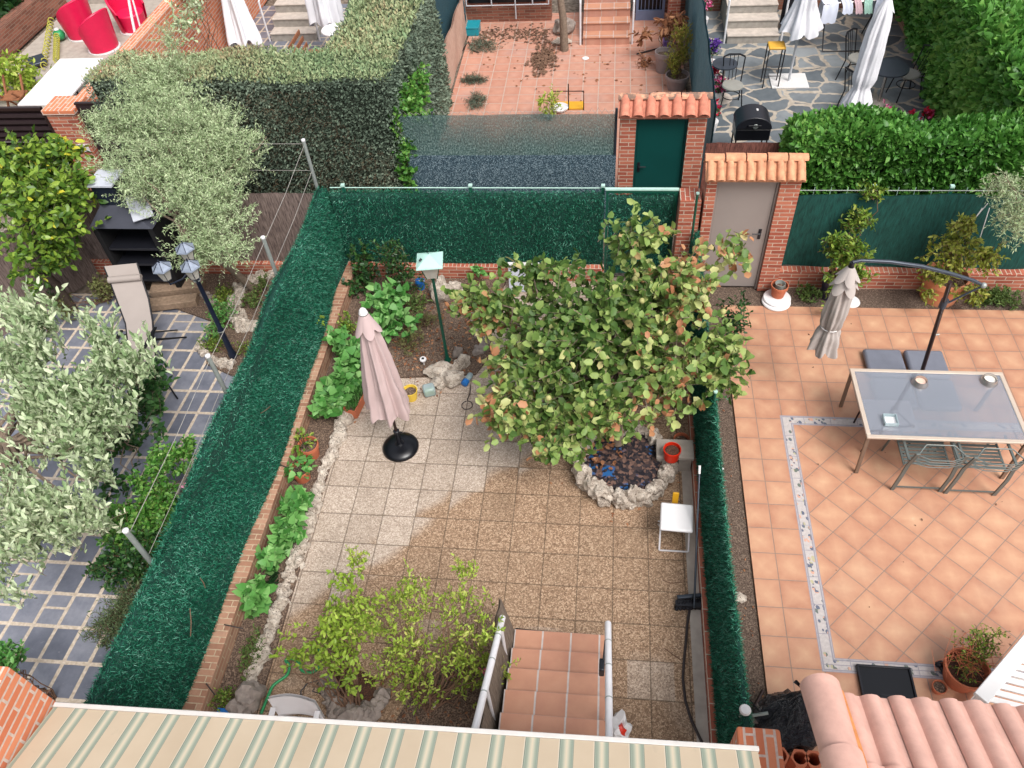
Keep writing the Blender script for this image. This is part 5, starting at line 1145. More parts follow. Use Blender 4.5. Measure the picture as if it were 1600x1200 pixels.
# black trays, bonsai, small pots in front of the porch
f = thing('black_tray', 'glossy black ribbed rectangular tray on the patterned border of the terrace', 'tray', (5.93, -3.25, 0))
gA, gB = G(1336, 1040), G(1420, 1045)
MB().box(gA.x, gB.x, gA.y - .42, gA.y, .005, .03).build('tray_base', M['black_satin'], f, bevel=.004)
q = MB().box(gA.x, gB.x, gA.y - .02, gA.y, .031, .05).box(gA.x, gA.x + .02, gA.y - .42, gA.y - .021, .031, .05).box(gB.x - .02, gB.x, gA.y - .42, gA.y - .021, .031, .05); q.build('rim', M['black'], f, bevel=.004)
q = MB()
for k in range(5): q.box((gA.x + gB.x) / 2 - .08, (gA.x + gB.x) / 2 + .08, gA.y - .30 - k * .03, gA.y - .285 - k * .03, .0305, .036)
q.build('ribs', M['black'], f)
g = G(1508, 1062, .1); pp = pot('terracotta bowl with a wispy half dry bush beside the white railing', 6.66, -3.16, .21, .26, M['terracotta'], 0, fill='bark')
plant(pp, 'foliage', [(6.74, -3.02, .42, .20, .2, .14, 2), (6.64, -3.18, .32, .15, .15, .1, 1), (6.86, -2.94, .5, .16, .16, .12, 1)], 90, .16, 9, .035, .45, 'oval', M['citrus'], 430, bark=M['twig_brown'], base=(6.68, -3.14, .2), limbs=20, sr=.006, gap=.6, gs=6, up=.4)
P, D, A, B = crown([(6.62, -3.1, .38, .28, .26, .16)], 90, .22, 1, 431, up=.4); V, F = twigs(A, B, .003, '', None, None); npmesh('dry_twigs', V, F, np.zeros(len(V)), M['terracotta'], pp)
g = G(1466, 1040, 0); f = thing('doorstop', 'small black rounded object on the border tiles left of the terracotta bowl', 'doorstop', (g.x, g.y, 0)); MB().rock((g.x, g.y, .04), .045, .04, .045, 5, .1, 2).build('body', M['black'], f); MB().tube([(g.x, g.y, .03), (g.x + .03, g.y - .09, .02)], .02, 8).build('tail', M['black'], f)
g = G(1464, 1078, 0); pot('little round terracotta pot just behind the porch roof edge', g.x, g.y, .07, .09, M['terracotta'], 0, fill='soil')
g = G(1457, 1079, 0); 
# white railing of the neighbour's steps
f = thing('white_railing', 'white slatted stair railing at the right edge above the porch roof', 'railing', (6.9, -3.1, 0))
a = G(1532, 1092, .72); b = G(1622, 985, .72); MB().bar(a, b, .13, .05).build('top_rail', M['white'], f, bevel=.006)
q = Vector((.42, -.05, -.06)); MB().bar(a + q, b + q, .08, .05).build('outer_rail', M['white'], f, bevel=.006)
for k in range(12):
    p = a.lerp(b, (k + .3) / 11); MB().bar(p + Vector((.07, 0, -.03)), p + q + Vector((-.05, 0, .0)), .055, .02).build('cross_slat', M['white'], f)
a2 = Vector((a.x + .03, a.y, a.z)); d = (b - a); MB().bar(a + Vector((.0, 0, -.62)), b + Vector((0, 0, -.62)), .06, .04).build('lower_rail', M['white'], f)
for k in range(9):
    p = a.lerp(b, (k + .5) / 9); MB().bar((p.x, p.y, .125), (p.x, p.y, .693), .05, .025, tuple(d.normalized())).build('slat', M['white'], f)
# bag, clay tubes, rubble by the brick pillar
bx_, by_ = 4.88, -3.80; f = thing('rubbish_bag', 'knotted crumpled black rubbish bag beside the clay porch roof', 'bag', (bx_, by_, 0))
vs, fs = ICO[4]; out = []
for v in vs:
    r = 1 + .2 * noise.noise(v * 2.2) + .16 * abs(noise.noise(v * 5)) + .09 * abs(noise.noise(v * 11)); p = Vector((v.x * .31 * r, v.y * .25 * r, .26 + v.z * .26 * r))
    if v.z > .3: k = (v.z - .3) / .7; p.x = p.x * (1 - .75 * k) + .08 * k; p.y = p.y * (1 - .75 * k) + .12 * k; p.z += .26 * k * k
    p.z = max(p.z, .01); out.append((bx_ + p.x, by_ + p.y, p.z))
bg_ = Mat('black_bin_liner', .3, 0, .6); bg_.p.inputs['Roughness'].default_value = .22; bg_.base('#1c1d26'); bg_.p.inputs['Specular IOR Level'].default_value = 1.0; bg_.bump(bg_.noise(13, 5, rough=.7, dist=2.0), 1.0, .12); MB().add(out, fs).build('bag_body', bg_.m, f, sharp=0)
q = MB(); q.grid(lambda u, v: (bx_ + .08 + (u - .5) * .22 * (.3 + v), by_ + .14 + .02 * math.sin(u * 20), .70 + .15 * v + .02 * math.sin(u * 15)), 20, 6); q.build('knot', bg_.m, f)
def hexblock(label, px, py, z, grp='hexagonal clay tubes'):
    g = G(px, py, z); f = thing('clay_tube', label, 'clay tube', (g.x, g.y, 0), grp); n = 6; r = .085; ri = .058; vs = []; m_ = 24
    def hx(a): 
        t = (a % (math.pi / 3)) - math.pi / 6; return r * math.cos(math.pi / 6) / math.cos(t)
    A_ = [2 * math.pi * k / m_ for k in range(m_)]
    for zz, fn in ((0, hx), (z, hx), (z, lambda a: ri), (.03, lambda a: ri)): vs += [(g.x + math.cos(a) * fn(a), g.y + math.sin(a) * fn(a), zz) for a in A_]
    fs = [(i * m_ + k, i * m_ + (k + 1) % m_, (i + 1) * m_ + (k + 1) % m_, (i + 1) * m_ + k) for i in range(3) for k in range(m_)] + [tuple(3 * m_ + k for k in range(m_)), tuple(range(m_))[::-1]]
    MB().add(vs, fs).build('tube_body', M['terracotta'], f)
    MB().lathe([(0, .0), (ri * .98, 0), (ri * .98, .01), (0, .01)], (g.x, g.y, .04), 16).build('inner_floor', M['bark'], f)
hexblock('hexagonal clay tube half filled with gravel, left of the three', 1219, 1180, .33); hexblock('empty hexagonal clay tube in the middle of the three', 1250, 1184, .33); hexblock('empty hexagonal clay tube touching the verge of the porch roof', 1272, 1186, .33)
f = thing('capped_pipe', 'white capped round pipe end standing behind the orange brick pillar', 'pipe', (4.42, -4.0, 0)); g = G(1165, 1108, 1.2); MB().tube([(g.x, g.y, 0), (g.x, g.y, 1.16)], .03, 12).build('pipe', M['galv'], f); MB().lathe([(0, 0), (.045, 0), (.05, .02), (.04, .04), (0, .045)], (g.x, g.y, 1.161), 20).build('cap', M['white'], f)
f = thing('tarp', 'scrap of bright green netting hanging on the outside of the low hedge fence', 'netting', (4.42, -3.7, 0)); a = G(1153, 1052, .8); MB().grid(lambda u, v: (a.x - .02 + .10 * u * v + .02, a.y - .35 * v + .02, .95 - .5 * v - .06 * u + .01 * math.sin(u * 12)), 14, 10).build('net_cloth', plain('bright_green_net', '#2fae82', .6, var=.15), f); MB().rock((a.x + .07, a.y - .36, .45), .05, .05, .05, 4, .2, 2).build('bundle', M['galv_green'], f)
for k, (a, b, r, mt, lab) in enumerate((((1178, 1105), (1192, 1078), .014, 'brown_metal', 'brown rod leaning beside the black rubbish bag'), ((1176, 1118), (1200, 1114), .016, 'galv', 'grey metal bar sticking out between the brick pillar and the black bag'), ((1172, 1094), (1187, 1112), .007, 'black', 'thin black cable crossing the brown rod'))):
    tag(MB().tube([G(a[0], a[1], .5), G(b[0], b[1], .55)], r, 8).build('rod', M[mt]), lab, 'rod')
g = G(1190, 1125, .2); rockthing('grey lump of rubble between the brick pillar and the black rubbish bag', 1188, 1128, .13, .12, .2, 51, mat='rock_dark', z=0)
g = G(1172, 1195, 1.5); tag(MB().box(4.13, 4.42, -5.16, -5.0, 1.1, 1.7).build('flower_box', M['terracotta'], smooth=False, bevel=.02), 'terracotta box edge at the foot of the orange brick pillar', 'box')
for k, (px, py, h, lab) in enumerate(((1127, 734, .95, 'thin white pipe standing in the soil strip beside the low hedge fence'), (1118, 613, 1.25, 'pale green capped post at the far end of the low hedge fence'), (1090, 303, 1.7, 'pale green post beside the short brick post'))):
    g = G(px, py, h); f = thing('fence_post', lab, 'post', (g.x, g.y, 0)); MB().tube([(g.x, g.y, -.03), (g.x, g.y, h)], .018, 10).build('post_tube', M['white_metal'] if k == 0 else M['dark_green_metal'], f); MB().lathe([(0, 0), (.024, 0), (.024, .02), (0, .024)], (g.x, g.y, h + .001), 12).build('cap', M['galv_green'] if k else M['white'], f)
rockthing('single pale stone in the soil strip beside the low hedge fence', 1155, 934, .07, .06, .03, 52, z=-.03); litter('dry_leaves', 'few small dry leaves scattered on the soil strip by the terrace', 60, lambda r: (r.uniform(4.45, 4.73), r.uniform(-4, 2.4)), -.03, .03, 'dry', 91)
# ------------------------------------------------------------------ slate yard on the left
def wirepost(label, px, py, z):
    g = G(px, py, z); f = thing('wire_post', label, 'post', (g.x, g.y, 0), 'grey tube posts with wires'); MB().tube([(g.x, g.y, 0), (g.x, g.y, z - .001)], .028, 12).build('tube', M['galv'], f); MB().lathe([(0, 0), (.031, 0), (.031, .02), (.02, .03), (0, .032)], (g.x, g.y, z), 14).build('cap', M['white_metal'], f); return Vector((g.x, g.y, z))
wp = [wirepost('grey wire post furthest from the awning, at the corner of the long hedge fence', 474, 220, 2.15), wirepost('grey wire post beside the olive tree trunk', 411, 372, 1.82), wirepost('grey wire post beside the foot of the triple lamp', 325, 557, 1.82), wirepost('grey wire post nearest the awning, beside the silver leaved tree', 197, 830, 1.82)]
for i in range(3):
    for j, dz in enumerate((.06, .5)):
        a, b = wp[i], wp[i + 1]; tag(MB().tube([a + Vector((0, 0, -dz)), (a + b) / 2 + Vector((0, 0, -dz - .03)), b + Vector((0, 0, -dz))], .0035, 5).build('fence_wire', M['rope']), f'{("upper", "lower")[j]} wire between the {("two far posts", "two middle posts", "two near posts")[i]} along the long hedge fence', 'wire')
for j, dz in enumerate((.05, .5)): tag(MB().tube([wp[0] + Vector((0, 0, -dz)), wp[0] + Vector((-2.5, .05, -dz - .02)), wp[0] + Vector((-5, .1, -dz))], .0035, 5).build('fence_wire', M['rope']), f'{("upper", "lower")[j]} wire above the brown brushwood screen', 'wire')
# olive tree
ot = tree('feathery grey green olive tree in the soil bed of the slate yard', (-2.72, 2.3, 0), [(-2.55, 2.45, .0), (-2.72, 2.35, .5), (-2.9, 2.2, 1.0), (-3.05, 2.05, 1.4)], .05,
     [E_(270, 240, 2.1, .95, .7, .75, 4), E_(330, 330, 1.7, .62, .5, .48, 2.2), E_(240, 130, 2.6, .55, .42, .42, 1.4), E_(190, 200, 2.3, .48, .4, .32, 1.1), E_(360, 240, 2.0, .5, .4, .4, 1.3), E_(300, 400, 1.3, .3, .3, .22, .7), E_(170, 255, 2.0, .25, .25, .18, .4), E_(350, 385, 1.4, .42, .3, .2, .7), E_(260, 60, 3.1, .14, .12, .22, .25), E_(150, 190, 2.3, .18, .12, .1, .25), E_(250, 180, 2.4, .7, .5, .5, 2.4), E_(330, 190, 2.3, .45, .4, .35, 1.2), E_(225, 290, 1.9, .5, .4, .4, 1.2), E_(290, 300, 1.85, .75, .5, .5, 2), E_(320, 250, 2.0, .6, .5, .45, 1.5), E_(280, 120, 2.6, .45, .4, .4, 1), E_(395, 215, 2.1, .2, .15, .12, .25)],
     2300, .42, 30, .056, .22, 'lance', 'olive', 501, limbs=20, name='olive_tree', sr=.004, gap=.22, up=.45, upn=1.2)
# lemon tree
tree('leafy lemon tree with a few yellow leaves at the left edge behind the lounger', (-5.35, 1.9, 0), [(-5.4, 1.9, 0), (-5.35, 1.85, .6), (-5.3, 1.7, 1.1)], .06,
     [E_(70, 330, 1.75, .72, .6, .52, 3), E_(30, 260, 2.1, .55, .45, .4, 2), E_(130, 290, 1.9, .34, .3, .3, .9), E_(20, 410, 1.4, .55, .45, .4, 1.6), E_(100, 240, 2.15, .28, .25, .2, .6), E_(85, 395, 1.3, .32, .3, .25, .8)],
     560, .25, 8, .12, .56, 'oval', 'lemon', 502, limbs=18, bark='wood_bark_dark', name='lemon_tree', sr=.009, gap=.35, up=.1,
     rnd=lambda P, r: np.where((r.rand(len(P)) < .015) | ((np.linalg.norm(P - np.array(G(115, 225, 2.15)), axis=1) < .28) & (r.rand(len(P)) < .6)), 1.0, r.rand(len(P)) * .72))
# silver leaved apple tree, two stems
tree('silvery leaved apple tree reaching over the slates at the left edge', (-3.85, -2.2, 0), [(-4.05, -2.1, 0), (-3.95, -2.05, .6), (-3.75, -1.9, 1.2), (-3.6, -1.8, 1.6)], .055,
     [E_(40, 560, 2.2, .62, .5, .42, 2.4), E_(130, 600, 2.0, .55, .45, .42, 2.4), E_(60, 700, 1.9, .55, .48, .45, 2.4), E_(170, 650, 1.8, .36, .34, .32, 1.2), E_(90, 800, 1.6, .48, .38, .34, 1.6), E_(20, 850, 1.5, .4, .34, .3, 1.2), E_(205, 560, 2.1, .3, .26, .26, .7), E_(60, 490, 2.5, .26, .2, .2, .5), E_(150, 520, 2.3, .26, .2, .2, .5), E_(20, 490, 2.5, .22, .2, .2, .3), E_(140, 740, 1.6, .3, .25, .22, .6), E_(25, 915, 1.2, .22, .2, .15, .4), E_(70, 640, 2.0, .5, .45, .4, 2), E_(110, 680, 1.8, .45, .4, .35, 1.5), E_(50, 780, 1.7, .5, .4, .35, 1.6), E_(150, 800, 1.5, .25, .22, .2, .5)],
     800, .46, 14, .094, .38, 'curl', 'silver', 503, limbs=26, name='apple_tree', sr=.006, gap=.45, gs=4.5, up=2.0, upn=.5, shell=2.3)
tree('dark leaved small tree behind the silvery apple tree beside the lounger', (-3.2, -.7, 0), [(-3.25, -.75, 0), (-3.2, -.7, .5), (-3.1, -.6, .9)], .04,
     [E_(205, 640, 1.0, .36, .34, .34, 2), E_(225, 590, 1.1, .26, .24, .24, 1), E_(170, 680, .8, .35, .3, .3, 1), E_(190, 740, .8, .3, .3, .3, 1), E_(225, 690, .9, .25, .25, .3, 1)], 300, .22, 8, .085, .7, 'oval', 'bush_dark', 504, limbs=10, name='small_tree', sr=.007, gap=.45, rnd=lambda P, r: r.rand(len(P)) ** .6)
for i, (label, els, n, mat, L, shape, W) in enumerate([
  ('bushy green rose shrub leaning on the long hedge fence beside the silvery tree', [E_(225, 760, .8, .40, .38, .36, 3), E_(205, 830, .6, .34, .32, .32, 2), E_(260, 720, .8, .25, .24, .24, 1.4), E_(290, 700, .9, .1, .12, .12, .3), E_(250, 800, .6, .24, .32, .28, 1.4)], 620, 'ivy', .058, 'oval', .6),
  ('green shrub behind the near grey wire post', [E_(195, 880, .5, .34, .3, .28, 2), E_(230, 860, .5, .25, .28, .26, 1)], 280, 'bush_dark', .06, 'oval', .6),
  ('feathery grey rosemary bush at the edge of the slates near the hedge fence', [E_(185, 975, .35, .28, .24, .24, 2), E_(205, 940, .4, .2, .2, .2, 1)], 420, 'rosemary', .06, 'lance', .16),
  ('bright green bush at the left edge just above the orange brick wall', [E_(8, 1040, .9, .3, .24, .24, 2)], 110, 'hydrangea', .06, 'oval', .55),
  ('green bush beside the curved stone bed of the slate yard', [E_(345, 490, .25, .22, .24, .2, 2), E_(335, 520, .15, .2, .2, .12, 1)], 120, 'hydrangea', .04, 'oval', .6),
  ('mossy yellow green ground plant at the lower end of the curved stone bed', [E_(330, 535, .1, .22, .16, .08, 2), E_(385, 545, .1, .2, .14, .08, 1)], 110, 'citrus', .03, 'oval', .6),
  ('yellow green ground plant at the upper end of the curved stone bed', [E_(350, 460, .12, .14, .2, .09, 2)], 70, 'citrus', .035, 'oval', .6),
  ('small green plants inside the ring of white stones', [E_(395, 465, .15, .2, .26, .12, 2), E_(410, 440, .2, .15, .15, .1, 1)], 80, 'grass', .04, 'oval', .5),
  ('dark low plants under the lemon tree at the left edge', [E_(40, 450, .3, .5, .3, .25, 2)], 140, 'bush_dark', .07, 'lance', .2),
  ('dull dry plants left of the lounger', [E_(160, 450, .25, .2, .2, .2, 2), E_(90, 480, .2, .3, .3, .2, 2)], 130, 'lavender', .05, 'oval', .5)]):
    g = els[0]; f = thing('bush', label, 'bush', (g[0], g[1], 0)); plant(f, 'foliage', els, n, .14, 9, L, W, shape, M[mat], 520 + i, bark=M['twig_brown'], base=(g[0], g[1], 0), limbs=12, sr=.006, gap=.35, up=.4)
fl = G(289, 760, .75); f = thing('rose_flower', 'single pink rose bloom against the long hedge fence', 'flower', tuple(fl)); r = RS(9); P = np.array([tuple(fl)] * 14); leafmesh('petals', P, r.normal(size=(14, 3)) + [0, 0, .6], r.normal(size=(14, 3)), .045, .035, r.rand(14), 'oval', M['flower_pink'], f); MB().tube([tuple(fl), (fl.x - .05, fl.y - .05, .3)], .003, 5).build('stem', M['twig_brown'], f)
# stones
ring = [G(x, y) for x, y in ((425, 432), (400, 440), (378, 455), (365, 475), (365, 500), (380, 515), (405, 515))]
stones('stone_border', 'ring of rough white stones around the plants beside the olive tree', [(p.x, p.y) for p in ring], 22, .085, M['rock'], 81, zs=1.2)
stones('stone_border', 'curved pale stone edge at the foot of the triple lamp post', [(p.x, p.y) for p in [G(x, y) for x, y in ((312, 540), (325, 560), (345, 570), (362, 575))]], 9, .075, M['rock'], 82)
stones('stone_border', 'line of weathered stones behind the lounger along the bed', [(p.x, p.y) for p in [G(x, y) for x, y in ((215, 465), (270, 462), (320, 462), (335, 475))]], 14, .07, M['rock_dark'], 83)
stones('stone_border', 'row of round white pebbles inside the stone ring', [(p.x, p.y) for p in [G(x, y) for x, y in ((372, 470), (376, 490), (390, 503))]], 7, .045, M['rock'], 84, zs=1.6)
stones('stone_border', 'loose pale stones on the brick wall below the brushwood screen', [(p.x, p.y) for p in [G(x, y, .22) for x, y in ((410, 400), (450, 395))]], 5, .05, M['rock'], 85)
a, b = G(238, 455, .12), G(318, 446, .12); f = thing('timber_step', 'weathered timber sleepers beside the lounger under the lamp heads', 'sleeper', (a.x, a.y, 0))
MB().bar(a, b, .26, .16).build('plank', M['wood_pale'], f, bevel=.01); MB().bar(a + Vector((.02, -.3, -.03)), b + Vector((0, -.3, -.03)), .2, .12).build('plank', M['wood_pale'], f, bevel=.01)
# triple lamp
bx_, by_ = G(366, 560).x, G(366, 560).y; f = thing('triple_lamp', 'dark navy lamp post with three grey hexagonal lanterns', 'lamp', (bx_, by_, 0)); H_ = 1.92
MB().lathe([(.06, 0), (.06, .12), (.045, .14), (.04, .55), (.048, .56), (.048, .60), (.034, .62), (.03, 1.5), (.04, 1.51), (.04, 1.54), (.028, 1.56), (.026, H_ - .1), (0, H_ - .08)], (bx_, by_, 0), 14).build('post', M['navy_metal'], f)
for z in (.58, 1.52): MB().tube([(bx_, by_, z - .005), (bx_, by_, z + .008)], .051, 14).build('collar', M['galv'], f)
def lantern(cx, cy, z0, s=1.0):
    hx = lambda r, z: [(cx + r * s * math.cos(k * math.pi / 3), cy + r * s * math.sin(k * math.pi / 3), z) for k in range(6)]
    def loft(mb, a, b): mb.add(a + b, [(k, (k + 1) % 6, 6 + (k + 1) % 6, 6 + k) for k in range(6)] + [tuple(range(6))[::-1], tuple(range(6, 12))])
    q = MB(); loft(q, hx(.06, z0), hx(.105, z0 + .17)); g_ = q.build('lantern_glass', M['lamp_glass'], f, smooth=False)
    q = MB(); loft(q, hx(.135, z0 + .172), hx(.13, z0 + .184)); loft(q, hx(.12, z0 + .185), hx(.03, z0 + .26)); q.build('lantern_cap', plain('grey_lantern_cap', '#8a93a2', .3, .3, var=.2, scale=20), f, smooth=False)
    q = MB(); loft(q, hx(.05, z0 - .02), hx(.065, z0 - .002)); q.build('lantern_cup', M['navy_metal'], f, smooth=False)
    q = MB()
    for k in range(6): q.tube([hx(.062, z0)[k], hx(.107, z0 + .17)[k]], .005, 5); q.tube([hx(.125, z0 + .192)[k], hx(.034, z0 + .266)[k]], .004, 5)
    q.tube([(cx, cy, z0 + .26), (cx, cy, z0 + .30)], .01, 6); q.build('lantern_frame', M['navy_metal'], f)
LC = [G(254, 421, 1.95), G(298, 419, 1.95), G(290, 391, 1.95)]
for c_l in LC:
    lantern(c_l.x, c_l.y, 1.80); MB().tube([(bx_, by_, 1.72), ((bx_ + c_l.x) / 2, (by_ + c_l.y) / 2, 1.66), (c_l.x, c_l.y, 1.70), (c_l.x, c_l.y, 1.79)], .012, 8).build('bracket', M['navy_metal'], f)
# lounger: head end far left, foot end hidden by the silvery tree
f = thing('sun_lounger', 'taupe reclining sun lounger with black frame on the slates', 'sun lounger', (-3.6, .9, 0))
h0, h1 = G(162, 415, .95), G(216, 411, .95); w_v = Vector((h1.x - h0.x, h1.y - h0.y, 0)); f0, f1 = G(195, 528, .42), G(240, 520, .42); e0, e1 = G(188, 590, .40), G(232, 590, .40)
h1 = h0 + Vector((.55, .08, 0)); f0 = Vector((-3.85, .75, .42)); dirv = Vector((f0.x - h0.x, f0.y - h0.y, 0)); 
sd_ = Vector((.54, .16, 0)); g0 = G(178, 425, .95); S0 = G(200, 530, .42); E0 = G(205, 610, .42)
pr = [(G(162, 416, 1.0), G(214, 411, 1.0)), (G(172, 440, .86), G(222, 436, .86)), (G(183, 470, .70), G(232, 466, .70)), (G(196, 505, .52), G(238, 500, .52)), (G(200, 540, .40), G(240, 535, .40)), (G(205, 570, .38), G(244, 566, .38)), (G(212, 610, .36), G(252, 606, .36))]
q = MB()
for dz in (0, -.02):
    vs = []; 
    for a, b in pr: vs += [a + Vector((0, 0, dz)), b + Vector((0, 0, dz))]
    q.add(vs, [(2 * i, 2 * i + 1, 2 * i + 3, 2 * i + 2) for i in range(len(pr) - 1)])
q.build('sling', M['canvas_taupe'], f)
a, b = pr[0][0].lerp(pr[2][0], .45), pr[0][1].lerp(pr[2][1], .45); MB().tube([a + Vector((0, 0, .03)), b + Vector((0, 0, .03))], .05, 12).build('head_cushion', M['canvas_taupe'], f)
for s in (0, 1):
    MB().tube([p[s] + Vector((0, 0, -.01)) for p in pr], .014, 8).build('side_tube', M['black_metal'], f)
    j = pr[4][s]; o = Vector((.06 if s else -.06, 0, 0)); MB().tube([pr[3][s] + o + Vector((0, .3, -.5)), j + o + Vector((0, .05, .16)), j + o + Vector((0, -.3, .16)), pr[6][s] + o + Vector((0, .1, -.35))], .012, 8).build('leg', M['black_metal'], f)
    MB().tube([Vector((j.x + o.x * 2.5, j.y + .5, .012)), j + o + Vector((0, -.1, .14)), ], .012, 8).build('leg', M['black_metal'], f); MB().bar(j + o + Vector((0, .12, .19)), j + o + Vector((0, -.3, .19)), .05, .025).build('armrest', M['black_metal'], f, bevel=.008)
MB().tube([Vector((pr[4][0].x - .1, pr[4][0].y + .5, .012)), Vector((pr[4][1].x + .15, pr[4][1].y + .5, .012))], .012, 8).build('foot_bar', M['black_metal'], f)
# masonry barbecue
f = thing('masonry_barbecue', 'black masonry barbecue with charcoal hood and shelves below', 'barbecue', (-4.1, 2.6, 0))
X0, X1, Y0, Y1 = -4.60, -3.64, 2.26, 2.80
MB().box(X0, X0 + .08, Y0, Y1, 0, 1.35).build('side_wall', M['soot'], f, bevel=.005); MB().box(X1 - .08, X1, Y0, Y1, 0, 1.35).build('side_wall', M['soot'], f, bevel=.005); MB().box(X0 + .081, X1 - .081, Y1 - .06, Y1, 0, 1.35).build('back_wall', M['soot'], f)
for z in (.30, .62, .92): MB().box(X0 + .082, X1 - .082, Y0 + .02, Y1 - .062, z, z + .04).build('shelf', M['black'], f, bevel=.004)
def fru(x0, x1, y0, y1, z0, X0_, X1_, Y0_, Y1_, z1): return MB().add([(x0, y0, z0), (x1, y0, z0), (x1, y1, z0), (x0, y1, z0), (X0_, Y0_, z1), (X1_, Y0_, z1), (X1_, Y1_, z1), (X0_, Y1_, z1)], [(3, 2, 1, 0), (4, 5, 6, 7), (0, 1, 5, 4), (1, 2, 6, 5), (2, 3, 7, 6), (3, 0, 4, 7)])
fru(X0 - .02, X1 + .02, Y0 - .02, Y1, 1.36, X0 + .18, X1 - .46, Y0 + .2, Y1, 1.62).build('hood', M['hood_grey'], f, smooth=False); MB().box(X0 + .18, X1 - .46, Y0 + .2, Y1, 1.622, 1.95).build('chimney', M['navy_metal'], f, smooth=False)
MB().box(X0 + .14, X1 - .42, Y0 + .16, Y1 + .04, 1.952, 1.98).build('chimney_cap', M['pale_panel'], f)
a = G(255, 312, 1.4); tag(MB().bar((-3.72, 2.3, 1.5), (-4.0, 2.75, 1.62), .3, .02).build('metal_sheet', M['pale_panel'], smooth=False, bevel=.004), 'pale grey sheet lying between the barbecue hood and the olive tree', 'sheet')
for k, (a, b) in enumerate((((188, 372), (178, 398)), ((176, 368), (166, 396)), ((236, 350), (226, 372)), ((248, 378), (240, 392)))):
    tag(MB().tube([G(*a, .35), G(*b, .30)], .012, 6).build('firewood', M['wood_pale']), ('leftmost split stick beside the black barbecue shelves', 'second split stick from the left beside the black barbecue shelves', 'short stick on the middle shelf of the black barbecue', 'short stick at the right end of the lowest barbecue shelf')[[1, 0, 2, 3][k]], 'stick')
# ------------------------------------------------------------------ cypress hedge beyond the alley
def hedge_block(f, name, x0, x1, y0, y1, z0, z1, dens, seed, mat, mat_top, core, L=.07, W=.2, shape='lance', amp=.1, topamp=.06, skip=(), part='sprays'):
    r = RS(seed); C = MB(); d = .07
    def disp(P): return lowfreq(P, 2.4, seed)[:, None] * amp
    # five faces as grids pushed in and out
    faces = {'front': ((x0, y0, z0), (x1 - x0, 0, 0), (0, 0, z1 - z0), (0, -1, 0)), 'back': ((x1, y1, z0), (x0 - x1, 0, 0), (0, 0, z1 - z0), (0, 1, 0)), 'left': ((x0, y1, z0), (0, y0 - y1, 0), (0, 0, z1 - z0), (-1, 0, 0)), 'right': ((x1, y0, z0), (0, y1 - y0, 0), (0, 0, z1 - z0), (1, 0, 0)), 'top': ((x0, y0, z1), (x1 - x0, 0, 0), (0, y1 - y0, 0), (0, 0, 1))}
    Ps = {'s': [], 't': []}; Ns = {'s': [], 't': []}; cm = np.array([(x0 + x1) / 2, (y0 + y1) / 2, (z0 + z1) / 2])
    for k, (o, u, v, n) in faces.items():
        o, u, v, n = map(np.array, (o, u, v, n)); o = o.astype(float); lu, lv = np.linalg.norm(u), np.linalg.norm(v); nu, nv = max(3, int(lu / .12)), max(3, int(lv / .12))
        ii, jj = np.meshgrid(np.linspace(0, 1, nu), np.linspace(0, 1, nv)); P = o + ii.reshape(-1, 1) * u + jj.reshape(-1, 1) * v; c = P - n * d; c = c + (cm - c) * 0.02
        q = c + disp(P) * unit(P - cm)
        C.add([tuple(p) for p in q], [(j * nu + i, j * nu + i + 1, (j + 1) * nu + i + 1, (j + 1) * nu + i) for j in range(nv - 1) for i in range(nu - 1)])
        if k in skip: continue
        m = int(dens * lu * lv); a, b = r.rand(m), r.rand(m); P = o + a[:, None] * u + b[:, None] * v; Q = P + disp(P) * unit(P - cm) + r.normal(size=(m, 3)) * .025
        key = 't' if k == 'top' else 's'; Ps[key].append(Q); Ns[key].append(np.tile(n, (m, 1)))
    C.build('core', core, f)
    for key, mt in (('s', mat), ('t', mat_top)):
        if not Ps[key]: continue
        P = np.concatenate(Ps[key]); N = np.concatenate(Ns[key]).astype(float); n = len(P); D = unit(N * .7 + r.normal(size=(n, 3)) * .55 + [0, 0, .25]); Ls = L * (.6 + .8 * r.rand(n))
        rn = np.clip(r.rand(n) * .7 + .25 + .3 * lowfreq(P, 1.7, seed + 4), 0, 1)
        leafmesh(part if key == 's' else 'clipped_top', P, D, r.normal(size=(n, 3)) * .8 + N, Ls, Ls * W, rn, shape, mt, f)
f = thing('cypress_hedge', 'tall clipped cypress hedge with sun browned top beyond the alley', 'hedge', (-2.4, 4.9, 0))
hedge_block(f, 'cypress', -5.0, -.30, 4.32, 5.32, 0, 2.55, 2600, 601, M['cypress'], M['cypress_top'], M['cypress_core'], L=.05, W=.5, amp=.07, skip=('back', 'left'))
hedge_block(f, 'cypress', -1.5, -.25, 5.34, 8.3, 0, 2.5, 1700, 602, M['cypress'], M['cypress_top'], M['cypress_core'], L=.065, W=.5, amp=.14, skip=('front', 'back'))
r = RS(4); n = 5200; P = np.stack([r.uniform(-4.9, -.4, n), 4.24 + .05 * r.rand(n), r.uniform(.6, 2.42, n)], 1); P = P[(lowfreq(P, 2.0, 66) > .05)]; n = len(P)
leafmesh('dry_twigs', P, r.normal(size=(n, 3)) + [0, -.6, 0], r.normal(size=(n, 3)), .10, .006, r.rand(n), 'blade', M['cypress_brown'], f)
f = thing('creeper', 'bright green creeper climbing the right side of the cypress hedge', 'climber', (-.2, 4.6, 0))
plant(f, 'foliage', [(-.25, 4.35, 1.2, .14, .12, .9, 2), (-.12, 5.2, 1.9, .16, .7, .35, 2.4), (-.1, 4.7, 2.0, .2, .3, .25, 1), (0, 4.6, 1.75, .3, .15, .12, .8)], 330, .2, 8, .075, .75, 'heart', M['ivy'], 605, bark=M['twig_brown'], base=(-.2, 4.4, 0), limbs=12, sr=.006, gap=.25)
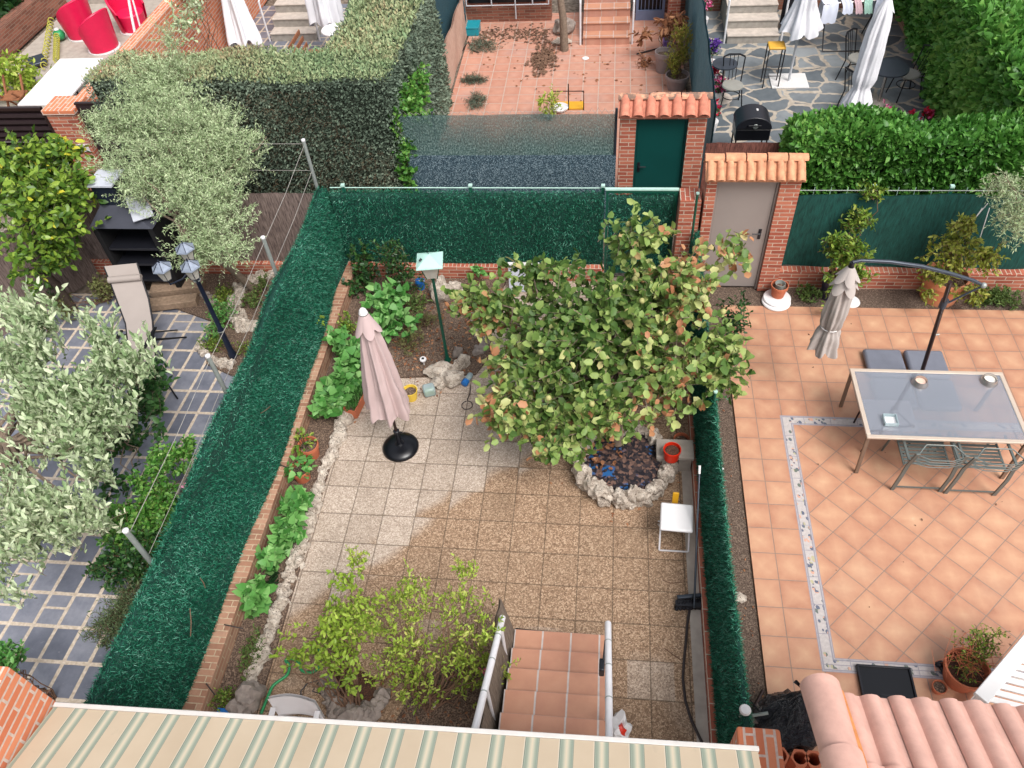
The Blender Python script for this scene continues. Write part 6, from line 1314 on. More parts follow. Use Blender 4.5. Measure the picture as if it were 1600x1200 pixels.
# ivy covered wall opposite and along the right
f = thing('creeper_hedge', 'dense green creeper hedge along the alley behind the terrace', 'hedge', (7.4, 4.3, 0))
hedge_block(f, 'creeper', 5.72, 8.9, 3.86, 4.55, 0, 1.74, 1700, 611, M['ivy'], M['ivy'], M['ivy_core'], L=.09, W=.6, shape='heart', amp=.14, part='leaves')
f = thing('creeper_hedge', 'tall creeper wall along the right side of the stone patio', 'hedge', (9.8, 8, 0))
hedge_block(f, 'creeper', 8.95, 10.2, 4.6, 13, .35, 2.1, 820, 612, M['ivy'], M['ivy'], M['ivy_core'], L=.125, W=.62, shape='heart', amp=.24, part='leaves', skip=('back', 'right'))
wall('brick_wall', 'pinkish brick wall foot below the tall creeper wall', [(9.26, 9.5, 4.5, 12.6, 0, .42)], M['brick_top'])
# ------------------------------------------------------------------ houses across the back and their steps
wall('house_wall', 'brick house wall behind the tiled back patio', [(-.45, 1.62, 12.0, 12.3, 0, 3.6), (3.55, 4.75, 12.3, 12.6, 0, 3.6)], M['brick_dark'], 'house wall')
wall('house_wall', 'brick house wall behind the stone patio with laundry', [(6.75, 11.0, 12.3, 12.6, 0, 3.2), (4.78, 5.5, 12.3, 12.6, 0, 3.2)], M['brick_dark'], 'house wall')
wall('house_wall', 'brick house wall behind the wooden bench', [(-12, -5.5, 15.2, 15.5, 0, 3.2)], M['brick_dark'], 'house wall')
g1, g2 = G(732, 18, .5), G(870, 16, .5); f = thing('window', 'barred basement window with pale grilles above the tiled back patio', 'window', (.6, 11.95, .4))
q = MB()
for z in (.42, .60, .80, .98, 1.2): q.tube([(-.35, 11.9, z), (1.58, 11.9, z)], .014, 6)
for x in (-.34, .25, .8, 1.2, 1.57): q.tube([(x, 11.9, .42 if x != .8 else .1), (x, 11.9, 1.4)], .016, 6)
q.build('grille', M['house_white'], f); MB().box(-.3, 1.5, 11.97, 11.995, .45, 1.4).build('pane', M['black_satin'], f)
def steps(label, x0, x1, y0, n, rise, run, m1, m2, rails=True, name='back_steps', rm='white_metal'):
    f = thing(name, label, 'steps', ((x0 + x1) / 2, y0, 0))
    for i in range(n):
        MB().box(x0, x1, y0 + run * i, y0 + run * (i + 1), 0, rise * (i + 1) - .025).build('step', m1, f, smooth=False); MB().box(x0 - .005, x1 + .005, y0 + run * i - .02, y0 + run * (i + 1) + .0, rise * (i + 1) - .0245, rise * (i + 1)).build('tread', m2, f, smooth=False, bevel=.004)
    if rails:
        for x in (x0 - .06, x1 + .06):
            MB().tube([(x, y0 + .02, 0), (x, y0 + .02, .9), (x, y0 + run * n, .9 + rise * n)], .022, 8).build('rail', M[rm], f)
    return f
steps('pink tiled steps with white rails leading up from the tiled back patio', 2.40, 3.42, 10.72, 8, .18, .30, M['back_tile'], M['stair_tile'])
steps('pale stone steps with white rails leading up from the stone patio', 5.52, 6.60, 10.66, 6, .18, .34, M['step_stone'], M['step_top'])
steps('grey stone steps beside the wooden bench behind the cypress hedge', -4.95, -3.85, 11.2, 6, .19, .34, M['step_stone'], M['step_top'])
f = thing('barred_door', 'blue grey barred door beside the pink tiled steps', 'door', (3.85, 12.2, 0)); q = MB().box(3.56, 3.62, 11.9, 11.95, 0, 2).box(4.15, 4.21, 11.9, 11.95, 0, 2).box(3.621, 4.149, 11.9, 11.95, 0, .22); q.build('door_frame', M['blue_grey'], f)
q = MB(); [q.tube([(3.68 + k * .085, 11.92, .22), (3.68 + k * .085, 11.92, 2)], .009, 6) for k in range(6)]; q.build('bars', M['blue_grey'], f); MB().box(3.62, 4.15, 11.98, 12.0, 0, 2).build('pane', M['black_satin'], f)
wall('brick_pillar', 'narrow brick pillar at the far end of the pale blue netting fence', [(4.25, 4.5, 11.2, 11.6, 0, 2.4)], M['brick'], 'pillar')
# things on the tiled back patio
tree('bare grey trunk tree beside the pink tiled steps', (2.05, 10.75, 0), [(2.0, 10.5, 0), (1.98, 10.5, .7), (1.9, 10.6, 1.3), (1.7, 10.7, 2.2)], .075, [(1.9, 10.8, 2.5, .9, .7, .3)], 26, .3, 6, .08, .5, 'oval', 'rose', 701, limbs=8, name='patio_tree')
rockthing('pile of dark stones at the foot of the bare patio tree', 882, 45, .22, .2, .22, 702, mat='rock_dark', z=0); rockthing('pale white stone at the foot of the bare patio tree', 877, 66, .2, .12, .08, 703, z=0)
g = G(850, 92, 0); litter('dead_leaf_pile', 'heap of dead brown leaves swept together on the tiled back patio', 420, lambda r: (g.x + r.normal() * .13, g.y + r.normal() * .36), .02, .09, 'twig_brown', 704, 'leaf pile')
o = bpy.data.objects['dead_leaf_pile']; r = RS(3)
for v in o.data.vertices: pass
litter('dead_leaves', 'scattered dead leaves over the tiled back patio', 90, lambda r: (r.uniform(.2, 4.2), r.uniform(8.2, 11.2)), .0, .07, 'dry', 705); litter('dark_leaf_mess', 'dark leaf mess along the foot of the barred window', 400, lambda r: (r.uniform(.0, 1.6), 11.3 + r.normal() * .2), .0, .08, 'twig_brown', 706)
for i, (px, py, rx, ry, lab) in enumerate(((755, 72, .34, .4, 'pile of cut cypress clippings beside the teal box'), (740, 128, .3, .12, 'line of cut cypress clippings in the middle left of the patio'), (745, 162, .2, .3, 'small cypress clippings near the shade net fence'))):
    g = G(px, py, 0); f = thing('clippings', lab, 'clippings', (g.x, g.y, 0)); plant(f, 'sprays', [(g.x, g.y, .05, rx, ry, .06)], 110, .25, 14, .06, .14, 'lance', M['cypress'], 710 + i, gap=.3, up=-.2, bark=M['twig_brown'], base=(g.x, g.y, .02), limbs=4, sr=.006)
g = G(738, 44, .1); f = thing('plastic_box', 'teal plastic box against the left side of the tiled back patio', 'box', (g.x, g.y, 0)); MB().box(g.x - .17, g.x + .17, g.y - .2, g.y + .2, 0, .17).build('box_body', M['teal'], f, bevel=.02); MB().box(g.x - .18, g.x + .18, g.y - .21, g.y + .21, .171, .20).build('lid', M['teal'], f, bevel=.01)
g = G(720, 30, .4); tag(MB().tube([(g.x + .1 * math.cos(t), g.y + .1 * math.sin(t * 1.1), .75 - t * .018 + .28 * math.sin(t)) for t in [k * .35 for k in range(70)]], .012, 6).build('hose_coil', M['net_dark']), 'dark hose coil hanging on the rattan screen', 'hose')
tag(MB().tube([G(x, y, .02) for x, y in ((712, 55), (716, 75), (722, 80), (728, 70), (732, 65), (738, 78), (748, 82))], .013, 6).build('hose_end', M['hose_dark']), 'dark hose end lying on the patio below the teal box', 'hose')
f = thing('wire_cage', 'small thin wire frame with pale tray standing behind the shade net fence', 'wire frame', (2.1, 7.9, 0)); a, b = G(865, 172, 0), G(912, 172, 0)
q = MB(); q.tube([(a.x, a.y, 0), (a.x, a.y, .4), (b.x, b.y, .4), (b.x, b.y, 0)], .012, 5); q.tube([((a.x + b.x) / 2, a.y, 0), ((a.x + b.x) / 2, a.y, .55)], .012, 5); q.build('frame', M['brown_metal'], f); MB().box(a.x - .02, b.x, a.y, a.y + .28, .006, .03).build('amber_panel', M['amber'], f); MB().lathe([(0, 0), (.16, 0), (.18, .04), (.16, .04), (0, .02)], (a.x + .12, a.y, .03), 20).build('white_dish', M['white_plastic'], f)
g = G(858, 165, .3); f = thing('young_plant', 'spindly yellow green plant behind the shade net fence', 'plant', (g.x, g.y, 0)); plant(f, 'foliage', [(g.x, g.y, .35, .25, .2, .3)], 40, .16, 7, .08, .4, 'oval', M['rose'], 720, bark=M['twig_brown'], base=(g.x, g.y, 0), limbs=6, sr=.006)
pg = G(1042, 112, 0); pp = pot('tall grey plastic pot at the right side of the tiled back patio', 4.12, 9.5, .2, .42, M['pot_grey'], 0)
pg = pot('low grey pot hidden behind a yellow green conifer on the tiled back patio', 4.36, 8.75, .24, .3, M['pot_grey'], 0); plant(pg, 'foliage', [(4.38, 8.85, .85, .22, .28, .5, 3), (4.3, 8.7, .5, .22, .22, .25, 2)], 150, .2, 16, .06, .2, 'lance', M['conifer'], 721, bark=M['twig_brown'], base=(4.36, 8.75, .2), limbs=8, up=1.2)
f = thing('dead_plant', 'dead plant with curled reddish brown leaves leaning on the pale blue netting fence', 'plant', (4.25, 10.0, 0)); plant(f, 'foliage', [(4.2, 10.1, .75, .25, .3, .25, 2), (4.4, 9.7, .95, .16, .2, .25, 1), (3.7, 10.1, .6, .2, .15, .12, .7)], 46, .2, 6, .16, .4, 'oval', M['dry'], 722, bark=M['twig_brown'], base=(4.25, 10, 0), limbs=9, droop=.6, sr=.01)
g = G(1045, 68, .1); f = thing('crate', 'purple plastic crate beside the dead plant', 'crate', (g.x, g.y, 0)); MB().box(g.x - .13, g.x + .13, g.y - .14, g.y + .14, 0, .22).build('crate_body', M['purple'], f, bevel=.015); MB().box(g.x - .11, g.x + .11, g.y - .12, g.y + .12, .221, .226).build('crate_contents', M['soil'], f)
tag(MB().tube([G(995, 84, .02), G(1060, 68, .06)], .018, 6).build('pole', M['brown_metal']), 'long brown stick lying on the tiled back patio beside the purple crate', 'stick'); g = G(915, 91, .01); tag(MB().lathe([(0, 0), (.07, 0), (.075, .015), (0, .02)], (g.x, g.y, 0), 16).build('white_saucer', M['white_plastic']), 'little white saucer in the middle of the tiled back patio', 'saucer')
g = G(1005, 100, .01); f = thing('dead_branch', 'small dead leafy branch lying on the tiled back patio', 'branch', (g.x, g.y, 0)); plant(f, 'foliage', [(g.x, g.y, .04, .2, .3, .04)], 24, .2, 5, .09, .4, 'oval', M['dry'], 730, bark=M['twig_brown'], base=(g.x, g.y, .02), limbs=4, sr=.008, up=0)
# ------------------------------------------------------------------ stone patio
def closed_umb(name, label, x, y, zt, zb, prof, mat, seed, lean=(0, 0), basew=.0, pole_m='house_white', cat='parasol'):
    f = thing(name, label, cat, (x, y, 0)); t = Vector((x + lean[0], y + lean[1], zt)); b = Vector((x + lean[0] * .35, y + lean[1] * .35, zb)); MB().tube([(x, y, 0), t], .024, 8).build('pole', M[pole_m], f)
    canopy_mesh(t, b, prof, seed, 6).build('canopy', mat, f, sharp=0); MB().lathe([(0, 0), (.05, 0), (.05, .03), (.02, .06), (0, .06)], tuple(t), 12).build('finial', M['white'], f); return f
g = G(1232, 128, 0); f = closed_umb('folded_parasol', 'closed white parasol on a square white base plate beside the yellow bar stool', g.x, g.y, 2.75, 1.05, [(0, .05), (.3, .16), (.6, .16), (.75, .2), (1, .36)], M['canvas_white'], 12)
MB().box(g.x - .36, g.x + .36, g.y - .28, g.y + .3, .004, .03).build('base_plate', M['white'], f, bevel=.004)
g = G(1335, 190, 0); f = closed_umb('folded_parasol', 'tall closed white parasol behind the creeper hedge beside the round black table', 6.98, 5.85, 2.75, .9, [(0, .05), (.1, .12), (.4, .15), (.66, .15), (.72, .11), (.85, .2), (1, .27)], M['canvas_white'], 14, lean=(.20, .35)); MB().lathe([(0, 0), (.25, 0), (.25, .06), (0, .08)], (6.98, 5.85, 0), 24).build('base', M['white_metal'], f)
frill((7.18, 6.2, 2.76), (0, 0, -1), .05, .14, .2, 6, 3).build('vent_flap', M['canvas_white'], f, sharp=0)
g = G(1135, 112, .72)
def rtable(label, px, py, r, h=.72, grp=None):
    g = G(px, py, h); f = thing('round_table', label, 'table', (g.x, g.y, 0), grp); MB().lathe([(0, h - .025), (r, h - .025), (r, h), (0, h)], (g.x, g.y, 0), 40).build('table_top', M['umb_arm'], f); MB().tube([(g.x, g.y, .02), (g.x, g.y, h - .026)], .028, 10).build('column', M['steel'], f); MB().lathe([(0, 0), (.24, 0), (.22, .02), (.04, .05), (0, .05)], (g.x, g.y, 0), 24).build('foot', M['step_top'], f); return g
rtable('small round black table beside the flowers and the pale blue netting fence', 1133, 99, .24); tg = rtable('round black table between the bistro chairs on the stone patio', 1389, 105, .36)
def bistro(label, x, y, rz, grp='black bistro chairs on the stone patio'):
    f = thing('bistro_chair', label, 'chair', (x, y, 0), grp, rz); m = M['black_metal']
    o = WL[f]; T = lambda p: o @ Vector(p)
    MB().lathe([(0, .43), (.2, .43), (.205, .45), (.19, .47), (0, .475)], (x, y, 0), 28).build('seat', M['cushion'], f); MB().tube([T((.17 * math.cos(t), .17 * math.sin(t), .24)) for t in [k * .45 for k in range(14)]], .009, 6, closed=True).build('ring', m, f)
    for sx in (-1, 1):
        MB().tube([T((sx * .16, .15, .43)), T((sx * .21, .22, 0))], .012, 6).build('leg', m, f); MB().tube([T((sx * .2, -.26, 0)), T((sx * .17, -.17, .43)), T((sx * .2, -.27, .88))], .012, 6).build('leg', m, f)
    MB().tube([T((-.20, -.27, .88)), T((-.1, -.31, .91)), T((.1, -.31, .91)), T((.2, -.27, .88))], .018, 8).build('top_rail', m, f)
    q = MB(); [q.tube([T((sx * .06, -.18, .45)), T((sx * .075, -.30, .9))], .007, 6) for sx in (-1, 0, 1)]; q.build('back_spindles', m, f); return f
g = G(1425, 150, 0); bistro('black bistro chair with grey seat on the right of the round table', 8.65, 8.35, R_(105)); bistro('black bistro chair half hidden between the tall parasol and the round table', 7.62, 7.75, R_(-60)); bistro('black bistro chair on the far side of the round table', 7.85, 9.0, R_(-130)); bistro('black bistro chair behind the black barbecue', 5.35, 8.0, R_(180))
g = G(1205, 140, 0); f = thing('bar_stool', 'tall black bar stool with varnished yellow seat', 'stool', (6.22, 9.0, 0))
MB().box(6.05, 6.37, 8.7, 9.0, .78, .83).build('seat', M['wood_yellow'], f, bevel=.02)
for sx in (6.06, 6.36):
    for sy in (8.72, 8.98): MB().tube([(sx, sy, 0), (sx, sy, .78)], .012, 6).build('leg', M['black_metal'], f)
q = MB(); [q.tube([(6.06, y, z), (6.36, y, z)], .009, 6) for y, z in ((8.72, .25), (8.98, .25), (8.72, .45))]; q.build('footrest', M['black_metal'], f)
bx_, by_ = G(1172, 205, .6).x, 6.05; f = thing('kettle_barbecue', 'black lidded barbecue cart beside the brushwood screen', 'barbecue', (bx_, by_, 0))
q = MB(); n = 14; vs = []
for y0_, y1_ in ((by_ - .24, by_ + .24),):
    for y in (y0_, y1_):
        for k in range(n): t = math.pi * k / (n - 1); vs.append((bx_ + .30 * math.cos(t), y, .80 + .22 * math.sin(t)))
q.add(vs, [(k, k + 1, n + k + 1, n + k) for k in range(n - 1)] + [tuple(range(n))[::-1], tuple(range(n, 2 * n)), (0, n, 2 * n - 1, n - 1)]); q.build('lid', M['black'], f, bevel=.012)
MB().box(bx_ - .29, bx_ + .29, by_ - .23, by_ + .23, .58, .795).build('fire_box', M['black_satin'], f, bevel=.02); MB().tube([(bx_ - .1, by_ - .24, .88), (bx_ - .1, by_ - .29, .9), (bx_ + .1, by_ - .29, .9), (bx_ + .1, by_ - .24, .88)], .012, 8).build('handle', M['black_metal'], f)
MB().lathe([(0, 0), (.045, 0), (.04, .008), (0, .01)], (bx_ + .02, by_ - .246, .86), 20, Matrix.Rotation(R_(90), 3, 'X')).build('gauge', M['galv'], f); MB().lathe([(0, 0), (.022, 0), (.02, .02), (0, .02)], (bx_ + .05, by_ + .02, 1.015), 14).build('vent_knob', M['white'], f)
for sx in (-.26, .26):
    for sy in (-.2, .2): MB().tube([(bx_ + sx, by_ + sy, .0), (bx_ + sx, by_ + sy, .6)], .014, 6).build('leg', M['black_metal'], f)
def fpot(label, px, py, z, n, mats, s, seed):
    g = G(px, py, z); f = thing('flower_pot', label, 'flowers', (g.x, g.y, 0), 'pots of flowers on the stone patio'); MB().lathe([(0, 0), (.1, 0), (.14, .22), (.13, .22), (0, .18)], (g.x, g.y, 0), 20).build('pot_body', M['white_plastic'], f)
    plant(f, 'foliage', [(g.x, g.y, z, s, s, s * .8)], n, .1, 6, .05, .5, 'oval', M['bush_dark'], seed, bark=M['twig_brown'], base=(g.x, g.y, .15), limbs=5, sr=.005); P, D, A, B = crown([(g.x, g.y, z + .05, s, s, s * .9)], n, .05, 4, seed + 1, gap=.3)
    leafmesh('blooms', P, D, RS(seed).normal(size=P.shape) + [0, 0, .8], .06, .05, RS(seed).rand(len(P)), 'oval', M[mats], f)
fpot('white pot of pink flowers low down beside the pale blue netting fence', 1120, 135, .3, 40, 'flower_pink', .17, 801); fpot('pot of red flowers beside the pale blue netting fence', 1115, 112, .4, 30, 'flower_red', .14, 802); fpot('pot of violet flowers beside the small round black table', 1113, 75, .5, 46, 'flower_violet', .18, 803); fpot('pot of pink flowers at the far end of the pale blue netting fence', 1100, 8, .5, 30, 'flower_pink', .16, 804)
fpot('white pot of red and white flowers nearest the dark green door', 1113, 175, .4, 40, 'flower_red', .16, 805); fpot('clump of pink flowers in front of the bistro chairs above the creeper hedge', 1380, 180, .35, 50, 'flower_pink', .17, 806); fpot('small pot of red flowers right of the pink clump behind the creeper hedge', 1449, 182, .3, 24, 'flower_red', .11, 807); fpot('tiny pot of red flowers between the pink clump and the larger red flowers', 1422, 182, .3, 12, 'flower_red', .07, 808)
# drying rack with laundry
f = thing('drying_rack', 'black folding drying rack with laundry on the stone patio', 'drying rack', (7.9, 10.5, 0)); a, b = Vector((7.3, 10.6, .95)), Vector((8.55, 10.75, .95))
q = MB(); [q.tube([a + Vector((0, dy, 0)), b + Vector((0, dy, 0))], .009, 6) for dy in (-.28, -.1, .1, .28)]; [q.tube([(x, 10.3, .95), (x, 11.0, .95)], .012, 6) for x in (7.3, 8.55)]; q.build('rails', M['steel'], f)
for x in (7.45, 8.4): MB().tube([(x, 10.2, .02), (x, 10.95, .93)], .014, 6).build('leg', M['black_metal'], f); MB().tube([(x, 11.0, .02), (x, 10.4, .93)], .014, 6).build('leg', M['black_metal'], f)
MB().tube([(7.45, 10.2, .02), (8.4, 10.2, .02)], .014, 6).build('foot_bar', M['black_metal'], f)
for i, (x, wd, mt, lab) in enumerate(((7.42, .3, 'cloth_white', 'white shirt hanging at the left end of the drying rack'), (7.75, .2, 'cloth_white', 'pale blue white towel in the middle of the drying rack'), (7.98, .14, 'cloth_rose', 'rose striped cloth on the drying rack'), (8.18, .16, 'cloth_mint', 'mint green cloth on the drying rack'), (8.4, .18, 'cloth_white', 'white cloth at the right end of the drying rack'))):
    q = MB(); q.grid(lambda u, v: (x - wd / 2 + wd * u + .02 * math.sin(v * 9 + i), 10.45 + (v - .5) * .5, .985 - (abs(v - .5) * 2) ** 3 * (.38 if i in (0, 4) else .2) + .012 * math.sin(u * 14 + i)), 14, 14); tag(q.build('laundry', M[mt], sharp=0), lab, 'laundry', 'laundry on the drying rack')
g = G(1283, 20, .8); f = thing('hanging_coat', 'dark navy coat hanging on a stand near the house wall', 'coat', (g.x, 11.3, 0)); MB().grid(lambda u, v: (7.45 + (u - .5) * (.4 + .25 * v), 11.5 + .06 * math.sin(u * 16), 1.55 - .95 * v), 24, 10).build('cloth', M['cloth_black'], f); MB().tube([(7.4, 11.52, 0), (7.4, 11.52, 1.6)], .02, 6).build('stand', M['black_metal'], f)
f = thing('wheelie_case', 'dark wheeled case beside the pale stone steps', 'case', (6.75, 11.4, 0)); MB().box(6.72, 7.0, 11.2, 11.5, .06, .75).build('case_body', M['cloth_black'], f, bevel=.04); [MB().tube([(x, 11.25, .05), (x + .03, 11.25, .05)], .05, 12).build('wheel', M['black'], f) for x in (6.72, 6.96)]
# ------------------------------------------------------------------ dark patio with bench behind the hedge
g = G(398, 70, 0); closed_umb('folded_parasol', 'closed white parasol leaning behind the left part of the cypress hedge', -5.15, 10.2, 2.6, .3, [(0, .05), (.3, .13), (.7, .24), (1, .34)], M['canvas_white'], 21, lean=(-.4, .9)); closed_umb('folded_parasol', 'closed white parasol beside the grey stone steps', -3.2, 10.3, 2.7, .8, [(0, .06), (.3, .2), (.7, .3), (1, .34)], M['canvas_white'], 22, lean=(-.05, .3))
f = thing('wooden_bench', 'brown wooden bench half hidden by the cypress hedge', 'bench', (-3.4, 9.6, 0)); Mb = Matrix.Rotation(R_(-8), 3, 'Z')
for k in range(5): MB().box(-3.55 + k * .0, -2.55, 9.2 + k * .13, 9.31 + k * .13, .42, .445).build('seat_slat', M['wood'], f, bevel=.004)
q = MB(); [q.bar((-3.62 - .05 * k, 9.15, .5 + .14 * k), (-3.62 - .05 * k, 9.95, .5 + .14 * k), .09, .025, (1, 0, 0)) for k in range(3)]; q.build('backrest', M['wood'], f)
for x in (-3.5, -2.6):
    for y in (9.22, 9.8): MB().box(x - .03, x + .03, y - .03, y + .03, 0, .419).build('leg', M['wood'], f)
g = G(524, 48, .9); rt = thing('round_table', 'small round white topped table beside the hedge notch', 'table', (g.x, g.y, 0)); MB().lathe([(0, .9), (.29, .9), (.30, .92), (.29, .94), (0, .945)], (g.x, g.y, 0), 36).build('table_top', M['white_plastic'], rt); MB().lathe([(.2, .0), (.16, .1), (.14, .8), (.2, .898), (0, .899)], (g.x, g.y, 0), 24).build('pedestal', M['black_metal'], rt)
f = thing('house_hedge', 'dark bush beside the grey stone steps', 'bush', (-6.1, 12, 0)); plant(f, 'foliage', [(-6.3, 11.6, 1.0, .6, .7, .9)], 160, .3, 8, .12, .5, 'oval', M['bush_dark'], 740, bark=M['twig_brown'], base=(-6.3, 11.6, 0), limbs=8)
# ------------------------------------------------------------------ pillar, gates and the red chairs' garden
f = thing('brick_pillar', 'tall brick pillar with a small white number plate beside the dark brown gate', 'pillar', (-5.85, 4.45, 0)); MB().box(-6.12, -5.62, 4.42, 4.85, 0, 1.98).build('shaft', M['brick'], f, bevel=.006); MB().box(-6.15, -5.59, 4.39, 4.88, 1.981, 2.06).build('coping', M['brick_orange'], f, bevel=.006)
g1 = G(197, 236, 1.0); pl = MB().box(-5.86, -5.66, 4.405, 4.418, 1.30, 1.44).build('number_plate', M['white_plastic'], f)
cu = bpy.data.curves.new('digits', 'FONT'); cu.body = '71'; cu.size = .13; cu.extrude = .002; cu.align_x = 'CENTER'; cu.align_y = 'CENTER'; to = bpy.data.objects.new('plate_digits', cu); COL.objects.link(to); to.rotation_euler = (R_(90), 0, 0); to.location = Vector((-5.76, 4.40, 1.37)) - Vector(f.location); cu.materials.append(M['brown_metal']); to.parent = f
MB().box(-6.08, -5.92, 4.405, 4.418, 1.34, 1.44).build('name_plate', M['pale_panel'], f)
f = thing('sheet_gate', 'dark brown sheet steel gate between the brick pillar and the cypress hedge', 'gate', (-5.3, 4.5, 0)); MB().box(-5.58, -4.9, 4.5, 4.54, .05, 2.1).build('leaf', M['gate_brown'], f); MB().box(-5.59, -4.89, 4.49, 4.55, 2.101, 2.13).build('top_rail', M['brown_metal'], f)
f = thing('louvred_gate', 'dark brown louvred gate at the left edge beyond the lemon tree', 'gate', (-7.2, 4.5, 0)); q = MB(); [q.bar((-8.6, 4.5, .2 + k * .115), (-6.22, 4.5, .2 + k * .115), .05, .06) for k in range(16)]; q.build('louvres', M['gate_brown'], f, smooth=False); MB().box(-8.6, -6.22, 4.531, 4.545, .05, 2.0).build('backing', M['brown_metal'], f); MB().box(-8.62, -6.2, 4.47, 4.53, 2.02, 2.07).box(-6.215, -6.14, 4.47, 4.53, .05, 2.018).build('gate_frame', M['brown_metal'], f)
wall('garden_wall', 'orange brick garden wall with brick coping running back from the brick pillar', [(-6.05, -5.8, 4.9, 15, 0, 1.86)], M['brick_orange'], bevel=.01)
f = thing('white_table', 'long white topped garden table beside the orange brick wall', 'table', (-6.9, 6, 0)); cs = [G(85, 96, .75), G(150, 92, .75), G(96, 165, .75), G(30, 163, .75)]
MB().prism([(-8.75, 7.0), (-7.75, 7.0), (-7.82, 8.95), (-8.82, 8.95)], .72, .75).build('table_top', M['white_plastic'], f, bevel=.004)
for x, y in ((-8.65, 7.1), (-7.9, 7.1), (-8.7, 8.8), (-7.95, 8.8)): MB().tube([(x, y, 0), (x, y, .718)], .02, 6).build('leg', M['black_metal'], f)
def tubchair(label, px, py, rz, z=.4):
    g = G(px, py, z); f = thing('tub_chair', label, 'chair', (g.x, g.y, 0), 'raspberry red tub chairs', rz); o = WL[f]
    q = MB(); th0 = R_(-15); th1 = R_(195)
    def fn(ro, flip=False):
        return lambda u, v: o @ Vector(((ro + .07 * v) * math.cos(th0 + (th1 - th0) * u), (ro + .07 * v) * math.sin(th0 + (th1 - th0) * u) * .9, .04 + (.46 + .42 * math.sin(math.pi * u) ** .7) * v))
    q.grid(fn(.36), 28, 8); q.grid(fn(.31), 28, 8)
    rim = [fn(.335)(k / 27, 1) for k in range(28)]; q.tube(rim, .027, 8); q.build('shell', M['magenta'], f); MB().lathe([(0, .0), (.30, 0), (.33, .40), (.30, .43), (0, .44)], (g.x, g.y, 0), 32).build('seat', M['magenta'], f)
    MB().lathe([(0, .0), (.38, 0), (.385, .015), (.38, .03), (0, .031)], (g.x, g.y, .001), 32).build('base_rim', M['white_plastic'], f)
tubchair('raspberry red tub chair nearest the white table', 152, 50, R_(160 + 90)); tubchair('raspberry red tub chair behind the nearest one', 120, 30, R_(150 + 90)); tubchair('raspberry red tub chair partly hidden by the orange brick wall', 202, 20, R_(60))
f = thing('house_step', 'white framed barbecue and drawers behind the red tub chairs', 'cabinet', (-10.2, 13.5, 0)); MB().box(-11.4, -9.6, 13.6, 14.1, .0, .9).build('cabinet_body', M['concrete'], f); MB().box(-11.3, -9.9, 13.55, 13.598, .5, .86).build('drawer_front', M['white'], f, bevel=.01); MB().box(-11.2, -10.0, 13.54, 13.549, .3, .46).build('drawer_front', M['white'], f, bevel=.01)
g = G(92, 54, .15); f = thing('planter_ball', 'small green ball shaped plant pot beside the yellow coiled hoses', 'pot', (g.x, g.y, 0)); MB().rock((g.x, g.y, .14), .14, .14, .13, 5, .05, 3).build('ball', M['hose_green'], f); MB().lathe([(0, 0), (.06, 0), (.05, .03), (0, .03)], (g.x, g.y, .27), 14).build('cap', M['white'], f)
for k, (a, b, lab) in enumerate((((91, 60), (90, 100), 'yellow coiled hose just below the green ball'), ((82, 35), (70, 110), 'yellow coiled hose left of the green ball'))):
    A_, B_ = G(*a, .1), G(*b, .05); n = 90; tag(MB().tube([A_.lerp(B_, t / n) + Vector((.07 * math.cos(t * .9), 0, .07 + .07 * math.sin(t * .9))) for t in range(n)], .014, 5).build('coiled_hose', plain('yellow_hose', '#a9a548', .5)), lab, 'hose')
for k, (px, py, lab) in enumerate(((56, 95, 'folded dark grey cushion lying on the grey patio'), (46, 122, 'dark grey chair back standing on the grey patio beside the white table'))):
    g = G(px, py, .15); Mq = Matrix.Rotation(R_(40 - 70 * k), 3, 'Z') @ Matrix.Rotation(R_(15 + 50 * k), 3, 'X'); tag(MB().obox(g, .42, .32, .07, Mq).build('cushion', M['umb_arm'], bevel=.02), lab, 'cushion')
f = thing('folding_chair', 'brown wooden folding chair beside the louvred gate', 'chair', (-8.7, 6.6, 0)); g = G(22, 150, .4)
for s in (-.2, .2): MB().bar((g.x + s, g.y - .2, 0), (g.x + s, g.y + .25, .75), .04, .03).build('leg', M['wood'], f); MB().bar((g.x + s * .9, g.y + .25, 0), (g.x + s * .9, g.y - .25, .6), .04, .03).build('leg', M['wood'], f)
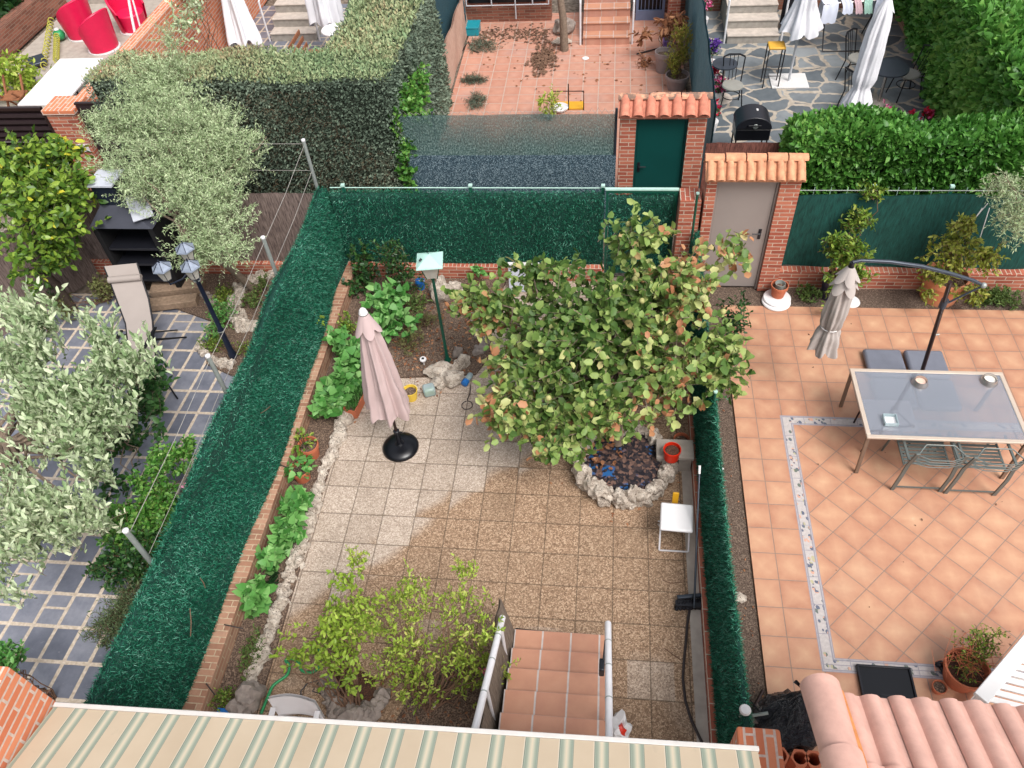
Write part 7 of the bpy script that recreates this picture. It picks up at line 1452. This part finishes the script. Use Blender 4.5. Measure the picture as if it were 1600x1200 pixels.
MB().box(g.x - .22, g.x + .22, g.y - .2, g.y + .2, .40, .425).build('seat', M['wood'], f)
f = thing('creeper_hedge', 'dark leafy hedge on the low wall in the upper left corner', 'hedge', (-12, 12, 0)); hedge_block(f, 'bush', -14.5, -11.75, 8.5, 15, .5, 2.2, 260, 901, M['bush_dark'], M['ivy'], M['ivy_core'], L=.2, W=.6, shape='heart', amp=.25, part='leaves', skip=('back', 'left'))
wall('brick_wall', 'low weathered wall under the dark hedge in the upper left corner', [(-11.7, -11.35, 8.0, 15, 0, .6)], M['brick_dark'])
f = thing('yellow_shrub', 'yellow green shrub at the left edge beyond the louvred gate', 'shrub', (-10.4, 8.3, 0)); g = G(10, 115, .6); plant(f, 'foliage', [(g.x, g.y, .5, .8, .7, .45)], 150, .25, 8, .12, .5, 'oval', M['rose'], 910, bark=M['twig_brown'], base=(g.x, g.y, 0), limbs=8)
f = thing('tube_stand', 'white bent tube stand standing beside the third red tub chair', 'stand', (-7.0, 11, 0)); a = G(212, 25, .9); MB().tube([(a.x - .15, a.y - .3, .0), (a.x - .1, a.y, .9), (a.x - .2, a.y + .5, 1.5)], .03, 8).build('tube', M['white_metal'], f); MB().tube([(a.x + .05, a.y - .25, .0), (a.x + .05, a.y + .1, 1.4)], .02, 8).build('tube', M['white_metal'], f)
f = thing('wall_creeper', 'pale green climber over the orange brick wall behind the olive tree', 'climber', (-6, 9, 0)); plant(f, 'foliage', [(-5.6, 9.8, 2.0, .35, .8, .35, 2), (-5.3, 8.6, 1.6, .35, .6, .5, 2)], 190, .25, 8, .09, .5, 'oval', M['silver'], 911, bark=M['twig_brown'], base=(-5.5, 9.2, 0), limbs=8)
f = thing('tuft', 'yellow green grassy tuft between the hedge and the orange wall', 'plant', (-6.1, 9.4, 0)); g = G(318, 50, .4); plant(f, 'foliage', [(g.x, g.y, .4, .3, .3, .35)], 70, .25, 10, .14, .1, 'lance', M['rose'], 912, bark=M['twig_brown'], base=(g.x, g.y, 0), limbs=4, up=1.2)
bpy.context.view_layer.update()
